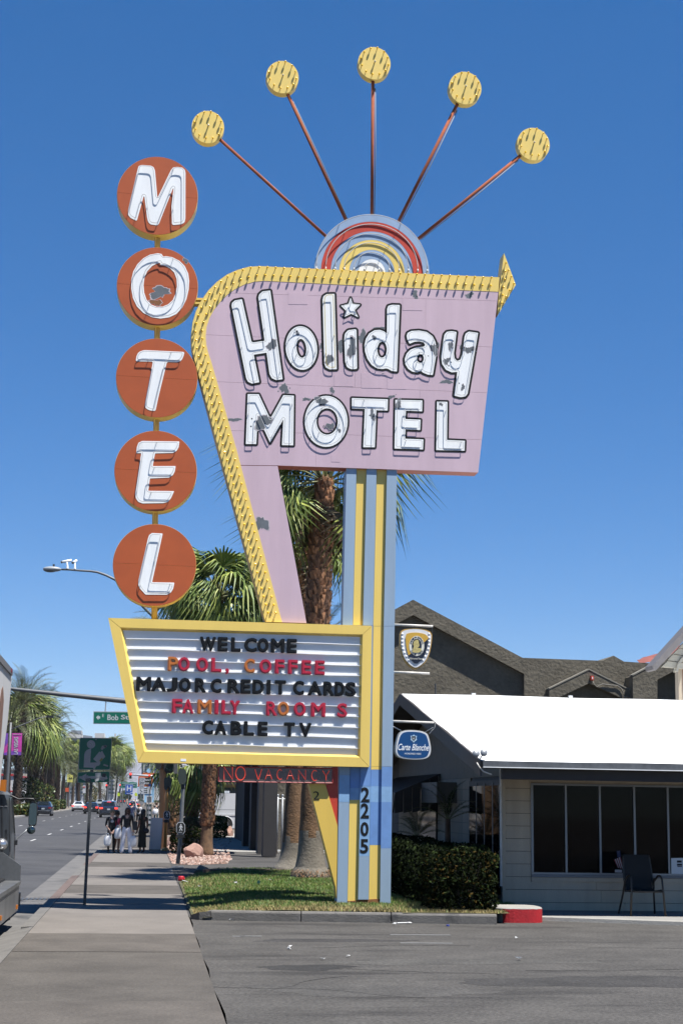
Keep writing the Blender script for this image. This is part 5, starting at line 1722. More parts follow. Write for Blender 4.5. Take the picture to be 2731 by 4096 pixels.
# chain-link gate beside it
fx0, fx1 = SB.px(1109, 3300, 1.2)[0], SB.px(1128, 3300, 1.2)[0]
gate = thing('chain_link_fence', 'short chain link fence with two steel posts between the stucco building and the palm trunks', 'fence', (fx1, sb0.y - 1.2, 0))
ftop = SB.px(1115, 3182, 1.2)[1]
for x in (fx0, fx1, fx1 + 3.0):
    mb = MB().use(STEEL); mb.tube([(x, sb0.y - 1.2, 0), (x, sb0.y - 1.2, ftop)], .035, 8); mb.sphere((x, sb0.y - 1.2, ftop), .05, 8, 5); part('fence_post', mb, None, gate, smooth=True)
mb = MB().use(STEEL)
for k in range(46):
    x = fx1 + k * .075
    for s in (-1, 1):
        mb.tube([(x - s * .6, sb0.y - 1.2, .05), (x + s * .6, sb0.y - 1.2, ftop - .15)], .004, 3, caps=False)
part('wire_mesh', mb, None, gate, kind='stuff')
mb = MB().use(STEEL)
for z_ in (.1, ftop - .12):
    mb = MB().use(STEEL); mb.tube([(fx0, sb0.y - 1.2, z_), (fx1 + 3, sb0.y - 1.2, z_)], .022, 6); part('fence_rail', mb, None, gate)

# ---- red tiled roof far right
TILE = mat('red_roof_tile', (0.22, 0.062, 0.046), 0.7, var=0.25, scale=3)
RT = Plane((0, sb0.y + 30, 0))
tiles = thing('tiled_roof_house', 'house with a red tiled hip roof beyond the stucco parapet', 'building', RT.w(RT.px(*z5b([(1450, 500)])[0])[0], 0))
rows_ = 6
for k in range(rows_):
    y0 = 300 + k * 17; x0 = 1275 + (380 - y0) * 3.8 - 40
    pts_ = z5b([(max(1262, 1268 + (378 - (y0 + 20)) * 3.75), y0 + 20 + 6), (1660, y0 - 72 + 20 + 6), (1660, y0 - 72), (max(1262, 1268 + (378 - y0) * 3.75), y0 + 4)])
    mb = MB().use(TILE); q = RT.pts(pts_)
    mb.add([RT.w(*q[0], .9 - k * .0 + k * .45), RT.w(*q[1], .9 + k * .45), RT.w(*q[2], .3 + k * .45), RT.w(*q[3], .3 + k * .45), RT.w(*q[0], .6 + k * .45), RT.w(*q[1], .6 + k * .45)], [(0, 1, 2, 3), (4, 5, 1, 0)])
    part('tile_course', mb, None, tiles)
q = RT.pts(z5b([(1262, 385), (1660, 385)]))
mb = MB().use(STUC); mb.box(q[0][0], q[1][0] + 3, RT.o.y + .5, RT.o.y + 8, 0, q[0][1] - .6); part('wall', mb, None, tiles)

# ---- white gabled block on the right edge
zR = Z(2300, 2450, 3.638)
WG = Plane((0, RIDGE_Y + 4.5, 0))
OFFW = mat('cream_board', (0.56, 0.53, 0.43), 0.7, var=0.08, scale=4)
wg = thing('gabled_block', 'white boarded gable end with a dark raking eave at the right edge', 'building', WG.w(WG.px(2731, 2800)[0] + 1, 0))
GREYW = mat('grey_fascia', (0.165, 0.155, 0.155), 0.6, var=0.12, scale=5)
mb = MB().use(GREYW); mb.prism(WG, WG.pts(zR([(1122, 770), (1134, 828), (1170, 842), (1900, 60), (1900, -90)]), .7), .1, .7); part('rake_board', mb, None, wg)
bd = [(1255, 795), (1335, 700), (1420, 605), (1500, 515), (1590, 415), (1680, 320)]
for i in range(5):
    (x0, y0), (x1, y1) = bd[i], bd[i + 1]
    mb = MB().use(OFFW)
    mb.prism(WG, WG.pts(zR([(x0, y0 - 4), (1700, y0 + 36), (1700, y1 + 50), (x1, y1 + 8)]), .35), .25, .35); part('soffit_board', mb, None, wg)
mb = MB().use(OFFW); mb.prism(WG, WG.pts(zR([(1460, 860), (1490, 862), (1520, 745), (1600, 650), (1600, 610), (1540, 660), (1480, 760)]), .42), .2, .42); part('curved_bracket', mb, None, wg)
q = WG.pts(zR([(1494, 1330), (1568, 1330)]))
mb = MB().use(SIDING); mb.prism(WG, [(q[0][0], 0), (q[0][0] + 6, 0)] + WG.pts(zR([(2400, 640), (1900, 400), (1560, 690), (1494, 850)])), -.25, .0); part('wall', mb, None, wg)
mb = MB().use(mat('red_brown_door', (0.20, 0.06, 0.045), 0.6)); mb.prism(WG, WG.pts(zR([(1575, 1330), (1700, 1330), (1700, 790), (1555, 800), (1560, 1000)])), .0, .03); part('shutter', mb, None, wg)
# ================================================================== PALMS
LEAFD = mat('palm_leaf_deep', (0.115, 0.165, 0.030), 0.55, var=0.3, scale=3, spec=0.4)
LEAFL = mat('palm_leaf_light', (0.27, 0.31, 0.070), 0.5, var=0.3, scale=3, spec=0.4)
LEAFG = mat('date_leaf_grey_green', (0.056, 0.074, 0.026), 0.6, var=0.3, scale=2, spec=0.4)
LEAFY = mat('date_leaf_olive', (0.095, 0.098, 0.028), 0.6, var=0.3, scale=2, spec=0.4)
DEAD = mat('dead_frond', (0.20, 0.145, 0.085), 0.85, var=0.4, scale=4)
PET = mat('petiole', (0.13, 0.14, 0.045), 0.5)
BARK = mat('fibrous_bark', (0.15, 0.088, 0.047), 0.95, var=0.45, scale=6, bump=1.0, bscale=22)
BARKG = mat('grey_trunk', (0.165, 0.148, 0.122), 0.95, var=0.25, scale=5, bump=0.8, bscale=18)
BOOT = mat('leaf_base', (0.24, 0.12, 0.056), 0.85, var=0.5, scale=9)
BOOTD = mat('leaf_base_dark', (0.11, 0.062, 0.036), 0.9, var=0.4, scale=9)

def fan_frond(name, R=0.9, pet=0.9, droop=0.55, m=LEAFD, m2=LEAFL, seed=0, n=24, fold=0.35):
    r = random.Random(seed)
    mb = MB().use(PET)
    sag = 0.12
    mb.tube([(0, 0, 0), (pet * .5, 0, .04), (pet, 0, -sag * .3)], [.022, .017, .012], 4, caps=False)
    h = Vector((pet, 0, -sag * .3))
    for i in range(n):
        a = math.radians(-118 + 236 * i / (n - 1))
        L = R * (0.72 + 0.28 * math.cos(a * .8)) * r.uniform(.9, 1.05)
        d = Vector((math.cos(a), math.sin(a), 0))
        z1 = -fold * abs(math.sin(a)) * L * .25 + r.uniform(-.02, .02)
        p1 = h + d * L * .52 + Vector((0, 0, z1))
        w = L * .52 * math.radians(236 / (n - 1)) * .52
        t = Vector((-math.sin(a), math.cos(a), 0))
        dz = droop * L * r.uniform(.7, 1.25)
        p2 = h + d * L * .84 + Vector((0, 0, z1 - dz * .35))
        p3 = h + d * L * .98 + Vector((0, 0, z1 - dz))
        mb.use(m2 if r.random() < .4 else m)
        k = .022 if i % 2 else -.022
        mb.add([h, p1 + t * w + Vector((0, 0, k)), p1 - t * w - Vector((0, 0, k)), p2 + t * w * .5, p2 - t * w * .5, p3], [(0, 2, 1), (1, 2, 4, 3), (3, 4, 5)])
    return mb.mesh(name)

def date_frond(name, L=3.2, m=LEAFG, m2=LEAFY, seed=0, n=30, wl=.42, sag=1.0):
    r = random.Random(seed)
    mb = MB().use(PET)
    def pos(t):
        return Vector((L * t * (1 - .12 * t), 0, L * (.22 * t - .42 * sag * t * t * t)))
    mb.tube([pos(t) for t in (0, .25, .5, .75, 1)], [.03, .024, .018, .011, .004], 4, caps=False)
    for i in range(n):
        t = .12 + .87 * i / (n - 1)
        p = pos(t); tan = (pos(min(1, t + .02)) - pos(t - .02)).normalized()
        l = wl * (math.sin(math.pi * min(1, t * .9 + .1)) ** .5) * r.uniform(.85, 1.1)
        for s in (-1, 1):
            d = (Vector((0, s, 0)) * .8 + tan * .75 + Vector((0, 0, .22 - .5 * r.random() * .6))).normalized()
            q = p + d * l + Vector((0, 0, -.10 * l))
            wv = tan * .022
            mb.use(m2 if r.random() < .35 else m)
            mb.add([p - wv, p + wv, p + d * l * .6 + wv * .8, p + d * l * .6 - wv * .8, q], [(0, 1, 2, 3), (3, 2, 4)])
    return mb.mesh(name)

FAN = [fan_frond('frond', seed=i, droop=.75 + .35 * i, fold=.4 + .2 * i) for i in range(4)]
FANDEAD = [fan_frond('dead_frond', R=.75, pet=.7, m=DEAD, m2=DEAD, droop=.9, seed=20 + i, n=14, fold=1.6) for i in range(2)]
DATE = [date_frond('frond', seed=i, sag=.75 + .25 * i) for i in range(3)]
DATELO = [date_frond('frond', seed=10 + i, sag=.8 + .3 * i, n=22, wl=.50) for i in range(3)]
for ms in (FAN, FANDEAD, DATE, DATELO):
    pass

def fronds(tree, top, kinds, n, size, e0, e1, seed, name='frond', spread=.12, clear=False):
    r = random.Random(seed)
    for i in range(n):
        az = i * 2.39996 + r.uniform(-.2, .2)
        el = e0 + (e1 - e0) * (i + .5) / n + r.uniform(-.12, .12)
        if clear and el < .75 and math.sin(az) < -.55:      # the trunk stays bare on the street side
            continue
        # frond points along +X, raised by el
        M = Matrix.Rotation(az, 4, 'Z') @ Matrix.Rotation(-el, 4, 'Y') @ Matrix.Rotation(r.uniform(-.5, .5), 4, 'X')
        o = bpy.data.objects.new(name, kinds[r.randrange(len(kinds))])
        col.objects.link(o)
        o.parent = tree
        s = size * r.uniform(.85, 1.12)
        off = Vector((math.cos(az), math.sin(az), 0)) * spread
        o.matrix_local = Matrix.Translation(Vector(top) - tree.location + off + Vector((0, 0, -.25 * (1 - math.sin(max(-1, min(1, el)))) * spread * 4))) @ M @ Matrix.Scale(s, 4)

def trunk_mesh(path, radii, m, n=16, ribs=0.0, seed=0):
    r = random.Random(seed)
    mb = MB().use(m); mb.smooth = True
    P = resample([(*p, rr) for p, rr in zip([tuple(q) for q in path], radii)], .16)
    mb.tube([p[:3] for p in P], [p[3] * (1 + ribs * (r.random() - .5)) for p in P], n)
    return mb

MEDB = mat('median_bark', (0.065, 0.045, 0.032), 0.95, var=0.4, scale=3)
MEDL = mat('median_leaf_base', (0.10, 0.064, 0.042), 0.9, var=0.4, scale=4)
def boots(path, radii, t0, t1, seed, size=.16, dens=1.0, flare=.5, ms=None):
    ms = ms or (BOOT, BOOTD)
    """cut leaf bases wrapped round a trunk"""
    r = random.Random(seed)
    mb = MB()
    P = resample([(*tuple(p), rr) for p, rr in zip(path, radii)], .05)
    N = len(P)
    k = 0; i = int(N * t0)
    ang = 0.0
    per = max(6, int(2 * math.pi * .33 / size * dens * 1.6))
    while i < N * t1 - 1:
        p = Vector(P[i][:3]); rad = P[i][3]
        for j in range(per):
            an = ang + 2 * math.pi * j / per + r.uniform(-.1, .1)
            d = Vector((math.cos(an), math.sin(an), 0)); t = Vector((-math.sin(an), math.cos(an), 0))
            w = size * .5 * r.uniform(.7, 1.2); h = size * r.uniform(.8, 1.6); o = rad * .96
            f = flare * size * r.uniform(.5, 1.4)
            b = p + Vector((0, 0, r.uniform(-.04, .04)))
            mb.use(ms[0] if r.random() < .5 else ms[1])
            mb.add([b + d * o - t * w, b + d * o + t * w, b + d * (o + f) + t * w * .6 + Vector((0, 0, h)), b + d * (o + f) - t * w * .6 + Vector((0, 0, h)), b + d * (o + f * .35) + Vector((0, 0, h * .95)), b + d * (o + f * .9) + Vector((0, 0, h * .4))],
                   [(0, 1, 5), (1, 2, 5), (2, 3, 5), (3, 0, 5), (2, 4, 3)])
        ang += .35
        i += max(1, int(size * .75 / .05))
    return mb

BOOTR = mat('reddish_leaf_base', (0.36, 0.175, 0.085), 0.85, var=0.45, scale=9)
BOOTR2 = mat('brown_leaf_base', (0.17, 0.088, 0.05), 0.9, var=0.4, scale=9)
def at_depth(y):
    return Plane((0, y, 0))
# ---- the pair behind the sign
g1 = ground(1242, 3512, .15); g2 = ground(1160, 3480, .15)
for (gp_, base_px, pts_px, rad, crown_px, lab, sd, skirt) in [
        (g1, (1242, 3519), [(1243, 3400), (1246, 3200), (1252, 3000), (1262, 2700), (1272, 2450), (1284, 2150), (1298, 1960), (1304, 1900)], [.42, .36, .29, .245, .225, .215, .225, .215, .15, .08], (1304, 1905), 'rough trunked fan palm with a flared grey foot close behind the yellow brace', 1, True),
        (g2, (1160, 3483), [(1168, 3400), (1176, 3200), (1186, 2900), (1196, 2600), (1206, 2350), (1215, 2180), (1222, 2130)], [.50, .33, .26, .225, .19, .175, .17, .15, .08], (1222, 2135), 'fan palm with a smooth brown lower trunk, left of the rough trunked palm', 2, False)]:
    PP = at_depth(gp_.y)
    path = [Vector((gp_.x, gp_.y, .10))] + [PP.wp(*q) for q in pts_px]
    t_ = thing('fan_palm', lab, 'palm tree', (gp_.x, gp_.y, .12), group='fan palms on the motel lawn')
    path2 = [path[0], path[0].lerp(path[1], .35)] + path[1:]
    tm = trunk_mesh(path2, rad[:len(path2)], BARK, 20, .05, sd)
    # grey lower part
    tm.use(BARKG)
    zcut = 1.15 if sd == 1 else .9
    cz = [sum(tm.v[i][2] for i in f) / len(f) for f in tm.f]
    gi = tm.mats.index(BARKG)
    tm.m = [gi if z < zcut + .1 * math.sin(k * 1.3) else mm for k, (z, mm) in enumerate(zip(cz, tm.m))]
    part('trunk', tm, None, t_, smooth=True)
    bmb = boots(path2, rad[:len(path2)], .36 if sd == 1 else .30, .97, sd, .155, 1.1, ms=(BOOTR, BOOTR2))
    part('leaf_bases', bmb, None, t_, kind='stuff')
    if sd == 1:
        ft = MB(); r = random.Random(5)
        for i in range(900):
            an = r.uniform(0, 2 * math.pi); d = Vector((math.cos(an), math.sin(an), 0)); tt = Vector((-math.sin(an), math.cos(an), 0))
            z = r.uniform(0, .24); rr = .45 - .12 * z + r.uniform(-.02, .03)
            p = Vector((gp_.x, gp_.y, .12 + z)) + d * rr
            ft.use([BARKG, BOOT, DEAD][r.randrange(3)])
            q = p + d * r.uniform(.01, .06) + tt * r.uniform(-.05, .05) - Vector((0, 0, r.uniform(.02, .10)))
            ft.add([p - tt * .012, p + tt * .012, q], [(0, 1, 2)])
        ft.use(BARKG).lathe([(.45, -.05), (.46, .08), (.43, .16), (.37, .27)], 20, (gp_.x, gp_.y, .12))
        part('root_mat', ft, None, t_, kind='stuff')
    top = PP.wp(*crown_px)
    sz = 1.14 if sd == 1 else .82
    fronds(t_, top, FAN, 50, sz, 1.25, -.8, sd, clear=True)
    fronds(t_, top - Vector((0, 0, .15)), FANDEAD, 5, 1.0, -.9, -1.35, sd + 30, 'dead_frond', clear=True)

# ---- palms of the rock bed by the pavement
def fan_palm(gp_, crown_px, rad, lab, sd, size, nf=34, nd=14, bt=(.12, .97), group='fan palms by the corner', bsz=.17, mid=None):
    PP = at_depth(gp_.y)
    top = PP.wp(*crown_px)
    base = Vector((gp_.x, gp_.y, gp_.z - .1))
    path = [base, base.lerp(top, .06), base.lerp(top, .2), base.lerp(top, .5), base.lerp(top, .8), top]
    rd = [rad * 1.55, rad * 1.2, rad, rad * .92, rad * .85, rad * .55]
    t_ = thing('fan_palm', lab, 'palm tree', (gp_.x, gp_.y, gp_.z), group=group)
    med = 'median' in group
    part('trunk', trunk_mesh(path, rd, MEDB if med else BARK, 14, .06, sd), None, t_, smooth=True)
    if bsz:
        part('leaf_bases', boots(path, rd, bt[0], bt[1], sd, bsz, ms=(MEDL, MEDB) if med else None), None, t_, kind='stuff')
    fronds(t_, top, FAN, nf, size, 1.3, -.8, sd)
    if nd:
        fronds(t_, top - Vector((0, 0, .4)), FANDEAD, nd, size * 1.1, -.95, -1.45, sd + 50, 'dead_frond', .2)
    return t_
gA = ground(824, 3414, .05)
fan_palm(gA, (872, 2375), .175, 'fan palm with a brown ragged skirt in the gravel bed by the pink boulder', 11, 1.15, 60, 26, bsz=.13)
gB = ground(768, 3345, .05)
fan_palm(gB, (772, 3058), .24, 'short fan palm behind the clipped bush, its crown under the letter board', 12, 1.25, 26, 6)
def date_palm(gp_, crown_px, rad, lab, sd, size, kinds=DATELO, nf=26, group='date palms along the median', bsz=.2):
    PP = at_depth(gp_.y)
    top = PP.wp(*crown_px)
    base = Vector((gp_.x, gp_.y, gp_.z - .1))
    path = [base, base.lerp(top, .1), base.lerp(top, .5), base.lerp(top, .9), top]
    rd = [rad * 1.35, rad, rad * .95, rad, rad * .7]
    t_ = thing('date_palm', lab, 'palm tree', (gp_.x, gp_.y, gp_.z), group=group)
    med = 'median' in group
    part('trunk', trunk_mesh(path, rd, MEDB if med else BARK, 12, .08, sd), None, t_, smooth=True)
    if bsz:
        part('leaf_bases', boots(path, rd, .04, .98, sd, bsz, .8, .35, (MEDL, MEDB) if med else None), None, t_, kind='stuff')
    fronds(t_, top, kinds, nf, size, 1.25, -.75, sd, spread=.3)
    return t_
gC = ground(692, 3332, .05)
date_palm(gC, (705, 2520), .28, 'date palm with a diamond patterned trunk behind the tan signal pole', 13, 1.0, DATE, 30, 'date palms by the corner', .24)
gD = Vector((9.4, 62, 0)); gD = ground(1250, 3380, 0)
date_palm(gD, (1262, 2530), .26, 'date palm mostly hidden behind the sign post, feathery tips showing', 14, .85, DATE, 26, 'date palms by the corner', .24)

# ---- median palms
MED = [
    ('date', 62, 3258, 98, 2800, .42, 1.35, 'tallest date palm, nearest on the median behind the dark hatchback'),
    ('fan', 70, 3250, 82, 2885, .38, 2.6, 'broad green fan palm on the median just under the tallest date palm'),
    ('date', 134, 3246, 168, 2838, .42, 1.3, 'date palm leaning over the road right of the tallest one on the median'),
    ('date', 148, 3242, 212, 2900, .42, 1.25, 'date palm with a long right reaching crown above the dark hatchback'),
    ('date', 200, 3238, 222, 2968, .40, 1.2, 'grey green date palm in mid median above the clipped hedge'),
    ('date', 226, 3236, 232, 3040, .48, 1.1, 'thick black trunked date palm beside the white oncoming car'),
    ('date', 250, 3226, 258, 3075, .36, .95, 'date palm with thin trunk before the yellow billboard'),
    ('fan', 268, 3224, 292, 3000, .30, 1.7, 'tall fan palm left of the green library sign'),
    ('date', 316, 3226, 312, 3100, .46, 1.3, 'dark trunked date palm behind the left half of the arrow sign'),
    ('date', 348, 3224, 352, 3105, .36, 1.3, 'date palm with brown trunk straight behind the green sign pole'),
    ('date', 402, 3221, 398, 3090, .40, 1.4, 'date palm behind the right edge of the arrow sign'),
    ('fan', 424, 3220, 446, 3012, .34, 2.9, 'fan palm touching the right edge of the green library sign'),
    ('fan', 460, 3217, 478, 3030, .30, 3.0, 'lone slender fan palm against the hills right of the green library sign'),
    ('date', 22, 3262, 40, 2880, .40, 1.25, 'date palm mostly hidden behind the pink banners'),
    ('fan', 112, 3247, 128, 2935, .34, 2.3, 'green fan palm between the two tallest date palms'),
    ('date', 120, 3243, 150, 2925, .38, 1.2, 'date palm low and close behind the fan palm on the median'),
    ('date', 172, 3240, 190, 2950, .38, 1.2, 'date palm with a black trunk over the dark hatchback'),
    ('date', 188, 3236, 205, 3035, .40, 1.15, 'shorter drooping date palm in the middle of the row'),
    ('date', 290, 3222, 300, 3060, .36, 1.0, 'date palm just left of the arrow sign'),
    ('date', 470, 3213, 490, 3120, .40, 1.7, 'low bushy date palm at the far end of the median'),
]
for i, (kd, bx, by, cx_, cy_, rad, size, lab) in enumerate(MED):
    gp_ = ground(bx, by, -.05)
    if kd == 'date':
        date_palm(gp_, (cx_, cy_), rad, lab, 60 + i, size * 1.2, DATELO, 46, bsz=.34 if i < 6 else 0)
    else:
        fan_palm(gp_, (cx_, cy_), rad, lab, 60 + i, size * 1.15, 34, 12, group='fan palms along the median', bsz=.34 if i < 3 else 0)

# ---- clipped bushes and shrubs
BUSHG = mat('bush_green', (0.062, 0.098, 0.018), 0.5, var=0.35, scale=5)
BUSHD = mat('bush_dark', (0.026, 0.042, 0.010), 0.9, spec=0.1, var=0.3, scale=5)
BUSHY = mat('bush_yellow', (0.20, 0.15, 0.022), 0.5, var=0.3, scale=5)
BUSHB = mat('bush_brown', (0.15, 0.095, 0.05), 0.7, var=0.35, scale=6)
SHADELEAF = mat('shade_darkened_leaf', (0.007, 0.011, 0.0035), 0.95, spec=0.05, var=0.4, scale=5)  # hedge shade put into a near-black leaf colour
BUSHO = mat('ochre_leaf', (0.05, 0.033, 0.006), 0.9, spec=0.1, var=0.3, scale=5)
TWIG = mat('twig', (0.10, 0.085, 0.07), 0.9)
def leafbox(name, lab, c, sx, sy, sz, n, mats, weights, leaf, seed, round_=.25, group=None, depth=.5, cat='bush', twigs=0, parent=None):
    """leaf sized faces scattered through the outer shell of a rounded block"""
    r = np.random.default_rng(seed)
    ex = 2 + 6 * (1 - round_)
    D = r.normal(size=(n, 3)); D /= np.linalg.norm(D, axis=1)[:, None]
    k = 1 / (np.abs(D) ** ex).sum(1) ** (1 / ex)
    lump = 1 + .07 * np.sin(D[:, 0] * 9 + seed) * np.sin(D[:, 1] * 8) + .05 * np.sin(D[:, 2] * 13 + 1)
    rad = k * lump * (1 - depth * r.random(n) ** 2.2)
    P = D * rad[:, None] * np.array([sx / 2, sy / 2, sz / 2]) + np.array(c) + np.array([0, 0, sz / 2])
    keep = P[:, 2] > c[2] + .02
    P = P[keep]; n = len(P)
    A = r.normal(size=(n, 3)); A /= np.linalg.norm(A, axis=1)[:, None]
    B = np.cross(A, r.normal(size=(n, 3))); B /= np.linalg.norm(B, axis=1)[:, None]
    L = leaf * r.uniform(.6, 1.3, n)[:, None]
    V = np.stack([P - A * L, P + B * L * .55, P + A * L, P - B * L * .55], 1)
    me = bpy.data.meshes.new(name)
    me.vertices.add(n * 4); me.vertices.foreach_set('co', (V - np.array(c)).reshape(-1))
    me.loops.add(n * 4); me.loops.foreach_set('vertex_index', np.arange(n * 4, dtype=np.int32))
    me.polygons.add(n); me.polygons.foreach_set('loop_start', np.arange(0, n * 4, 4, dtype=np.int32)); me.polygons.foreach_set('loop_total', np.full(n, 4, np.int32))
    for m in mats: me.materials.append(m)
    me.polygons.foreach_set('material_index', r.choice(len(mats), n, p=weights).astype(np.int32))
    me.update()
    t_ = thing(name, lab, cat, c, group=group)
    o = put('foliage', me, t_); o['kind'] = 'stuff'
    st = MB().use(TWIG)
    rr = random.Random(seed)
    for i in range(max(4, twigs)):
        a = rr.uniform(0, 6.3); q = rr.uniform(.1, .75)
        b0 = Vector(c) + Vector((rr.uniform(-.2, .2) * sx, rr.uniform(-.2, .2) * sy, 0))
        st.tube([b0, b0 + Vector((math.cos(a) * sx * q * .15, math.sin(a) * sy * q * .15, sz * .35)), b0 + Vector((math.cos(a) * sx * q * .4, math.sin(a) * sy * q * .4, sz * .8))], [.02, .014, .006], 4)
    part('stems', st, None, t_)
    return t_
# hedge beside the office
hp = ground(1862, 3630, .14)
leafbox('hedge', 'dark clipped hedge growing along the gable wall of the office', (5.12, 30.2, .12), 1.10, 9.6, 1.06, 34000, [SHADELEAF, BUSHD], [.86, .14], .04, 3, .10, cat='hedge', depth=.35)
leafbox('shrub', 'yellowish leggy shrub at the end of the dark hedge by the office corner', (5.08, 25.1, .12), 1.15, 1.0, 1.0, 9000, [SHADELEAF, BUSHD, BUSHO], [.74, .14, .12], .034, 4, .3, twigs=16, depth=.8)
# small feathery palms against the wall
for (px_, py_, hgt, lab) in ((1668, 3300, .9, 'low spiky palm poking above the hedge under the awning'), (1790, 3235, 1.2, 'upright young palm above the hedge beside the air conditioner')):
    q = Plane((0, 31.5 if px_ < 1700 else 29.2, 0)).wp(px_, py_ + 40)
    t_ = thing('young_palm', lab, 'plant', q)
    st = MB().use(BOOTD); st.tube([(q.x, q.y, .1), q], [.07, .05], 8); part('stem', st, None, t_)
    fronds(t_, q, [date_frond('frond', m=BUSHD, m2=SHADELEAF, seed=77)], 14, .24 if px_ < 1700 else .26, 1.3, .1, px_, spread=.02)  # fronds coloured dark to stand in for shade by the wall
# bushes of the rock bed
b = ground(762, 3352, .03)
leafbox('clipped_bush', 'half brown clipped bush between the grey signal post and the ragged palm', (b.x, b.y, 0.02), 1.0, .9, .98, 5200, [BUSHB, BUSHG, BUSHY], [.5, .3, .2], .04, 5, .22, group='clipped bushes in the gravel')
b = ground(868, 3352, .03)
leafbox('clipped_bush', 'bright green boxy bush in front of the white van', (b.x, b.y, .02), .95, .9, 1.05, 5200, [BUSHG, BUSHD, BUSHY], [.55, .25, .2], .04, 6, .15, group='clipped bushes in the gravel')
b = ground(745, 3412, .03)
leafbox('dark_bush', 'low dark bush in the shade behind the pink boulder', (b.x, b.y, .02), 1.1, .8, .9, 3500, [BUSHD, BUSHB], [.75, .25], .04, 8, .3)
# median shrubs and hedges
for i, (x, y, w, h, lab, mix) in enumerate([
        (100, 3263, 2.2, 1.1, 'clipped median hedge right behind the truck mirror', [.5, .3, .2]), (118, 3250, 3.0, 4.2, 'tall loose shrub beneath the tallest date palm', [.4, .5, .1]), (160, 3246, 3.6, 3.6, 'round palmy shrub above the dark hatchback roof', [.45, .45, .1]),
        (214, 3243, 1.6, 1.5, 'clipped green hedge right of the dark hatchback', [.7, .1, .2]), (243, 3238, 1.6, 1.5, 'small round shrub at the foot of the thick black trunk', [.6, .3, .1]), (360, 3222, 3.4, 5.0, 'yellow flowering tree on the median left of the green sign pole', [.2, .3, .5]), (388, 3219, 4.5, 4.6, 'yellow green tree behind the two stopped dark cars', [.25, .3, .45])]):
    b = ground(x, y, -.05)
    leafbox('median_shrub', lab, (b.x, b.y, -.02), w, w, h, 1500, [BUSHG, BUSHD, BUSHY], mix, .16, 30 + i, .5, group='shrubs on the median')

# ================================================================== MEDIAN, FAR SIDE
mb = MB().use(DIRT); mb.box(-17.2, -12.75, 90, 900, -.3, -.0); struct('median', mb)
mk_ = None
mb = MB().use(KERBL); mb.box(-12.8, -12.78, 90, 90.1, -.3, -.29); mkerb = struct('median_kerb', mb)
for i in range(60):
    y0 = 92 + i * 6; off = .5 * math.sin(i * 1.1) if i % 5 == 2 else 0
    k = MB().use(KERBL); k.box(-12.74, -12.42 + off * .3, y0 + .01, y0 + 5.99, -.3, .02); part('kerb_stone', k, None, mkerb)

# ================================================================== GRAVEL BED AND BOULDERS
ROCK = mat('pink_rock', (0.34, 0.205, 0.16), 0.9, var=0.22, scale=5, bump=0.6, bscale=14)
GRAV = mat('pink_gravel', (0.30, 0.19, 0.15), 0.95, var=0.3, scale=9)
GRAV2 = mat('pale_gravel', (0.42, 0.32, 0.27), 0.95, var=0.25, scale=9)
GRAV3 = mat('brown_gravel', (0.20, 0.13, 0.10), 0.95, var=0.25, scale=9)
bed_px = [(655, 3420), (690, 3455), (760, 3460), (905, 3455), (926, 3436), (915, 3412), (930, 3350), (900, 3325), (800, 3325), (700, 3340), (662, 3360)]
bedp = [ground(x, y, 0) for x, y in bed_px]
bp = [(max(p.x, SWR + .02), p.y) for p in bedp]
gb_ = MB().use(GRAV); gb_.add([(a, b_, .004) for a, b_ in bp], [tuple(range(len(bp)))]); gb_.f = [tuple(reversed(gb_.f[0]))] if area2(bp) < 0 else gb_.f
struct('gravel_bed', gb_)
st = MB(); r = random.Random(9)
BP = np.array(bp); cnt = 0
while cnt < 2600:
    x, y = r.uniform(*[f(BP[:, 0]) for f in (min, max)]), min(BP[:, 1]) + (max(BP[:, 1]) - min(BP[:, 1])) * r.random() ** 2
    if not inside(bp, np.array([x]), np.array([y]))[0]:
        continue
    s = r.uniform(.025, .075); an = r.uniform(0, 6.3)
    c, sn = math.cos(an) * s, math.sin(an) * s
    st.use([GRAV, GRAV2, GRAV3][r.randrange(3)])
    h = s * r.uniform(.5, 1.0)
    st.add([(x + c, y + sn, 0), (x - sn * .8, y + c * .8, 0), (x - c, y - sn, 0), (x + sn * .7, y - c * .7, 0), (x + c * .4 + r.uniform(-.3, .3) * s, y + sn * .4, h), (x - c * .4, y - sn * .5, h * .9)],
           [(0, 1, 4), (1, 2, 5), (1, 5, 4), (2, 3, 5), (3, 0, 4), (3, 4, 5)])
    cnt += 1
struct('gravel', st, kind='stuff')
def boulder(lab, gp_, sx, sy, sz, seed, m=ROCK, group='pink boulders in the gravel'):
    bm = bmesh.new(); bmesh.ops.create_icosphere(bm, subdivisions=3, radius=1)
    r = random.Random(seed)
    pl = [(Vector((r.gauss(0, 1), r.gauss(0, 1), r.gauss(.3, .8))).normalized(), r.uniform(.55, .82)) for _ in range(11)]
    vs = []
    for v in bm.verts:
        p = v.co.copy()
        for n_, d_ in pl:
            e = p.dot(n_) - d_
            if e > 0: p -= n_ * e
        p += Vector((r.uniform(-1, 1), r.uniform(-1, 1), r.uniform(-1, 1))) * .018
        vs.append((gp_.x + p.x * sx / 1.5, gp_.y + p.y * sy / 1.5, gp_.z + (p.z + .42) * sz / 1.2))
    fs = [tuple(v.index for v in f.verts) for f in bm.faces]
    bm.free()
    mb = MB().use(m); mb.add(vs, fs)
    return solo('boulder', mb, None, lab, 'boulder', (gp_.x, gp_.y, gp_.z), group)
boulder('large pink boulder leaning against the foot of the ragged palm', ground(768, 3430), .58, .5, .40, 4)
boulder('pink boulder beside the dark fins, in front of the van wheel', ground(916, 3346), .42, .45, .50, 7)
boulder('reddish boulder low in the gravel behind the tan pole', ground(683, 3385), .38, .40, .36, 11)
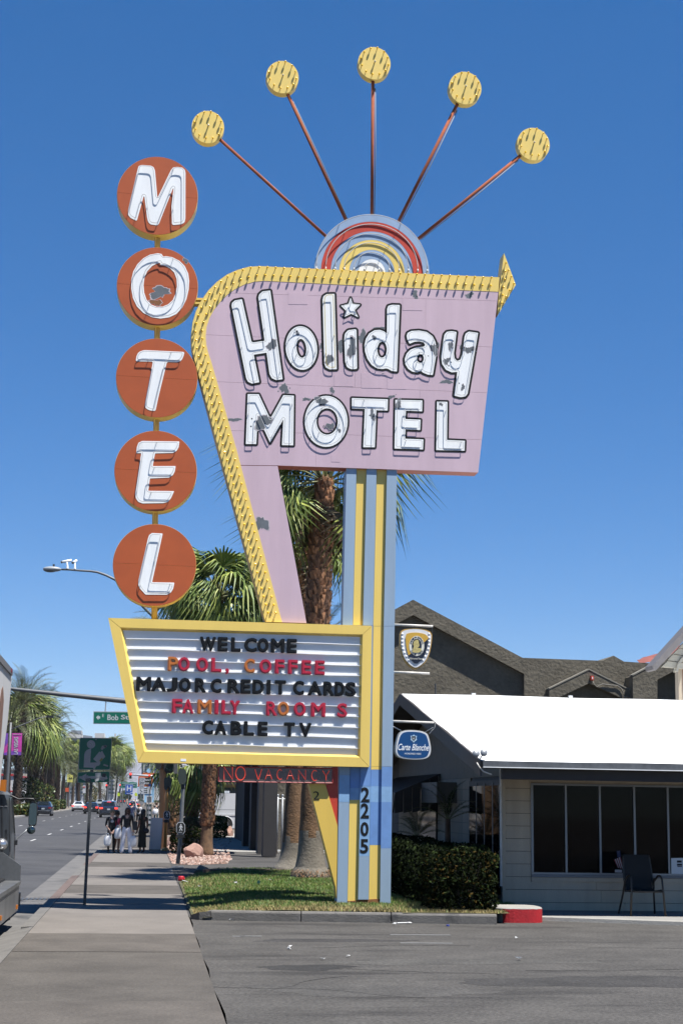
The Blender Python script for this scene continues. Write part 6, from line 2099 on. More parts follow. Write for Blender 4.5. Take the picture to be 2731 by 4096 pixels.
boulder('grey broken rock lump at the back edge of the lawn', ground(806, 3490, .05), .34, .3, .16, 13, BARKG, 'loose rocks')

# ================================================================== STREET FURNITURE
TANP = mat('tan_pole_paint', (0.42, 0.24, 0.125), 0.6, var=0.12, scale=4, streak=True)
TANO = mat('ochre_pole_paint', (0.46, 0.235, 0.065), 0.5, var=0.15, scale=5)
GREYP = mat('grey_pole', (0.19, 0.20, 0.21), 0.5, var=0.15, scale=6, metal=0.3)
SIGG = mat('sign_green', (0.0, 0.135, 0.088), 0.4, var=0.06, scale=3)
SIGW = mat('sign_white', (0.52, 0.54, 0.56), 0.4)
SIGS = mat('sign_silver', (0.36, 0.37, 0.40), 0.4, var=0.1, scale=6)
BLK = mat('signal_black', (0.015, 0.016, 0.016), 0.5)
HEADG = mat('signal_dark_green', (0.035, 0.048, 0.042), 0.5, var=0.15, scale=8)
REDL = mat('lit_red_signal', (0.5, 0.01, 0.01), 0.3, emit=(1.0, .03, .02), estr=2.2)
tp = ground(652, 3396)
TPL = at_depth(tp.y)
tsp = thing('traffic_signal_pole', 'tan traffic signal pole with grey mast arm, street lamp and two white cameras', 'traffic signal', (tp.x, tp.y, 0))
mb = MB().use(TANP); mb.tube([(tp.x, tp.y, 0), TPL.wp(651, 3000), TPL.wp(647, 2492)], [.15, .125, .085], 14); part('pole', mb, None, tsp, smooth=True)
mb = MB().use(mat('mast_grey', (0.115, 0.122, 0.13), 0.5, var=0.15, scale=3, metal=.2)); mb.tube([TPL.wp(652, 2822), TPL.wp(503, 2804), TPL.wp(250, 2778), TPL.wp(20, 2752), TPL.wp(-120, 2738)], [.125, .108, .085, .062, .05], 12); part('mast_arm', mb, None, tsp, smooth=True)
zL = Z(100, 2150, 2.6133)
mb = MB().use(MATS['mast_grey']); pts = zL([(385, 334), (470, 336), (560, 344), (690, 352), (760, 362), (850, 394), (945, 441), (1090, 560), (1240, 727), (1330, 815), (1425, 890)])
mb.tube([TPL.wp(*q) for q in pts], [.035, .038, .04, .042, .045, .048, .05, .052, .055, .058, .06], 8); part('lamp_arm', mb, None, tsp, smooth=True)
mb = MB().use(mat('lamp_head_grey', (0.30, 0.32, 0.335), 0.45))
a = TPL.wp(*zL([(288, 330)])[0]); hx = (TPL.wp(*zL([(385, 330)])[0]) - TPL.wp(*zL([(187, 330)])[0])).length / 2
mb.smooth = True
mb.sphere(a, 1, 14, 8, (hx, .16, .105)); lh = part('lamp_head', mb, None, tsp, smooth=True)
mb = MB().use(mat('lamp_lens', (.16, .17, .17), .2)); mb.sphere(a - Vector((.08, 0, .035)), 1, 12, 6, (hx * .75, .15, .10)); part('lens', mb, None, lh, smooth=True)
mb = MB().use(BLK); mb.tube([a + Vector((.05, 0, .08)), a + Vector((.05, 0, .19))], .04, 8); part('photocell', mb, None, lh)
for (x0, y0), (x1, y1), (bx, by) in (((390, 256), (488, 238), (446, 325)), ((505, 262), (543, 240), (524, 328))):
    a, b = TPL.wp(*zL([(x0, y0)])[0]), TPL.wp(*zL([(x1, y1)])[0], -.1)
    mb = MB().use(WHITE); mb.tube([a, b], .05, 10); c_ = part('camera', mb, None, tsp, smooth=True)
    m2 = MB().use(BLK); m2.tube([a, a + (a - b).normalized() * .04], .048, 10); part('camera_lens', m2, None, c_)
    m3 = MB().use(WHITE); q = TPL.wp(*zL([(bx, by)])[0]); m3.tube([(a + b) / 2, q + Vector((0, 0, .1)), q], [.03, .035, .05], 8); part('camera_mount', m3, None, c_)
z31 = Z(500, 3000, 3.136)
def signal_box(parent, name, x0, y0, x1, y1, pl, d, m, depth=.25):
    mb = MB().use(m); q = pl.pts(z31([(x0, y1), (x1, y1), (x1, y0), (x0, y0)]), d)
    mb.prism(pl, chaikin(q), d - depth, d); return part(name, mb, None, parent)
signal_box(tsp, 'signal_head', 383, 120, 462, 242, TPL, .3, BLK)
sh = signal_box(tsp, 'signal_head', 487, 60, 614, 292, TPL, .3, BLK)
mb = MB().use(mat('dark_lens', (.01, .03, .025), .15)); q = TPL.wp(*z31([(565, 210)])[0], .31); mb.lathe([(.14, 0), (.15, .10), (.13, .10), (.12, .02)], 16, q, Matrix.Rotation(math.pi / 2, 3, 'X')); part('visor', mb, None, sh)
mb = MB().use(mat('backplate_grey', (.09, .095, .10), .5)); mb.prism(TPL, TPL.pts(z31([(610, 296), (664, 296), (664, 40), (610, 40)]), .2), .15, .2); part('backplate', mb, None, tsp)
# hanging street name sign
zW = Z(0, 2550, 2.24)
sn = thing('street_name_sign', 'long green street name sign hanging from the mast arm', 'street sign', TPL.wp(*zW([(1000, 772)])[0]))
SNd = .12
mb = MB().use(SIGS); mb.prism(TPL, TPL.pts(zW([(837, 774), (1560, 778), (1560, 668), (840, 661)]), SNd), SNd - .05, SNd); part('sign_edge', mb, None, sn)
mb = MB().use(SIGG); mb.prism(TPL, TPL.pts(zW([(843, 767), (1552, 771), (1552, 675), (845, 669)]), SNd), SNd, SNd + .006); part('green_face', mb, None, sn)
mb = MB().use(SIGW); mb.prism(TPL, TPL.pts(zW([(863, 716), (885, 740), (884, 726), (900, 727), (900, 707), (884, 706), (886, 694)]), SNd), SNd + .006, SNd + .009); part('arrow', mb, None, sn)
def wtext(par, txt, x0, y0, x1, y1, pl, d, zf, m=SIGW, **k):
    mb = MB().use(m); write_px(mb, pl, txt, *zf([(x0, y0)])[0], *zf([(x1, y1)])[0], d, **k); part('lettering', mb, None, par)
wtext(sn, 'E', 919, 685, 934, 713, TPL, SNd + .006, zW, thick=.003)
wtext(sn, 'Bob', 966, 690, 1062, 742, TPL, SNd + .006, zW, thick=.003, offset=.015)
wtext(sn, 'Stupak', 1086, 692, 1330, 752, TPL, SNd + .006, zW, thick=.003, offset=.015)
for xh in (945, 1450):
    mb = MB().use(STEEL); mb.tube([TPL.wp(*zW([(xh + 8, 560 if xh < 1000 else 600)])[0], .02), TPL.wp(*zW([(xh, 665)])[0], SNd - .02)], .025, 6); part('hanger_rod', mb, None, sn)

# pedestrian signal posts
def walk_sign(par, pl, x0, y0, x1, y1, d, zf=z31, fig=0):
    mb = MB().use(SIGW); mb.prism(pl, chaikin(pl.pts(zf([(x0, y1), (x1, y1), (x1, y0), (x0, y0)]), d)), d - .03, d); sg = part('button_sign', mb, None, par)
    e = (x1 - x0) * .06
    mb = MB().use(BLK); mb.prism(pl, chaikin(pl.pts(zf([(x0 + e, y1 - e), (x1 - e, y1 - e), (x1 - e, y0 + e), (x0 + e, y0 + e)]), d)), d, d + .004); part('black_face', mb, None, sg)
    W, H = x1 - x0, y1 - y0
    f = lambda pts: pl.pts(zf([(x0 + W * a, y0 + H * b) for a, b in pts]), d)
    mb = MB().use(SIGW)
    mb.prism(pl, f(ellipse(.52, .20, .085, .055, 14)), d + .004, d + .007)
    mb.prism(pl, f([(.42, .27), (.60, .27), (.68, .34), (.74, .46), (.66, .48), (.58, .40), (.58, .50), (.72, .68), (.63, .72), (.52, .56), (.42, .72), (.33, .70), (.45, .50), (.44, .40), (.36, .47), (.30, .44)]), d + .004, d + .007)
    mb.prism(pl, f([(.24, .84), (.34, .80), (.34, .825), (.68, .825), (.68, .855), (.34, .855), (.34, .88)]), d + .004, d + .007)
    part('walking_figure', mb, None, sg)
pa = ground(661, 3404); PA = at_depth(pa.y)
ps = thing('pedestrian_post', 'ochre pedestrian signal post with a walk button sign beside the grey cabinet', 'signal post', (pa.x, pa.y, 0))
mb = MB().use(TANO); mb.tube([(pa.x, pa.y, 0), PA.wp(669, 3180), PA.wp(671, 3150)], [.062, .055, .055], 12); part('post', mb, None, ps, smooth=True)
mb = MB().use(TANO); mb.lathe([(.14, 0), (.14, .05), (.10, .11), (.065, .13)], 14, (pa.x, pa.y, 0)); part('base', mb, None, ps, smooth=True)
signal_box(ps, 'signal_head', 492, 345, 540, 500, PA, .16, HEADG); signal_box(ps, 'signal_head', 535, 352, 586, 470, PA, .1, HEADG)
mb = MB().use(HEADG); mb.tube([PA.wp(*z31([(553, 560)])[0]), PA.wp(*z31([(556, 330)])[0])], .045, 8); part('head_mount', mb, None, ps)
walk_sign(ps, PA, 487, 765, 565, 872, .10)
signal_box(ps, 'push_button', 485, 876, 560, 912, PA, .12, BLK, .1)
pg = ground(711, 3470); PG = at_depth(pg.y)
pq = thing('pedestrian_post', 'grey pedestrian signal post with a walk button sign at the lawn corner', 'signal post', (pg.x, pg.y, 0))
mb = MB().use(GREYP); mb.tube([(pg.x, pg.y, .1), PG.wp(722, 3360), PG.wp(733, 3150), PG.wp(734, 3130)], [.058, .055, .052, .052], 12); part('post', mb, None, pq, smooth=True)
q = PG.pts(z31([(585, 1535), (748, 1535), (745, 1472), (728, 1462), (602, 1462), (588, 1475)]), .1)
mb = MB().use(mat('base_grey', (.25, .265, .28), .45, metal=.2)); mb.prism(PG, q, -.15, .12); part('base', mb, None, pq)
signal_box(pq, 'signal_head', 672, 236, 772, 430, PG, .16, HEADG, .3)
mb = MB().use(BLK); mb.tube([PG.wp(*z31([(728, 490)])[0]), PG.wp(*z31([(726, 428)])[0])], .06, 8); part('head_mount', mb, None, pq)
walk_sign(pq, PG, 645, 905, 756, 1056, .10)
signal_box(pq, 'push_button', 646, 1060, 752, 1108, PG, .12, BLK, .12)
# cabinet and news rack
ca = ground(622, 3411); CA = at_depth(ca.y)
cab_ = thing('utility_cabinet', 'plain pale grey utility cabinet standing on the pavement by the ochre post', 'cabinet', (ca.x, ca.y, 0))
mb = MB().use(mat('cabinet_grey', (0.58, 0.57, 0.55), 0.55, var=0.08, scale=4, streak=True)); mb.prism(CA, CA.pts(z31([(304, 1245), (452, 1248), (480, 856), (328, 850)])), -.45, 0); part('body', mb, None, cab_)
mb = MB().use(GREYP); mb.prism(CA, CA.pts(z31([(300, 1300), (452, 1300), (452, 1249), (304, 1246)])), -.43, -.02); part('plinth', mb, None, cab_)
mb = MB().use(DARKSTEEL); mb.prism(CA, CA.pts(z31([(448, 1240), (451, 1240), (476, 862), (473, 862)])), 0, .004); part('door_seam', mb, None, cab_)
na = ground(598, 3306); NA = at_depth(na.y)
nr_ = thing('news_rack', 'dark green stack of newspaper boxes topped by a white framed list', 'newspaper box', (na.x, na.y, 0))
mb = MB().use(mat('rack_green', (0.02, 0.045, 0.05), 0.45)); mb.prism(NA, NA.pts(z31([(272, 955), (335, 955), (338, 680), (274, 680)])), -.5, 0); part('body', mb, None, nr_)
for y in (710, 770, 830, 890):
    mb = MB().use(SIGS); mb.prism(NA, NA.pts(z31([(286, y + 34), (326, y + 34), (326, y), (286, y)])), 0, .02); part('paper_window', mb, None, nr_)
mb = MB().use(SIGW); mb.prism(NA, NA.pts(z31([(268, 664), (342, 664), (346, 575), (272, 572)])), -.06, .02); tp_ = part('framed_list', mb, None, nr_)
for y in range(588, 655, 12):
    mb = MB().use(BLK); mb.prism(NA, NA.pts(z31([(282, y + 7), (332, y + 7), (333, y), (283, y)])), .02, .025); part('printed_line', mb, None, tp_)

# the green library sign
zG = Z(260, 2900, 6.7182)
gl_ = ground(339, 3619); GL = at_depth(gl_.y)
lib = thing('library_sign', 'green sign of a person reading, above a stickered arrow sign on a perforated pole', 'road sign', (gl_.x, gl_.y, 0))
mb = MB().use(DARKSTEEL)
tp0, tp1 = Vector((gl_.x, gl_.y, -.02)), GL.wp(376, 2952, -.035)
for s in ((-1, -1), (1, -1), (1, 1), (-1, 1)):
    pass
e1, e2 = Vector((.026, 0, 0)), Vector((0, .026, 0))
vs = [tp0 - e1 - e2, tp0 + e1 - e2, tp0 + e1 + e2, tp0 - e1 + e2, tp1 - e1 - e2, tp1 + e1 - e2, tp1 + e1 + e2, tp1 - e1 + e2]
mb.add(vs, [(3, 2, 1, 0), (4, 5, 6, 7), (0, 1, 5, 4), (1, 2, 6, 5), (2, 3, 7, 6), (3, 0, 4, 7)]); part('pole', mb, None, lib)
mb = MB().use(mat('pole_hole', (.13, .135, .14), .6))
n = 62
for i in range(n):
    q = tp0.lerp(tp1, (i + .5) / n) + Vector((0, -.027, 0)); mb.cbox(q, .012, .004, .017)
part('pole_holes', mb, None, lib, kind='stuff')
def gplate(name, pts, m, d0, d1):
    mb = MB().use(m); mb.prism(GL, chaikin(GL.pts(zG(sharp(pts)), d1)), d0, d1); return part(name, mb, None, lib)
rim1 = [(400, 360), (430, 338), (1245, 350), (1272, 380), (1222, 1190), (1190, 1210), (385, 1205), (362, 1180)]
p1_ = gplate('sign_rim', rim1, SIGS, -.008, 0)
cg = (815, 775)
gplate('green_face', shrink(rim1, cg, .965), SIGG, 0, .003)
def sym(pts, m=SIGS, d=.003, t=.003, name='reader_figure'):
    mb = MB().use(m); mb.prism(GL, GL.pts(zG(pts), d), d, d + t); return part(name, mb, None, lib)
sym(ellipse(708, 520, 112, 112, 32))
sym([(690, 632), (600, 668), (545, 722), (525, 800), (508, 1140), (760, 1148), (765, 1175), (800, 1190), (850, 1110), (930, 1085), (960, 1030), (955, 990), (990, 960), (1090, 850), (1005, 690), (960, 735), (930, 712), (765, 915), (870, 1005), (685, 1010), (712, 640)])
STK = mat('sticker_grey', (.30, .31, .34), .5, var=.2, scale=30)
for c, rx, ry in (((712, 518), 38, 46), ((1050, 590), 60, 40), ((1095, 570), 36, 36), ((1005, 630), 34, 34)):
    sym(ellipse(*c, rx, ry, 16), SIGW if c[0] < 800 else STK, .006, .002, 'sticker')
mb = MB().use(BLK); write_px(mb, GL, 'S', *zG([(686, 488)])[0], *zG([(738, 552)])[0], .008, thick=.001); part('sticker_mark', mb, None, lib)
sym([(1035, 1085), (1050, 1045), (1170, 1085), (1160, 1125)], STK, .006, .002, 'sticker')
sym([(925, 965), (960, 985), (1030, 910), (990, 885)], mat('yellow_sticker', (.26, .24, .04), .5), .006, .002, 'sticker')
rim2 = [(350, 1290), (368, 1268), (1190, 1245), (1215, 1265), (1205, 1520), (1185, 1535), (375, 1558), (342, 1545)]
gplate('sign_rim', rim2, SIGS, -.008, 0)
gplate('green_face', shrink(rim2, (780, 1400), .962), SIGG, 0, .003)
sym([(385, 1415), (580, 1305), (580, 1375), (1120, 1365), (1155, 1440), (1115, 1465), (900, 1440), (570, 1450), (570, 1520)], SIGS, .003, .003, 'arrow')
for k, (pts, m) in enumerate([([(390, 1380), (490, 1370), (495, 1435), (395, 1440)], STK), ([(520, 1370), (630, 1350), (640, 1420), (540, 1440)], STK), ([(820, 1285), (968, 1282), (968, 1390), (820, 1392)], SIGW), ([(1010, 1300), (1105, 1305), (1100, 1405), (1000, 1395)], NAVY), ([(805, 1465), (915, 1425), (930, 1485), (820, 1530)], SIGW), ([(950, 1420), (1090, 1425), (1060, 1510), (940, 1480)], STK), ([(565, 1440), (700, 1430), (700, 1530), (560, 1535)], BLK)]):
    sym(pts, m, .006 + .001 * k, .001, 'sticker')
mb = MB().use(SIGS); write_px(mb, GL, 'SLOW', *zG([(575, 1442)])[0], *zG([(690, 1482)])[0], .0135, thick=.001); write_px(mb, GL, 'OELS', *zG([(575, 1488)])[0], *zG([(690, 1526)])[0], .0135, thick=.001); part('sticker_lettering', mb, None, lib)
for x, y in ((840, 385), (775, 1272)):
    mb = MB().use(STEEL); mb.sphere(GL.wp(*zG([(x, y)])[0], .004), .014, 8, 5); part('bolt', mb, None, lib)

# farther signs
zF = Z(430, 3050, 6.272)
def plate_sign(name, lab, cat, gy, pts, m, pole_x, zf=zF, border=None, group=None):
    pl = at_depth(gy); q = pl.pts(zf(pts))
    c = pl.wp(*zf([(pole_x, pts[0][1])])[0])
    t_ = thing(name, lab, cat, (c.x, c.y, 0), group=group)
    mb = MB().use(GREYP); top = pl.wp(*zf([(pole_x, min(p[1] for p in pts) + 10)])[0], -.06); mb.tube([(top.x, top.y, -.1), top], .035, 6); part('post', mb, None, t_)
    mb = MB().use(border or m); mb.prism(pl, q, -.03, 0); part('plate', mb, None, t_)
    if border:
        cc_ = (sum(p[0] for p in pts) / len(pts), sum(p[1] for p in pts) / len(pts))
        mb = MB().use(m); mb.prism(pl, pl.pts(zf(shrink(pts, cc_, .93))), 0, .008); part('face', mb, None, t_)
    return t_, pl
SIGB = mat('sign_blue', (0.012, 0.085, 0.42), 0.4)
t_, pl = plate_sign('hospital_sign', 'blue hospital H sign with a small arrow plate below it', 'road sign', 112, [(447, 742), (640, 745), (648, 552), (456, 549)], SIGB, 545, border=SIGW)
wtext(t_, 'H', 492, 580, 606, 715, pl, .008, zF, thick=.01, offset=.05)
mb = MB().use(SIGB); mb.prism(pl, pl.pts(zF([(445, 798), (636, 800), (638, 757), (448, 754)])), -.03, 0); part('arrow_plate', mb, None, t_)
mb = MB().use(SIGW); mb.prism(pl, pl.pts(zF([(482, 777), (505, 765), (505, 772), (605, 773), (605, 783), (505, 783), (505, 790)])), 0, .01); part('arrow', mb, None, t_)
t_, pl = plate_sign('speed_limit_sign', 'white speed limit 30 sign above truck route plates', 'road sign', 118, [(806, 552), (932, 555), (940, 383), (815, 380)], SIGW, 850)
wtext(t_, '30', 822, 478, 922, 535, pl, 0, zF, BLK, thick=.008, offset=.02)
wtext(t_, 'SPEED', 826, 398, 930, 422, pl, 0, zF, BLK, thick=.008)
wtext(t_, 'LIMIT', 832, 440, 916, 462, pl, 0, zF, BLK, thick=.008)
mb = MB().use(SIGW); mb.prism(pl, pl.pts(zF([(800, 660), (925, 662), (930, 572), (804, 570)])), -.03, 0); part('truck_route_plate', mb, None, t_)
wtext(t_, 'TRUCK', 812, 582, 920, 608, pl, 0, zF, BLK, thick=.008); wtext(t_, 'ROUTE', 808, 624, 916, 648, pl, 0, zF, BLK, thick=.008)
mb = MB().use(SIGW); mb.prism(pl, pl.pts(zF([(800, 752), (910, 754), (914, 676), (802, 674)])), -.03, 0); part('arrow_plate', mb, None, t_)
mb = MB().use(BLK); mb.prism(pl, pl.pts(zF([(822, 686), (850, 690), (842, 700), (872, 726), (882, 718), (884, 742), (858, 738), (866, 732), (836, 706), (828, 712)])), 0, .01); part('arrow', mb, None, t_)
t_, pl = plate_sign('street_plate', 'small blue and white plate on a thin post by the news rack', 'road sign', 106, [(1016, 690), (1118, 694), (1130, 545), (1028, 540)], SIGS, 1060)
mb = MB().use(mat('plate_navy', (.02, .03, .15), .4)); mb.prism(pl, pl.pts(zF([(1022, 592), (1124, 596), (1130, 545), (1028, 540)])), 0, .01); part('blue_band', mb, None, t_)
FLUO = mat('fluorescent_sign', (.50, .62, .02), .5)
for x, y, gy, lab in ((285, 800, 330, 'yellow green crossing sign beside the far palms'), (722, 800, 320, 'yellow green crossing sign right of the hospital sign')):
    plate_sign('crossing_sign', lab, 'road sign', gy, [(x - 32, y + 42), (x + 32, y + 42), (x + 36, y - 20), (x, y - 46), (x - 36, y - 20)], FLUO, x, group='crossing signs far down the street')
# far motel sign
pl = at_depth(190)
ms_ = thing('far_motel_sign', 'orange and pale blue motel sign with white script far down the pavement', 'motel sign', pl.wp(*zF([(1000, 900)])[0]))
SKYB = mat('pale_blue_panel', (0.30, 0.55, 0.78), 0.5)
ORS = mat('orange_panel', (0.55, 0.12, 0.03), 0.5, var=.1, scale=1)
for nm, pts, m, d0, d1 in (('blue_pylon', [(925, 1000), (1165, 1000), (1175, 520), (1195, 270), (1150, 330), (1120, 790), (935, 800)], SKYB, -.6, -.02), ('orange_panel', [(770, 600), (1135, 605), (1150, 330), (1190, 262), (900, 255), (870, 335), (785, 345)], ORS, -.5, .02), ('white_panel', [(755, 795), (1120, 798), (1128, 620), (765, 612)], SKYB, -.5, .01), ('letter_panel', [(775, 782), (1105, 785), (1112, 634), (780, 626)], SIGW, .01, .04), ('black_blob', [(800, 540), (1100, 545), (1122, 400), (1010, 380), (800, 400)], BLK, .02, .06), ('blue_ball', ellipse(1036, 205, 52, 54, 18), SKYB, -.5, .02)):
    mb = MB().use(m); mb.prism(pl, pl.pts(zF(pts)), d0, d1); part(nm, mb, None, ms_)
wtext(ms_, 'Wheel', 830, 405, 1100, 462, pl, .06, zF, thick=.02, shear=.3, offset=.02); wtext(ms_, 'Motel', 860, 480, 1080, 545, pl, .06, zF, thick=.02, shear=.3, offset=.02)
for y in (640, 690, 735):
    mb = MB().use(BLK); mb.prism(pl, pl.pts(zF([(915, y + 16), (1010, y + 17), (1011, y + 4), (916, y + 3)])), .04, .06); part('letter_line', mb, None, ms_)
# far signals
def signal(lab, gy, x, y0, y1, arm=None):
    pl = at_depth(gy)
    t_ = thing('traffic_light', lab, 'traffic light', pl.wp(*zF([(x, y1)])[0]), group='red traffic lights down the street')
    w = (y1 - y0) * .2
    mb = MB().use(BLK); mb.prism(pl, pl.pts(zF([(x - w, y1), (x + w * .8, y1), (x + w, y0), (x - w * .8, y0)])), -.25, 0); part('housing', mb, None, t_)
    mb = MB().use(REDL); q = pl.wp(*zF([(x + w * .05, y0 + (y1 - y0) * .24)])[0], .02); rr = (pl.wp(*zF([(x + w * .78, 0)])[0]) - pl.wp(*zF([(x, 0)])[0])).length
    mb.lathe([(rr, 0), (rr * .8, .05), (.01, .08)], 14, q, Matrix.Rotation(math.pi / 2, 3, 'X')); part('red_lamp', mb, None, t_)
    return t_, pl
t_, pl = signal('red traffic light at the end of the far white mast arm', 125, 583, 252, 408)
mb = MB().use(SIGW); mb.tube([pl.wp(*zF([(605, 308)])[0], -.12), pl.wp(*zF([(1060, 335)])[0], -.12), pl.wp(*zF([(1420, 360)])[0], -.12)], [.05, .08, .11], 8)
b0 = pl.wp(*zF([(1420, 360)])[0], -.12); mb.tube([b0 + Vector((0, 0, .3)), (b0.x, b0.y, 0)], .13, 8); part('mast_arm', mb, None, t_, smooth=True)
signal('red traffic light in the middle of the far white mast arm', 124.6, 1057, 285, 425)
t_, pl = signal('red traffic light beside the fan palm left of the hills', 230, -20, 545, 650)
b0 = pl.wp(*zF([(15, 545)])[0], -.2); mb = MB().use(GREYP); mb.tube([b0, (b0.x, b0.y, 0)], .12, 6); part('pole', mb, None, t_)
t_, pl = signal('small red traffic light left of the green overhead sign', 330, 320, 545, 622)
b0 = pl.wp(*zF([(340, 560)])[0], -.2); mb = MB().use(GREYP); mb.tube([b0, (b0.x, b0.y, 0)], .12, 6); part('pole', mb, None, t_)
t_, pl = signal('tiny red traffic light under the green overhead sign', 420, 395, 605, 665)
b0 = pl.wp(*zF([(395, 605)])[0], -.3); mb = MB().use(GREYP); mb.tube([b0, (b0.x, b0.y, 0)], .14, 6); part('pole', mb, None, t_)
pl = at_depth(400)
og = thing('overhead_sign', 'wide green overhead road sign across the far street', 'road sign', pl.wp(*zF([(540, 640)])[0]))
SIGG2 = mat('overhead_green', (0.03, 0.20, 0.15), 0.5)
for x0, x1 in ((345, 552), (558, 745)):
    mb = MB().use(SIGG2); mb.prism(pl, pl.pts(zF([(x0, 640), (x1, 645), (x1, 500), (x0, 485)])), -.2, 0); part('panel', mb, None, og)
for x0, x1, y in ((372, 540, 512), (575, 720, 520), (400, 520, 560), (590, 700, 572)):
    mb = MB().use(mat('overhead_lettering', (.30, .42, .38), .5)); mb.prism(pl, pl.pts(zF([(x0, y + 16), (x1, y + 18), (x1, y), (x0, y - 2)])), 0, .1); part('lettering_line', mb, None, og)
mb = MB().use(GREYP); a, b = pl.wp(*zF([(345, 580)])[0], -.4), pl.wp(*zF([(980, 610)])[0], -.4); mb.tube([a, b], .2, 6); mb.tube([b, (b.x, b.y, 0)], .3, 6); part('gantry', mb, None, og)

# banner lamps on the median
MAG = mat('banner_magenta', (0.52, 0.045, 0.33), 0.6, var=.25, scale=.9)
PUR = mat('banner_purple', (0.16, 0.05, 0.36), 0.6, var=.2, scale=.9)
zB = Z(0, 2600, 2.1367)
pl = at_depth(135)
b0 = pl.wp(*zB([(45, 1300)])[0])
lm_ = thing('street_lamp', 'street lamp post with pink and purple banners at the left edge', 'street lamp', (b0.x, b0.y, 0), group='lamps on the median')
LAMPG = mat('lamp_post_grey', (.12, .125, .13), .5)
mb = MB().use(LAMPG); mb.tube([(b0.x, b0.y, -.1), pl.wp(*zB([(62, 1180)])[0]), pl.wp(*zB([(78, 950)])[0]), pl.wp(*zB([(96, 620)])[0])], [.15, .13, .12, .09], 8); part('post', mb, None, lm_, smooth=True)
mb = MB().use(LAMPG); mb.tube([pl.wp(*q) for q in zB([(94, 680), (180, 645), (280, 605), (340, 582), (410, 566)])], [.06, .055, .05, .045, .04], 6); part('arm', mb, None, lm_, smooth=True)
mb = MB().use(BLK); mb.prism(pl, pl.pts(zB([(400, 578), (460, 582), (462, 562), (405, 556)])), -.2, .2); part('lamp_head', mb, None, lm_)
for x0, x1 in ((38, 70), (100, 190)):
    mb = MB().use(MAG); mb.prism(pl, pl.pts(zB([(x0 - 2, 897), (x1 - 6, 899), (x1 + 3, 711), (x0 + 6, 711)])), -.02, .02); bn = part('banner', mb, None, lm_)
    mb = MB().use(PUR); mb.prism(pl, pl.pts(zB([(x0 - 2, 897), (x1 - 6, 899), (x1 - 5, 872), (x0 - 1, 880 if x0 < 50 else 862)])), .02, .03); part('purple_band', mb, None, bn)
    if x0 < 50:
        mb = MB().use(PUR); mb.prism(pl, pl.pts(zB([(x0 + 6, 711), (x1 + 3, 711), (x1 + 1, 790), (x0 + 8, 830)])), .02, .03); part('purple_band', mb, None, bn)
# vertical lettering
mb = MB().use(SIGW)
u0, v0 = pl.px(*zB([(133, 822)])[0], .03)
uw = (pl.px(*zB([(168, 822)])[0])[0] - u0); vh = pl.px(*zB([(140, 745)])[0])[1] - pl.px(*zB([(140, 893)])[0])[1]
cu2, cv2 = pl.px(*zB([(140, 818)])[0], .03)
write(mb, pl, 'LAS VEGAS', cu2 - vh / 2, cv2 - uw / 2, cu2 + vh / 2, cv2 + uw / 2, .03, thick=.02, rot=math.pi / 2 + .03, offset=.02)
write_px(mb, pl, 'WELCOME TO', *zB([(115, 718)])[0], *zB([(186, 728)])[0], .03, thick=.02)
part('banner_lettering', mb, None, lm_)
# billboards and shop signs beyond the median
def board(lab, name, gy, pts, m, zf, txt=None, tb=None, tm=BLK, legs=True):
    pl = at_depth(gy); c = pl.wp(*zf([pts[0]])[0])
    t_ = thing(name, lab, 'sign', (c.x, c.y, 0))
    mb = MB().use(m); mb.prism(pl, pl.pts(zf(pts)), -.3, 0); part('panel', mb, None, t_)
    if txt:
        wtext(t_, txt, *tb, pl, .0, zf, tm, thick=.05, offset=.02)
    if legs:
        q = pl.wp(*zf([((pts[0][0] + pts[1][0]) / 2, pts[0][1] - 2)])[0], -.2); mb = MB().use(GREYP); mb.tube([q, (q.x, q.y, -.1)], .12, 6); part('post', mb, None, t_)
board('yellow billboard numbered 44 behind the median palms', 'billboard', 300, [(62, 1535), (215, 1540), (222, 1345), (70, 1310)], mat('billboard_yellow', (.62, .58, .13), .6), zG, '44', (105, 1405, 200, 1450))
board('small red and orange shop sign behind the parked cars', 'shop_sign', 330, [(15, 1795), (105, 1795), (108, 1690), (18, 1690)], mat('shop_orange', (.55, .09, .03), .6), zG, None)
board('striped red and white sign behind the black trunked palm', 'shop_sign', 310, [(485, 1830), (560, 1835), (560, 1620), (490, 1620)], SIGW, zG, 'RED', (495, 1650, 552, 1690), RED)
board('tall white sign with red lettering behind the grey signal post', 'shop_sign', 150, [(745, 600), (805, 600), (812, 300), (760, 290)], SIGW, z31, 'INC', (768, 320, 808, 350), RED)
# ================================================================== FAR BACKGROUND
HILL = mat('desert_hill_rock', (0.150, 0.138, 0.150), 0.95, var=0.18, scale=0.004, bump=0.0)
hm = MB().use(HILL); hm.smooth = True
HY = 9000.0
hp_ = Plane((0, HY, 0))
prof = [(-3000, 3165), (-1200, 3150), (-300, 3140), (200, 3135), (420, 3105), (475, 3083), (505, 3056), (553, 3043), (620, 3022), (700, 3010), (800, 3018), (950, 3050), (1300, 3090), (2000, 3120), (3500, 3140), (6000, 3160)]
xs_ = np.linspace(-1800, 4200, 220)
pz = np.interp(xs_, [p[0] for p in prof], [p[1] for p in prof])
rr = random.Random(2)
grid = []
for i, (x, y) in enumerate(zip(xs_, pz)):
    u, v = hp_.px(x, y)
    v += 6 * math.sin(i * .9) + 9 * math.sin(i * .37 + 1) + rr.uniform(-5, 5)
    for j in range(9):
        f = j / 8
        rid = (1 + .16 * math.sin(i * .7 + 2.2 * math.sin(j * .9)) * math.sin(math.pi * f))
        grid.append((u, HY - 1500 * (1 - f) + 120 * math.sin(i * 1.1 + j), -5 + (v + 5) * (f ** 1.3) * rid))
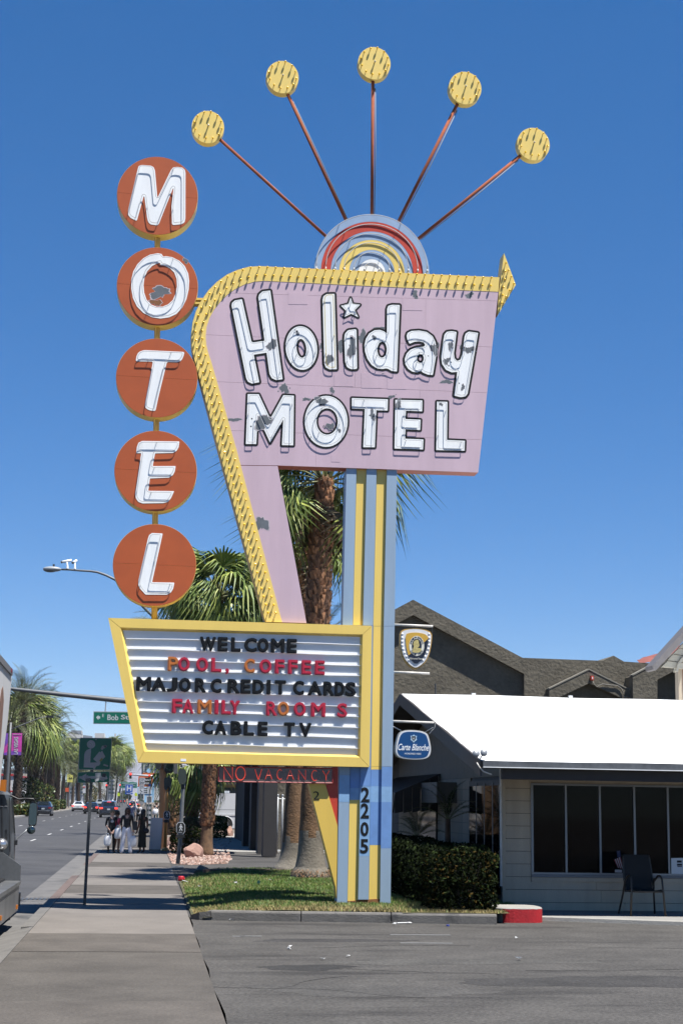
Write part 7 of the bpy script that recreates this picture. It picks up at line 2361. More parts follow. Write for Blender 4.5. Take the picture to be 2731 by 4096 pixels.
hm.add(grid, [(i * 9 + j, (i + 1) * 9 + j, (i + 1) * 9 + j + 1, i * 9 + j + 1) for i in range(219) for j in range(8)])
struct('hills', hm)
# white hotel tower beyond the palms
CONW = mat('hotel_white', (0.50, 0.50, 0.49), 0.7, var=0.05, scale=.05)
WING = mat('hotel_window', (0.05, 0.065, 0.08), 0.2)
SCR = mat('hotel_grey_screen', (0.24, 0.27, 0.31), 0.6)
pl = at_depth(650)
ho = thing('hotel_tower', 'white many windowed hotel tower rising behind the green library sign', 'building', pl.wp(*zG([(700, 2040)])[0]))
for nm, pts, m, d0, d1 in (('facade', [(75, 2050), (1370, 2060), (1372, 345), (75, 345)], CONW, -40, 0), ('penthouse', [(75, 350), (470, 352), (470, 255), (250, 248), (250, 208), (75, 208)], CONW, -20, .5), ('grey_screen', [(165, 206), (440, 250), (440, 150), (165, 140)], SCR, -18, .2), ('roof_box', [(805, 350), (1065, 352), (1065, 222), (808, 220)], CONW, -18, .4), ('chimney', [(1335, 350), (1375, 350), (1375, 235), (1335, 235)], CONW, -4, .6), ('roof_rail', [(490, 345), (745, 345), (740, 300), (495, 268)], SCR, -3, .3), ('mast', [(440, 255), (478, 255), (470, 150), (450, 150)], CONW, -1, .6)):
    mb = MB().use(m); mb.prism(pl, pl.pts(zG(pts)), d0, d1); part(nm, mb, None, ho)
def hwin(x0, y0, x1, y1):
    mb = MB().use(WING); mb.prism(pl, pl.pts(zG([(x0, y1), (x1, y1), (x1, y0), (x0, y0)])), .3, .75); part('window', mb, None, ho)
hwin(180, 382, 390, 530); hwin(1275, 412, 1345, 545)
for k in range(13):
    y = 604 + k * 100
    for x0, x1 in ((150, 200), (222, 292), (332, 392), (430, 500), (540, 610), (1180, 1240), (1270, 1340)):
        hwin(x0, y, x1, y + 42)
# second tower, right
pl2 = at_depth(520)
tw = thing('far_tower', 'pale slab tower showing just below the letter board corner', 'building', pl2.wp(*zF([(1000, 900)])[0]))
for nm, pts, m, d0, d1 in (('facade', [(858, 950), (1345, 950), (1345, -90), (858, -90)], CONW, -25, 0), ('dark_strip', [(868, 900), (906, 900), (908, -80), (872, -80)], WING, -.1, .3)):
    mb = MB().use(m); mb.prism(pl2, pl2.pts(zF(pts)), d0, d1); part(nm, mb, None, tw)
for k in range(9):
    for x0, x1 in ((955, 1000), (1020, 1060), (1100, 1150), (1200, 1240), (1270, 1320)):
        y = -60 + k * 72
        mb = MB().use(WING); mb.prism(pl2, pl2.pts(zF([(x0, y + 42), (x1, y + 42), (x1, y), (x0, y)])), 0, .3); part('window', mb, None, tw)
# low shops on both sides
def shop(lab, x0, x1, y0, y1, h, m, band=None, wins=5, side='front', fx=None):
    t_ = thing('low_shop', lab, 'building', ((x0 + x1) / 2, y0, 0), group='low shops along the street')
    mb = MB().use(m); mb.box(x0, x1, y0, y1, -.3, h); part('wall', mb, None, t_)
    mb = MB().use(band or KERBL); mb.box(x0 - .3, x1 + .3, y0 - .3, y1 + .3, h + .003, h + .5); part('parapet', mb, None, t_)
    mb = MB().use(band or KERBL); mb.box(x0 - .8, x1 + .8, y0 - 1.2, y0 - .01, 3.0, 3.4); part('canopy', mb, None, t_)
    for k in range(wins):
        a = x0 + (x1 - x0) * (k + .15) / wins; b = x0 + (x1 - x0) * (k + .85) / wins
        w_ = MB().use(WING); w_.box(a, b, y0 - .06, y0 - .005, .7, 2.8); part('window', w_, None, t_)
    sx = x1 if x1 < 0 else x0
    s_ = .05 if x1 < 0 else -.05
    n = max(3, int((y1 - y0) / 7))
    for k in range(n):
        a = y0 + (y1 - y0) * (k + .15) / n; b = y0 + (y1 - y0) * (k + .8) / n
        w_ = MB().use(WING); w_.box(min(sx, sx + s_), max(sx, sx + s_), a, b, .7, 2.8); part('window', w_, None, t_)
    return t_
PINKW = mat('pinkish_wall', (0.33, 0.235, 0.19), 0.8, var=.1, scale=.6)
MAROON = mat('maroon_band', (0.16, 0.035, 0.035), 0.7)
CREAMW = mat('cream_wall', (0.42, 0.38, 0.31), 0.8, var=.1, scale=.6)
shop('white and maroon shop behind the lamp post with banners', -62, -36, 170, 230, 6.5, CONW, MAROON)
shop('pale shop behind the tallest palms across the street', -66, -38, 245, 300, 7.5, CREAMW, SCR)
shop('grey blue shop with long windows behind the median shrubs', -60, -37, 315, 380, 9, SCR, CONW, 7)
shop('white low shop beyond the yellow billboard', -58, -34, 395, 470, 7, CONW, KRED)
shop('cream shop at the far end of the median', -54, -33, 485, 600, 10, CREAMW, SCR)
shop('pinkish shop with a dark canopy behind the white van', 4.2, 30, 118, 150, 5.2, PINKW, DKWOOD, 4)
shop('white shop beside the far motel sign', 7.0, 34, 205, 260, 6.5, CONW, SCR)
shop('cream shop past the far motel sign', 6.5, 30, 275, 340, 5.5, CREAMW, CONW)
shop('grey shop deep down the right side of the street', 6.8, 36, 360, 480, 8, SCR, CONW)
# distant low trees as one mass at the end of the street
tm_ = MB(); r = random.Random(31)
for i in range(2600):
    x, y = r.uniform(-140, 120), r.uniform(900, 1050)
    if abs(x + 8) < 3: continue
    h = r.uniform(1, 9 + 4 * math.sin(x * .07))
    tm_.use([BUSHG, BUSHD, LEAFG][r.randrange(3)])
    s = r.uniform(.8, 2.0); a = r.uniform(0, 3.1)
    tm_.add([(x - s * math.cos(a), y, h - s), (x + s * math.cos(a), y + s * math.sin(a), h - s * .6), (x + s * .6, y, h + s), (x - s * .7, y, h + s * .7)], [(0, 1, 2, 3)])
struct('distant_trees', tm_, kind='stuff')

# ================================================================== VEHICLES
TYRE = mat('tyre_rubber', (0.012, 0.012, 0.012), 0.8)
RIM = mat('wheel_rim', (0.32, 0.33, 0.34), 0.35, metal=.7)
CGL = mat('car_glass', (0.010, 0.014, 0.016), 0.05, spec=0.6)
TAIL = mat('tail_lamp', (0.28, 0.01, 0.01), 0.25)
TAILON = mat('lit_brake_lamp', (0.6, 0.02, 0.015), 0.3, emit=(1.0, .04, .02), estr=1.6)
PLATE = mat('number_plate', (0.45, 0.48, 0.50), 0.4)
CHROME = mat('chrome_trim', (0.55, 0.55, 0.56), 0.2, metal=.8)
TRIM = mat('black_trim', (0.014, 0.014, 0.015), 0.5)
ST = {
    'sedan': (4.8, [(0, .74, .36, .78, .76, .90, .66), (.05, .87, .24, .88, .89, 1.01, .78), (.15, .90, .21, .92, .91, 1.06, .80), (.31, .91, .2, .95, .92, 1.40, .60), (.42, .92, .2, .95, .92, 1.45, .62), (.57, .92, .2, .95, .92, 1.43, .62), (.72, .91, .2, .93, .91, 1.00, .78), (.9, .88, .22, .82, .87, .86, .72), (1, .74, .32, .66, .74, .70, .62)]),
    'hatch': (4.3, [(0, .78, .34, .86, .80, .92, .72), (.03, .87, .24, .94, .88, 1.02, .80), (.07, .89, .21, .97, .90, 1.10, .78), (.20, .90, .2, .98, .91, 1.50, .62), (.40, .91, .2, .98, .91, 1.55, .64), (.58, .91, .2, .97, .91, 1.52, .64), (.75, .90, .2, .95, .90, 1.02, .78), (.92, .87, .22, .84, .86, .88, .72), (1, .76, .32, .66, .74, .70, .62)]),
    'suv': (4.7, [(0, .82, .38, .96, .84, 1.02, .76), (.03, .92, .28, 1.03, .93, 1.10, .84), (.06, .94, .26, 1.06, .95, 1.18, .82), (.15, .95, .25, 1.08, .95, 1.66, .68), (.40, .95, .25, 1.08, .95, 1.73, .70), (.60, .95, .25, 1.07, .95, 1.69, .70), (.75, .94, .25, 1.05, .94, 1.14, .82), (.92, .92, .27, .98, .91, 1.02, .78), (1, .80, .36, .76, .80, .82, .70)]),
}
def car(kind, paint, lab, loc, rot=0.0, lit=False, group='cars on the street', chrome=False):
    L, S = ST[kind]
    t_ = thing('parked_car' if kind == 'x' else 'car', lab, 'car', loc, rot, group)
    def add(name, mb, par=t_):
        o = put(name, mb.mesh(name), par); return o
    yy = [(f - .5) * L for f, *_ in S]
    ring_ = []
    for y, (f, wl, zl, zb, wb, zt, wt) in zip(yy, S):
        zm = (zl + zb) / 2
        ring_.append([(-wl * .96, y, zl), (-wb * 1.01, y, zm), (-wb, y, zb), (-wt, y, zt - .03), (-wt * .82, y, zt), (wt * .82, y, zt), (wt, y, zt - .03), (wb, y, zb), (wb * 1.01, y, zm), (wl * .96, y, zl)])
    mb = MB().use(paint); m_ = 10
    vs = [p for rg in ring_ for p in rg]
    fs = [(i * m_ + k, i * m_ + (k + 1) % m_, (i + 1) * m_ + (k + 1) % m_, (i + 1) * m_ + k) for i in range(len(S) - 1) for k in range(m_)]
    fs = [tuple(reversed(f)) for f in fs]
    fs += [tuple(range(m_)), tuple(reversed(range((len(S) - 1) * m_, len(S) * m_)))]
    mb.add(vs, fs)
    add('body', mb)
    def lerp3(a, b, t): return Vector(a).lerp(Vector(b), t)
    def winq(i, j, k, l, n_):
        a, b, c, d = ring_[i[0]][i[1]], ring_[j[0]][j[1]], ring_[k[0]][k[1]], ring_[l[0]][l[1]]
        ce = (Vector(a) + Vector(b) + Vector(c) + Vector(d)) / 4
        q = [ce.lerp(Vector(p), .88) for p in (a, b, c, d)]
        nn_ = (q[1] - q[0]).cross(q[2] - q[0]).normalized()
        if nn_.dot(Vector(n_)) < 0: nn_ = -nn_
        g_ = MB().use(CGL); g_.add([p + nn_ * .012 for p in q] + [p - nn_ * .02 for p in q], [(0, 1, 2, 3), (0, 4, 5, 1), (1, 5, 6, 2), (2, 6, 7, 3), (3, 7, 4, 0)])
        return g_
    add('rear_window', winq((2, 4), (2, 5), (3, 5), (3, 4), (0, -1, .5)))
    add('windscreen', winq((5, 4), (5, 5), (6, 5), (6, 4), (0, 1, .5)))
    for i in (3, 4):
        add('side_window', winq((i, 7), (i + 1, 7), (i + 1, 6), (i, 6), (1, 0, .2)))
        add('side_window', winq((i, 2), (i + 1, 2), (i + 1, 3), (i, 3), (-1, 0, .2)))
    w0 = S[1][4]; zb0 = S[1][3]
    for s in (-1, 1):
        m1 = MB().use(TAILON if lit else TAIL); m1.cbox((s * (w0 - .17), yy[0] + .05, zb0 - .06), .30, .12, .15); add('tail_lamp', m1)
        m1 = MB().use(SIGW); m1.cbox((s * (w0 - .2), yy[-1] - .06, .66), .30, .10, .13); add('headlight', m1)
        m1 = MB().use(paint); m1.cbox((s * (w0 + .10), yy[5] + .25, zb0 + .10), .20, .09, .13); add('mirror', m1)
    m1 = MB().use(PLATE); m1.cbox((0, yy[0] - .005, zb0 - .17), .32, .02, .15); add('number_plate', m1)
    m1 = MB().use(TRIM); m1.cbox((0, yy[0] + .05, .40), w0 * 1.7, .14, .20); add('bumper', m1)
    m1 = MB().use(TRIM); m1.cbox((0, yy[-1] - .05, .48), w0 * 1.3, .10, .22); add('grille', m1)
    if chrome:
        m1 = MB().use(CHROME); m1.cbox((0, yy[0] + .02, .56), w0 * 1.6, .1, .05); add('chrome_strip', m1)
    if kind == 'suv':
        m1 = MB().use(TAILON if lit else TAIL); m1.cbox((0, yy[3] - .04, S[3][5] - .06), .4, .06, .05); add('brake_strip', m1)
    for sx in (-1, 1):
        for fy in (.19, .81):
            c = Vector((sx * (S[3][1] - .10), (fy - .5) * L, .33))
            M = Matrix.Rotation(math.pi / 2, 3, 'Y')
            w_ = MB().use(TYRE); w_.lathe([(.20, -.10), (.31, -.11), (.33, -.07), (.33, .07), (.31, .11), (.20, .10)], 16, c, M); wo = add('wheel', w_)
            r_ = MB().use(RIM); r_.lathe([(.20, -.115), (.20, .115)], 12, c, M); put('rim', r_.mesh('rim'), wo)
    return t_
PW = mat('car_white', (0.62, 0.63, 0.64), 0.25, coat=.6)
PK = mat('car_black', (0.010, 0.011, 0.014), 0.18, coat=.8)
PN = mat('car_midnight', (0.012, 0.018, 0.035), 0.18, coat=.8)
PS = mat('car_silver', (0.36, 0.38, 0.40), 0.3, coat=.6, metal=.4)
PR = mat('car_dark_red', (0.13, 0.012, 0.016), 0.25, coat=.6)
def at_px(x, y, z=-.12):
    p = ground(x, y, z); return (p.x, p.y, z)
def carp(kind, paint, lab, x, y, **k):
    p = at_px(x, y); L = ST[kind][0]
    return car(kind, paint, lab, (p[0], p[1] + L / 2, -.122), **k)
carp('hatch', PN, 'midnight blue hatchback beside the median behind the truck mirror', 172, 3264, chrome=True)
carp('sedan', PW, 'white sedan with red tail lamps stopped in the second lane', 312, 3246, lit=True)
carp('sedan', PK, 'black sedan with brake lights on behind the green sign pole', 364, 3256, lit=True)
carp('suv', PN, 'dark blue sport utility car with brake lights nearest the pavement', 434, 3271, lit=True)
p = at_px(268, 3229); car('sedan', PW, 'white oncoming sedan beside the thick black palm trunk', (p[0] - 1.5, p[1], -.122), math.pi)
p = at_px(400, 3226); car('suv', PS, 'pale oncoming car seen between the black sedan and dark sport utility car', (p[0], p[1], -.122), math.pi)
for x, y, kd, pt, lab, rot, lit in ((458, 3214, 'suv', PW, 'small white car far down the street by the lone fan palm', 0, False), (492, 3214, 'suv', PK, 'far black car with red lamps left of the raised arm', 0, True), (515, 3215, 'sedan', PS, 'far silver car just under the hospital sign', 0, False), (542, 3214, 'suv', PW, 'far white car between the two raised arms', 0, False), (476, 3211, 'sedan', PR, 'far dark red car at the end of the queue', 0, True), (535, 3232, 'sedan', PK, 'dark sedan with one red lamp beside the man in navy', 0, True)):
    p = at_px(x, y); car(kd, pt, lab, (p[0], p[1], -.122), rot, lit)
# white van in the side car park
vg = ground(905, 3322)
VP_ = at_depth(vg.y)
van = thing('white_van', 'white cargo van parked behind the green boxy bush', 'van', (vg.x, vg.y, 0))
vw = mat('van_white', (0.60, 0.61, 0.62), 0.35, coat=.3)
q = VP_.pts([(782, 3312), (1150, 3316), (1165, 3260), (1120, 3240), (1085, 3182), (1000, 3174), (800, 3172), (784, 3182)])
mb = MB().use(vw); mb.prism(VP_, chaikin(q), -1.9, 0); part('body', mb, None, van)
mb = MB().use(mat('van_seam', (.34, .35, .36), .5)); mb.prism(VP_, VP_.pts([(786, 3238), (1118, 3241), (1118, 3239), (786, 3236)]), 0, .006); part('side_moulding', mb, None, van)
mb = MB().use(vw); mb.prism(VP_, VP_.pts([(786, 3261), (1130, 3265), (1130, 3258), (786, 3254)]), 0, .03); part('rub_rail', mb, None, van)
mb = MB().use(PLATE); mb.prism(VP_, VP_.pts([(900, 3172), (921, 3172), (921, 3163), (900, 3163)]), -.9, -.86); part('roof_sign', mb, None, van)
wc = VP_.wp(902, 3297, .02)
mb = MB().use(TYRE); mb.lathe([(.43, -.02), (.43, .012)], 24, VP_.wp(902, 3295, .0), Matrix.Rotation(math.pi / 2, 3, 'X')); part('wheel_arch', mb, None, van)
mb = MB().use(vw); a0 = VP_.wp(902, 3295, .02); mb.tube([a0 + Vector((.45 * math.cos(t), 0, .45 * math.sin(t))) for t in [math.pi * i / 14 for i in range(15)]], .03, 6); part('arch_lip', mb, None, van)
mb = MB().use(TYRE); mb.lathe([(.20, -.12), (.35, -.10), (.37, 0), (.35, .03), (.20, .035)], 20, wc, Matrix.Rotation(math.pi / 2, 3, 'X')); wl_ = part('wheel', mb, None, van)
mb = MB().use(RIM); mb.lathe([(.20, .0), (.19, .04), (.07, .02), (.05, .05)], 16, wc, Matrix.Rotation(math.pi / 2, 3, 'X')); part('rim', mb, None, wl_)

# ---- tow truck on the left edge
TG = mat('truck_dark_grey', (0.045, 0.052, 0.060), 0.35, var=.1, scale=3, coat=.2)
STAIN = mat('dull_stainless', (0.24, 0.245, 0.25), 0.38, var=.3, scale=2.5, metal=.7, streak=True)
PLT = mat('tread_plate', (0.13, 0.135, 0.14), 0.5, var=.15, scale=12, metal=.4)
TX = -1.93
tk = thing('tow_truck', 'dark grey truck with stainless low bed and tall mirror at the left edge', 'truck', (TX - 1.1, 21, -.12))
TS = Plane((TX, 0, 0), (0, 1, 0))                           # right flank
zT = Z(0, 2980, 3.269)
yb1 = TS.px(*zT([(258, 1785)])[0])[0]                       # front end of the bed
TE = at_depth(yb1)
ztop = TS.px(*zT([(258, 1775)])[0])[1]; zbot = TS.px(*zT([(222, 2172)])[0])[1]
y_near = yb1 - 6.5
mb = MB().use(STAIN); mb.box(TX - .12, TX, y_near, yb1, zbot, ztop - .06); part('bed_side', mb, None, tk)
mb = MB().use(STAIN); mb.box(TX - .22, TX + .02, y_near, yb1 + .02, ztop - .06, ztop); part('bed_rail', mb, None, tk)
mb = MB().use(PLT); mb.box(TX - 2.3, TX - .23, y_near, yb1, ztop - .28, ztop - .20); part('bed_floor', mb, None, tk)
mb = MB().use(TRIM); mb.box(TX - .30, TX - .225, y_near, yb1, ztop - .18, ztop + .03); part('inner_rail', mb, None, tk)
wing = TE.pts(zT([(268, 1775), (276, 1575), (40, 1404), (-60, 1404)]))
wing = [(u, z) for u, z in wing] + [(TX - 2.3, wing[-1][1]), (TX - 2.3, ztop - .2)]
mb = MB().use(PLT); mb.prism(TE, wing, -.06, 0); part('headboard', mb, None, tk)
mb = MB().use(TRIM); mb.box(TX - 2.0, TX - .2, y_near, yb1 + 3.0, .0, .22); part('chassis', mb, None, tk)
AMB = mat('amber_lens', (.5, .16, .02), .3)
for (x, y) in ((224, 2118), (14, 2262)):
    q = TS.wp(*zT([(x, y)])[0], .01); mb = MB().use(AMB); mb.cbox(q, .03, .10, .06); part('marker_lamp', mb, None, tk)
# cab beyond the bed
yc0 = yb1 + .25
CE = at_depth(yc0)
cz = CE.px(*zT([(60, 590)])[0])[1]
xr_ = CE.px(*zT([(196, 1250)])[0])[0]
CF_ = at_depth(yc0 + 1.1)
cabp = CF_.pts(zT([(196, 1560), (208, 1230), (196, 960), (168, 720), (138, 640), (100, 605), (40, 592), (-40, 590)]))
cabp = cabp + [(cabp[0][0] - 2.05, cabp[-1][1]), (cabp[0][0] - 2.1, .05), (cabp[0][0], .05)]
mb = MB().use(TG); mb.prism(CF_, cabp, 0, 1.1); cabo = part('cab', mb, None, tk)
mb = MB().use(CHROME); mb.prism(CE, CE.pts(zT([(-40, 640), (120, 652), (150, 660), (120, 622), (40, 604), (-40, 602)])), 0, .05); part('roof_trim', mb, None, tk)
for x0, x1 in ((28, 42), (130, 138)):
    mb = MB().use(TRIM); mb.prism(CE, CE.pts(zT([(x0, 1400), (x1, 1400), (x1 - 6, 690), (x0 - 6, 690)])), 0, .006); part('panel_seam', mb, None, cabo)
mb = MB().use(CGL); mb.prism(CE, CE.pts(zT([(188, 1150), (204, 1150), (176, 720), (150, 690)])), .0, .01); part('corner_glass', mb, None, cabo)
mb = MB().use(STAIN); mb.prism(CE, CE.pts(zT([(142, 1490), (186, 1500), (190, 1180), (175, 1140), (160, 1160)])), 0, .02); part('chrome_guard', mb, None, cabo)
for (x0, y0) in ((68, 795), (8, 800)):
    mb = MB().use(CHROME); mb.prism(CE, CE.pts(zT([(x0, y0 + 8), (x0 + 36, y0 + 8), (x0 + 36, y0), (x0, y0)])), 0, .01); part('grab_clip', mb, None, cabo)
mb = MB().use(TRIM)
for k, ch in enumerate('8018'):
    write_px(mb, CE, ch, *zT([(70, 1105 + k * 48)])[0], *zT([(100, 1145 + k * 48)])[0], .001, thick=.003)
part('door_number', mb, None, cabo)
mb = MB().use(CHROME); mb.smooth = True; mb.sphere(CE.wp(*zT([(20, 1300)])[0], .15), .12, 12, 8, (.9, .8, .8)); part('work_lamp', mb, None, tk, smooth=True)
mb = MB().use(AMB); mb.cbox(CE.wp(*zT([(15, 545)])[0], -.3), .16, .2, .22); part('beacon', mb, None, tk)
MP = at_depth(yc0 + .9)
mb = MB().use(TRIM); mb.tube([MP.wp(*q) for q in zT([(100, 650), (170, 672), (250, 712), (330, 700), (440, 706), (460, 735)])], .016, 6); part('mirror_arm', mb, None, tk, smooth=True)
q = MP.pts(zT([(372, 1040), (395, 1065), (455, 1066), (482, 1030), (494, 780), (480, 745), (410, 742), (388, 775)]))
mb = MB().use(TRIM); mb.prism(MP, chaikin(q), -.09, -.004); mr = part('mirror', mb, None, tk)
cq = (sum(a for a, b in q) / 8, sum(b for a, b in q) / 8)
mb = MB().use(mat('mirror_glass', (.10, .15, .17), .04, metal=.9)); mb.prism(MP, chaikin(shrink(q, cq, .9)), -.004, .002); part('mirror_glass', mb, None, mr)
q = MP.wp(*zT([(412, 1110)])[0]); rr = (MP.wp(*zT([(468, 1110)])[0]) - q).length
mb = MB().use(TRIM); mb.smooth = True; mb.lathe([(rr * .3, .06), (rr * .9, .03), (rr, -.01), (rr * .93, -.02)], 18, q, Matrix.Rotation(-math.pi / 2, 3, 'X')); m2 = part('round_mirror', mb, None, tk, smooth=True)
mb = MB().use(MATS['mirror_glass']); mb.sphere(q + Vector((0, -.015, 0)), rr * .9, 14, 8, (1, .25, 1)); part('convex_glass', mb, None, m2, smooth=True)
mb = MB().use(STEEL); mb.tube([MP.wp(*q) for q in zT([(360, 1105), (300, 1160), (225, 1230), (210, 1290)])], .012, 6)
part('lower_arm', mb, None, tk, smooth=True)
mb = MB().use(TRIM); mb.prism(MP, MP.pts(zT([(150, 1308), (228, 1308), (232, 1245), (150, 1250)])), -.06, .02); part('mirror_bracket', mb, None, tk)
for yw in (yb1 - 4.2, yb1 + 1.3):
    mb = MB().use(TYRE); mb.lathe([(.25, -.13), (.42, -.14), (.45, -.08), (.45, .08), (.42, .14), (.25, .13)], 18, (TX - .35, yw, .33), Matrix.Rotation(math.pi / 2, 3, 'Y')); part('wheel', mb, None, tk)
# white box truck ahead of it
BX = -2.3
BS = Plane((BX, 0, 0), (0, 1, 0))
bt = thing('box_truck', 'tall white box truck ahead of the dark truck at the left edge', 'truck', (BX - 1.2, 26, -.12))
bw = mat('box_white', (0.60, 0.60, 0.60), 0.45, var=.05, scale=2, streak=True)
side = BS.pts([(-260, 2330), (44, 2683), (49, 2700), (48, 2715), (33, 2880), (14, 3020), (2, 3140), (-20, 3320), (-260, 3400)])
mb = MB().use(bw); mb.prism(BS, side, -2.4, 0); part('box_body', mb, None, bt)
(a0, b0), (a1, b1) = BS.pts([(-260, 2330), (46, 2686)])
mb = MB().use(mat('roof_edge_grey', (.16, .16, .17), .5)); mb.prism(BS, [(a0, b0 - .07), (a1, b1 - .07), (a1, b1 + .03), (a0, b0 + .03)], -2.35, .03); part('roof_edge', mb, None, bt)
mb = MB().use(TAIL); mb.cbox(BS.wp(45, 2682, .02), .04, .12, .06); part('marker_lamp', mb, None, bt)
mb = MB().use(mat('painted_palm_reflection', (.20, .11, .08), .6, var=.2, scale=6)); mb.prism(BS, BS.pts([(2, 2990), (-30, 3000), (6, 2760), (13, 2745), (16, 2800)]), 0, .004); part('painted_palm_reflection', mb, None, bt)  # palm reflection on the box side, painted as a brown streak
for yw in (22.9, 25.0):
    mb = MB().use(TYRE); mb.lathe([(.25, -.13), (.45, -.14), (.48, 0), (.45, .14), (.25, .13)], 18, (BX - .3, yw, .36), Matrix.Rotation(math.pi / 2, 3, 'Y')); part('wheel', mb, None, bt)

# ================================================================== PEOPLE
SKIN1 = mat('fair_skin', (0.60, 0.37, 0.27), 0.6)
SKIN2 = mat('tan_skin', (0.34, 0.175, 0.11), 0.6)
SKIN3 = mat('brown_skin', (0.19, 0.085, 0.05), 0.6)
CL = lambda n, c: mat(n, c, .8, var=.12, scale=14)
HAIRB, HAIRD, HAIRA, HAIRBL = mat('brown_hair', (.075, .035, .02), .6, var=.4, scale=40), mat('black_hair', (.010, .009, .009), .5), mat('auburn_hair', (.28, .09, .03), .6), mat('blond_hair', (.30, .19, .09), .6)
SHOE = CL('shoe_dark', (.03, .03, .03))
def person(lab, gp_, H, face, cloth, joints=None, rad=None, hair=None, hairlen=0, extra=None, curly=False):
    """one continuous skinned body; local x to the person's right, y forward"""
    J = dict(pel=(0, 0, .53), spi=(0, .005, .62), che=(0, .0, .735), nec=(0, -.005, .835), hed=(0, .008, .885), top=(0, .004, .945),
             hipR=(.055, 0, .50), kneR=(.058, .012, .28), ankR=(.058, -.01, .045), toeR=(.066, .075, .018), hipL=(-.055, 0, .50), kneL=(-.058, .012, .28), ankL=(-.058, -.01, .045), toeL=(-.066, .075, .018),
             shoR=(.105, -.005, .80), elbR=(.135, -.02, .63), wriR=(.135, .02, .485), shoL=(-.105, -.005, .80), elbL=(-.135, -.02, .63), wriL=(-.135, .02, .485))
    if joints: J.update(joints)
    R_ = dict(pel=.082, spi=.068, che=.085, nec=.030, hed=.050, top=.046, hipR=.056, kneR=.034, ankR=.022, toeR=.016, shoR=.034, elbR=.023, wriR=.016)
    if rad: R_.update(rad)
    names = list(J); V = [Vector(J[n]) for n in names]
    rd = [R_.get(n, R_.get(n[:-1] + 'R', .03)) for n in names]
    E = [('pel', 'spi', 'torso'), ('spi', 'che', 'torso'), ('che', 'nec', 'neck'), ('nec', 'hed', 'head'), ('hed', 'top', 'head')]
    for s in 'RL':
        E += [('pel', 'hip' + s, 'hip'), ('hip' + s, 'kne' + s, 'thigh'), ('kne' + s, 'ank' + s, 'shin'), ('ank' + s, 'toe' + s, 'foot'), ('che', 'sho' + s, 'torso'), ('sho' + s, 'elb' + s, 'uparm' + s), ('elb' + s, 'wri' + s, 'forearm' + s)]
    edges = [(names.index(a), names.index(b)) for a, b, _ in E]; segs = [c for *_, c in E]
    for s in 'RL':
        w, e = Vector(J['wri' + s]), Vector(J['elb' + s])
        d = (w - e).normalized(); sd = d.cross(Vector((0, 1, .2))).normalized() * .014
        iw = names.index('wri' + s)
        V.append(w + d * .038); rd.append(.015); ip = len(V) - 1; edges.append((iw, ip)); segs.append('hand')
        for k, (o, L) in enumerate(((-1.1, .036), (-.4, .042), (.4, .040), (1.1, .032))):
            V.append(w + d * .050 + sd * o); rd.append(.0055); a = len(V) - 1; edges.append((ip, a)); segs.append('hand')
            V.append(w + d * (.050 + L) + sd * o * 1.15 + Vector((0, .010, 0))); rd.append(.0045); edges.append((a, len(V) - 1)); segs.append('hand')
        V.append(w + d * .03 + sd * 2.2); rd.append(.006); edges.append((iw, len(V) - 1)); segs.append('hand')
    me = bpy.data.meshes.new('skeleton'); me.from_pydata([v * H for v in V], edges, [])
    tmp = bpy.data.objects.new('skeleton', me); col.objects.link(tmp)
    tmp.modifiers.new('skin', 'SKIN')
    for i, sv in enumerate(me.skin_vertices[0].data):
        sv.radius = (rd[i] * H, rd[i] * H * (.72 if i in (0, 1, 2) else 1)); sv.use_root = (i == 0)
    sb = tmp.modifiers.new('sub', 'SUBSURF'); sb.levels = 2; sb.render_levels = 2
    dg = bpy.context.evaluated_depsgraph_get(); dg.update()
    ev = bpy.data.meshes.new_from_object(tmp.evaluated_get(dg))
    bpy.data.objects.remove(tmp); bpy.data.meshes.remove(me)
    ev.name = 'body'
    ms = []
    for m in cloth.values():
        if m not in ms: ms.append(m)
    ev.materials.clear()
    for m in ms: ev.materials.append(m)
    A = np.array([V[a] * H for a, b in edges]); B = np.array([V[b] * H for a, b in edges])
    C_ = np.array([p.center for p in ev.polygons])
    rs = np.array([max(rd[a], rd[b]) * H for a, b in edges])
    AB = B - A; L2 = (AB ** 2).sum(1)
    t = np.clip(((C_[:, None] - A) * AB).sum(2) / L2, 0, 1)
    D = np.sqrt(((C_[:, None] - A - t[..., None] * AB) ** 2).sum(2)) / rs
    near = D.argmin(1)
    idx = np.array([ms.index(cloth.get(segs[k], cloth.get(segs[k].rstrip('RL'), ms[0]))) for k in near], np.int32)
    # neckline: upper neck is skin
    ev.polygons.foreach_set('material_index', idx); ev.polygons.foreach_set('use_smooth', np.ones(len(idx), bool))
    t_ = thing('person', lab, 'person', (gp_.x, gp_.y, gp_.z), face)
    put('body', ev, t_)
    hd_ = (Vector(J['hed']) + Vector(J['top'])) / 2 * H
    # face
    fm = MB().use(cloth['head']); fm.sphere(hd_ + Vector((0, .052 * H, -.006 * H)), .011 * H, 6, 4, (.7, 1, 1.3))
    for s in (-1, 1): fm.sphere(hd_ + Vector((s * .050 * H, .0, -.004 * H)), .012 * H, 6, 4, (.5, .8, 1.2))
    put('nose_and_ears', fm.mesh('nose_and_ears'), t_)['kind'] = 'stuff'
    for s in (-1, 1):
        em = MB().use(HAIRD); em.sphere(hd_ + Vector((s * .019 * H, .047 * H, .006 * H)), .006 * H, 6, 4); put('eye', em.mesh('eye'), t_)
    mm = MB().use(mat('lips', (.30, .10, .08), .5)); mm.sphere(hd_ + Vector((0, .046 * H, -.030 * H)), .012 * H, 8, 4, (1, .5, .35)); put('mouth', mm.mesh('mouth'), t_)
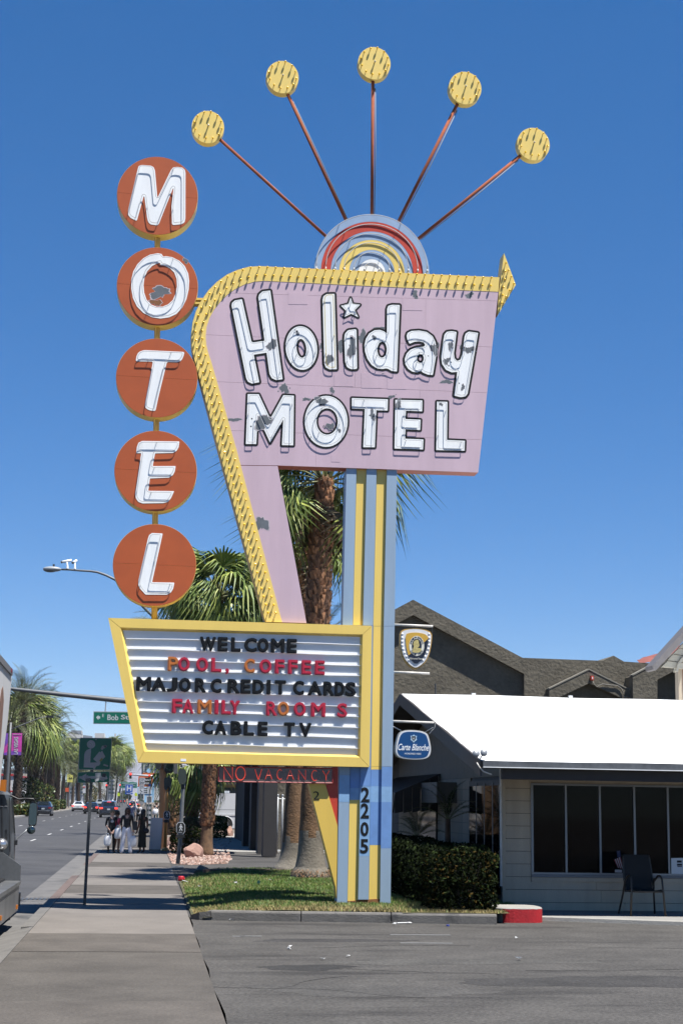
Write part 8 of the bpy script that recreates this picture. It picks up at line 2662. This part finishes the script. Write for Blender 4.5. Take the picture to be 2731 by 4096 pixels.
    if hair:
        hb_ = MB().use(hair); hb_.smooth = True
        hb_.sphere(hd_ + Vector((0, -.012 * H, .016 * H)), .058 * H, 14, 9, (1, 1.02, 1.02))
        if hairlen:
            n = 26 if curly else 10
            rr_ = random.Random(int(H * 1000))
            for k in range(n):
                a = math.pi * (1.0 + k / (n - 1)) if not curly else rr_.uniform(math.pi * .85, math.pi * 2.15)
                zz2 = -rr_.uniform(0, hairlen) if curly else -hairlen * .5
                hb_.sphere(hd_ + Vector((math.cos(a) * .045 * H, math.sin(a) * .045 * H, zz2 * H)), (.024 if curly else .022) * H, 7, 5, (1, 1, 1 if curly else hairlen / .035))
        ho_ = put('hair', hb_.mesh('hair'), t_)
    return t_, H
def skirt(t_, H, z0, z1, r0, r1, m, name='skirt', squash=.75):
    mb = MB().use(m); mb.smooth = True; n = 22
    rows = 6
    for i in range(rows + 1):
        f = i / rows
        for k in range(n):
            a = 2 * math.pi * k / n; w = 1 + .09 * f * math.sin(a * 6)
            r_ = (r0 + (r1 - r0) * f ** .8) * w
            mb.v.append((r_ * H * math.cos(a), r_ * H * squash * math.sin(a), (z0 + (z1 - z0) * f) * H))
    for i in range(rows):
        for k in range(n):
            mb.f.append((i * n + k, (i + 1) * n + k, (i + 1) * n + (k + 1) % n, i * n + (k + 1) % n)); mb.m.append(0); mb.sm.append(True)
    put(name, mb.mesh(name), t_)
zq = Z(330, 2920, 4.2378)
def gpx(x, y):
    return ground(*zq([(x, y)])[0], 0)
def height(x, y0, y1):
    g_ = gpx(x, y1); p_ = at_depth(g_.y)
    return g_, p_.px(*zq([(x, y0)])[0])[1]
def bag(lab, g_, px_, py_, w, h, m, name='carrier_bag', cat='bag', dy=-.12, group=None):
    q = at_depth(g_.y).wp(*zq([(px_, py_)])[0]) + Vector((0, dy, 0))
    t_ = thing(name, lab, cat, (q.x, q.y, q.z - h), group=group)
    mb = MB().use(m); mb.smooth = True; rr_ = random.Random(int(px_))
    n = 14; prof = [(.0, .10), (.03, .40), (.2, .50), (.45, .52), (.68, .46), (.80, .28)]
    for f, r_ in prof:
        for k in range(n):
            a = 2 * math.pi * k / n; j = 1 + rr_.uniform(-.12, .12)
            mb.v.append((r_ * w * math.cos(a) * j, r_ * w * .5 * math.sin(a) * j, f * h))
    for i in range(len(prof) - 1):
        for k in range(n):
            mb.f.append((i * n + k, i * n + (k + 1) % n, (i + 1) * n + (k + 1) % n, (i + 1) * n + k)); mb.m.append(0); mb.sm.append(True)
    mb.f.append(tuple(reversed(range(n)))); mb.m.append(0); mb.sm.append(False)
    put('bag_body', mb.mesh('bag_body'), t_)
    hb_ = MB().use(m)
    hb_.tube([(-.2 * w, 0, .78 * h), (-.05 * w, 0, h * 1.0), (.05 * w, 0, h * 1.0), (.2 * w, 0, .78 * h)], .012, 5)
    put('handle', hb_.mesh('handle'), t_)
    return t_
WB = mat('white_plastic_bag', (.78, .79, .80), .5, var=.08, scale=20)
BT, BP_ = CL('black_tee', (.016, .016, .018)), CL('black_leggings', (.012, .012, .014))
g_, H = height(480, 1335, 2088)
t_, H = person('woman with tied back blond hair in a black printed tee facing the camera', g_, H * 1.0, math.pi + .15, dict(head=SKIN1, neck=SKIN1, torso=BT, hip=BP_, thigh=BP_, shin=BP_, foot=SHOE, uparm=BT, forearm=SKIN1, hand=SKIN1),
               dict(wriR=(.045, .10, .50), elbR=(.135, .01, .63), wriL=(-.045, .10, .50), elbL=(-.135, .01, .63)), dict(pel=.088, spi=.078, che=.092), HAIRBL, 0)
mb = MB().use(SIGS); mb.sphere((0, .071 * H, .715 * H), .040 * H, 10, 6, (1, .18, .8)); put('shirt_print', mb.mesh('shirt_print'), t_)
bag('white carrier bag held low in front of the woman in the black tee', g_, 440, 1745, .24, .44, WB, dy=-.22, group='white carrier bags')
g_, H = height(570, 1350, 2088)
PKT = CL('coral_tank', (.75, .08, .13))
t_, H = person('young woman in a coral tank top and shorts with black hair, hand on hip', g_, H, -.5, dict(head=SKIN2, neck=SKIN2, torso=PKT, hip=PKT, thigh=SKIN2, shin=SKIN2, foot=SHOE, uparm=SKIN2, forearm=SKIN2, hand=SKIN2),
               dict(elbL=(-.20, -.02, .64), wriL=(-.085, .01, .56), hipR=(.048, 0, .5), kneL=(-.05, .05, .29)), dict(pel=.074, spi=.060, che=.074), HAIRD, .03)
bun = MB().use(HAIRD); bun.sphere((0, -.06 * H, .955 * H), .030 * H, 8, 6); put('hair_bun', bun.mesh('hair_bun'), t_)
bag('white drawstring bag on the back of the woman in coral', g_, 610, 1610, .24, .46, WB, 'drawstring_bag', dy=-.26)
g_, H = height(740, 1302, 2094)
WP = CL('white_trousers', (.80, .79, .84))
t_, H = person('curly brown haired woman in a black top and wide white trousers seen from behind', g_, H, -.1, dict(head=SKIN1, neck=SKIN1, torso=BT, hip=WP, thigh=WP, shin=WP, foot=WP, uparm=BT, forearm=SKIN1, hand=SKIN1),
               dict(kneR=(.070, .0, .27), ankR=(.095, -.02, .035), kneL=(-.075, .0, .27), ankL=(-.095, -.02, .035), toeR=(.10, .05, .02), toeL=(-.10, .05, .02), wriL=(-.10, .09, .52)), dict(pel=.095, spi=.075, che=.095, hipR=.066, kneR=.050, ankR=.048, toeR=.02, shoR=.040), HAIRB, .115, curly=True)
sb_ = thing('shoulder_bag', 'black shoulder bag on the arm of the woman in white trousers', 'bag', (g_.x + .27, g_.y - .05, .78))
mb = MB().use(CL('black_leather', (.018, .022, .028))); mb.cbox((0, 0, .16), .16, .28, .30); put('bag_body', mb.mesh('bag_body'), sb_)
mb = MB().use(MATS['black_leather']); mb.tube([(0, .1, .3), (-.06, 0, .62), (0, -.1, .3)], .012, 5); put('strap', mb.mesh('strap'), sb_)
bag('white carrier bag hanging from the right hand of the woman in white trousers', g_, 858, 1745, .26, .48, WB, dy=-.05, group='white carrier bags')
g_, H = height(1005, 1328, 2088)
DR = CL('dark_patterned_dress', (.022, .022, .014))
t_, H = person('brown skinned woman in a long dark halter dress looking towards the road', g_, H, .75, dict(head=SKIN3, neck=SKIN3, torso=DR, hip=DR, thigh=DR, shin=SKIN3, foot=SHOE, uparm=SKIN3, forearm=SKIN3, hand=SKIN3),
               dict(wriL=(-.10, .07, .50), elbL=(-.125, -.01, .63)), dict(pel=.085, spi=.068, che=.080), HAIRD, .10)
skirt(t_, H, .60, .13, .080, .105, DR, 'dress_skirt')
mb = MB().use(MATS['black_leather']); mb.sphere((.05 * H, -.07 * H, .50 * H), .075 * H, 10, 6, (1.3, .5, .8)); put('waist_wrap', mb.mesh('waist_wrap'), t_)
# the two waving people farther on
NV, JN = CL('navy_tee', (.018, .030, .085)), CL('grey_jeans', (.10, .13, .19))
g_, H = height(830, 1215, 1640)
t_, H = person('man in a navy tee raising his left arm', g_, H, -.2, dict(head=SKIN1, neck=SKIN1, torso=NV, hip=JN, thigh=JN, shin=JN, foot=SHOE, uparm=NV, forearm=SKIN1, hand=SKIN1),
               dict(elbL=(-.20, .02, .86), wriL=(-.215, .03, 1.02)), dict(che=.10, spi=.085, pel=.085, shoR=.042), HAIRD, 0)
WT, BSH = CL('white_tee', (.50, .51, .54)), CL('black_shorts', (.015, .015, .018))
g_, H = height(945, 1240, 1640)
t_, H = person('auburn haired person in a white tee and black shorts with one arm high', g_, H, -.1, dict(head=SKIN1, neck=SKIN1, torso=WT, hip=BSH, thigh=BSH, shin=SKIN1, foot=SHOE, uparm=WT, forearm=SKIN1, hand=SKIN1),
               dict(elbL=(-.13, .03, .97), wriL=(-.20, .04, 1.12), elbR=(.15, -.02, .64)), dict(che=.10, spi=.085, pel=.085, shoR=.042), HAIRA, .03)
bp_ = MB().use(CL('black_pack', (.02, .02, .022))); bp_.sphere((0, -.10 * H, .69 * H), .075 * H, 10, 8, (1, .6, 1.3)); put('backpack', bp_.mesh('backpack'), t_)
g_, H = height(1245, 1180, 1600)
t_, H = person('person in a dark top walking away by the tan signal pole', g_, H * .92, .1, dict(head=SKIN1, neck=SKIN1, torso=BT, hip=CL('teal_shorts', (.03, .10, .13)), thigh=MATS['teal_shorts'], shin=SKIN1, foot=SHOE, uparm=SKIN1, forearm=SKIN1, hand=SKIN1), None, None, HAIRB, .05)
bag('small white bag carried by the far walker', g_, 1242, 1310, .40, .55, WB)

# ================================================================== LITTER
def litter(name, lab, cat, x, y, z, build, group='litter'):
    p = ground(x, y, z); mb = MB(); build(mb, p); return solo(name, mb, None, lab, cat, (p.x, p.y, p.z), group)
LREDC = mat('red_cup', (.40, .012, .02), .4); PAPW = mat('paper_scrap', (.62, .62, .61), .7); PAPB = mat('blue_cap', (.03, .06, .35), .4); BOTT = mat('bottle_glass', (.03, .09, .08), .1)
def crumple(s, m, seed):
    def f(mb, p):
        r = random.Random(seed); mb.use(m)
        vs = [p + Vector((r.uniform(-1, 1) * s, r.uniform(-.8, .8) * s, r.uniform(.0, .8) * s)) for _ in range(9)]
        mb.add(vs, [(0, 1, 2), (2, 3, 4), (1, 4, 5), (5, 6, 0), (6, 7, 8), (3, 7, 2), (8, 1, 4)])
    return f
litter('red_cup', 'crushed red cup where the pavement meets the lawn', 'cup', 725, 3524, .03, lambda mb, p: mb.use(LREDC).lathe([(.07, 0), (.085, .04), (.075, .09), (.05, .11)], 12, p))
litter('paper_plate', 'white paper plate beside the crushed red cup', 'plate', 745, 3530, .03, lambda mb, p: mb.use(PAPW).lathe([(.05, .01), (.10, .02), (.105, .028)], 14, p, Matrix.Rotation(.25, 3, 'Y')))
for x, y, z, s, lab, sd in ((943, 3533, .17, .05, 'crumpled white paper in the middle of the lawn', 1), (800, 3546, .10, .05, 'white scrap with a straw near the left lawn edge', 2), (1082, 3522, .17, .04, 'tiny white scrap near the palm roots', 6), (928, 3683, 0, .05, 'white scrap in front of the kerb left end', 3), (1575, 3698, 0, .05, 'white scrap beside the plastic spoon', 4), (1166, 3796, 0, .06, 'flat white scrap on the asphalt, left of centre', 7), (1290, 3837, 0, .035, 'small white scrap lowest on the open asphalt', 8), (1391, 3826, 0, .035, 'small white scrap right of the lowest asphalt scrap', 9), (2069, 3839, 0, .05, 'white scrap alone on the right side of the asphalt', 10), (2066, 3752, 0, .03, 'tiny scrap on the asphalt below the red kerb', 11)):
    litter('paper_scrap', lab, 'litter', x, y, z + .004, crumple(s, PAPW, sd))
litter('plastic_spoon', 'white plastic spoon lying against the front kerb', 'spoon', 1618, 3694, .004, lambda mb, p: (mb.use(PAPW).tube([p + Vector((-.12, 0, .008)), p + Vector((.04, .01, .012))], .010, 5), mb.sphere(p + Vector((.075, .012, .012)), .035, 8, 5, (1.2, .8, .35))))
litter('bottle', 'green glass bottle bottom on the lawn left of the palms', 'bottle', 1033, 3535, .17, lambda mb, p: mb.use(BOTT).tube([p + Vector((0, -.10, .035)), p + Vector((.01, .04, .035)), p + Vector((.01, .09, .035)), p + Vector((.01, .14, .035))], [.035, .035, .014, .013], 10))
litter('plastic_disc', 'blue plastic disc on the asphalt in front of the kerb', 'litter', 1790, 3704, .004, lambda mb, p: mb.use(PAPB).lathe([(.025, 0), (.025, .02)], 8, p))
litter('dirt_pile', 'dark dirt heap on the walkway behind the red kerb', 'dirt', 2080, 3618, .05, lambda mb, p: mb.use(mat('dark_soil', (.03, .026, .022), .95, var=.3, scale=12)).lathe([(.38, -.02), (.34, .05), (.2, .12), (.04, .15)], 12, p), None)

# ================================================================== HAZE
HZ = bpy.data.materials.new('haze')
HZ.use_nodes = True
HZ.node_tree.nodes.clear()
_o = HZ.node_tree.nodes.new('ShaderNodeOutputMaterial')
_v = HZ.node_tree.nodes.new('ShaderNodeVolumePrincipled')
_v.inputs['Color'].default_value = (0.80, 0.88, 1.0, 1)
_v.inputs['Density'].default_value = 5.5e-5
_v.inputs['Anisotropy'].default_value = 0.0
HZ.node_tree.links.new(_v.outputs['Volume'], _o.inputs['Volume'])
mb = MB().use(HZ); mb.box(-6100, 6100, -260, 9200, -2.3, 340)
struct('haze', mb, kind='stuff')
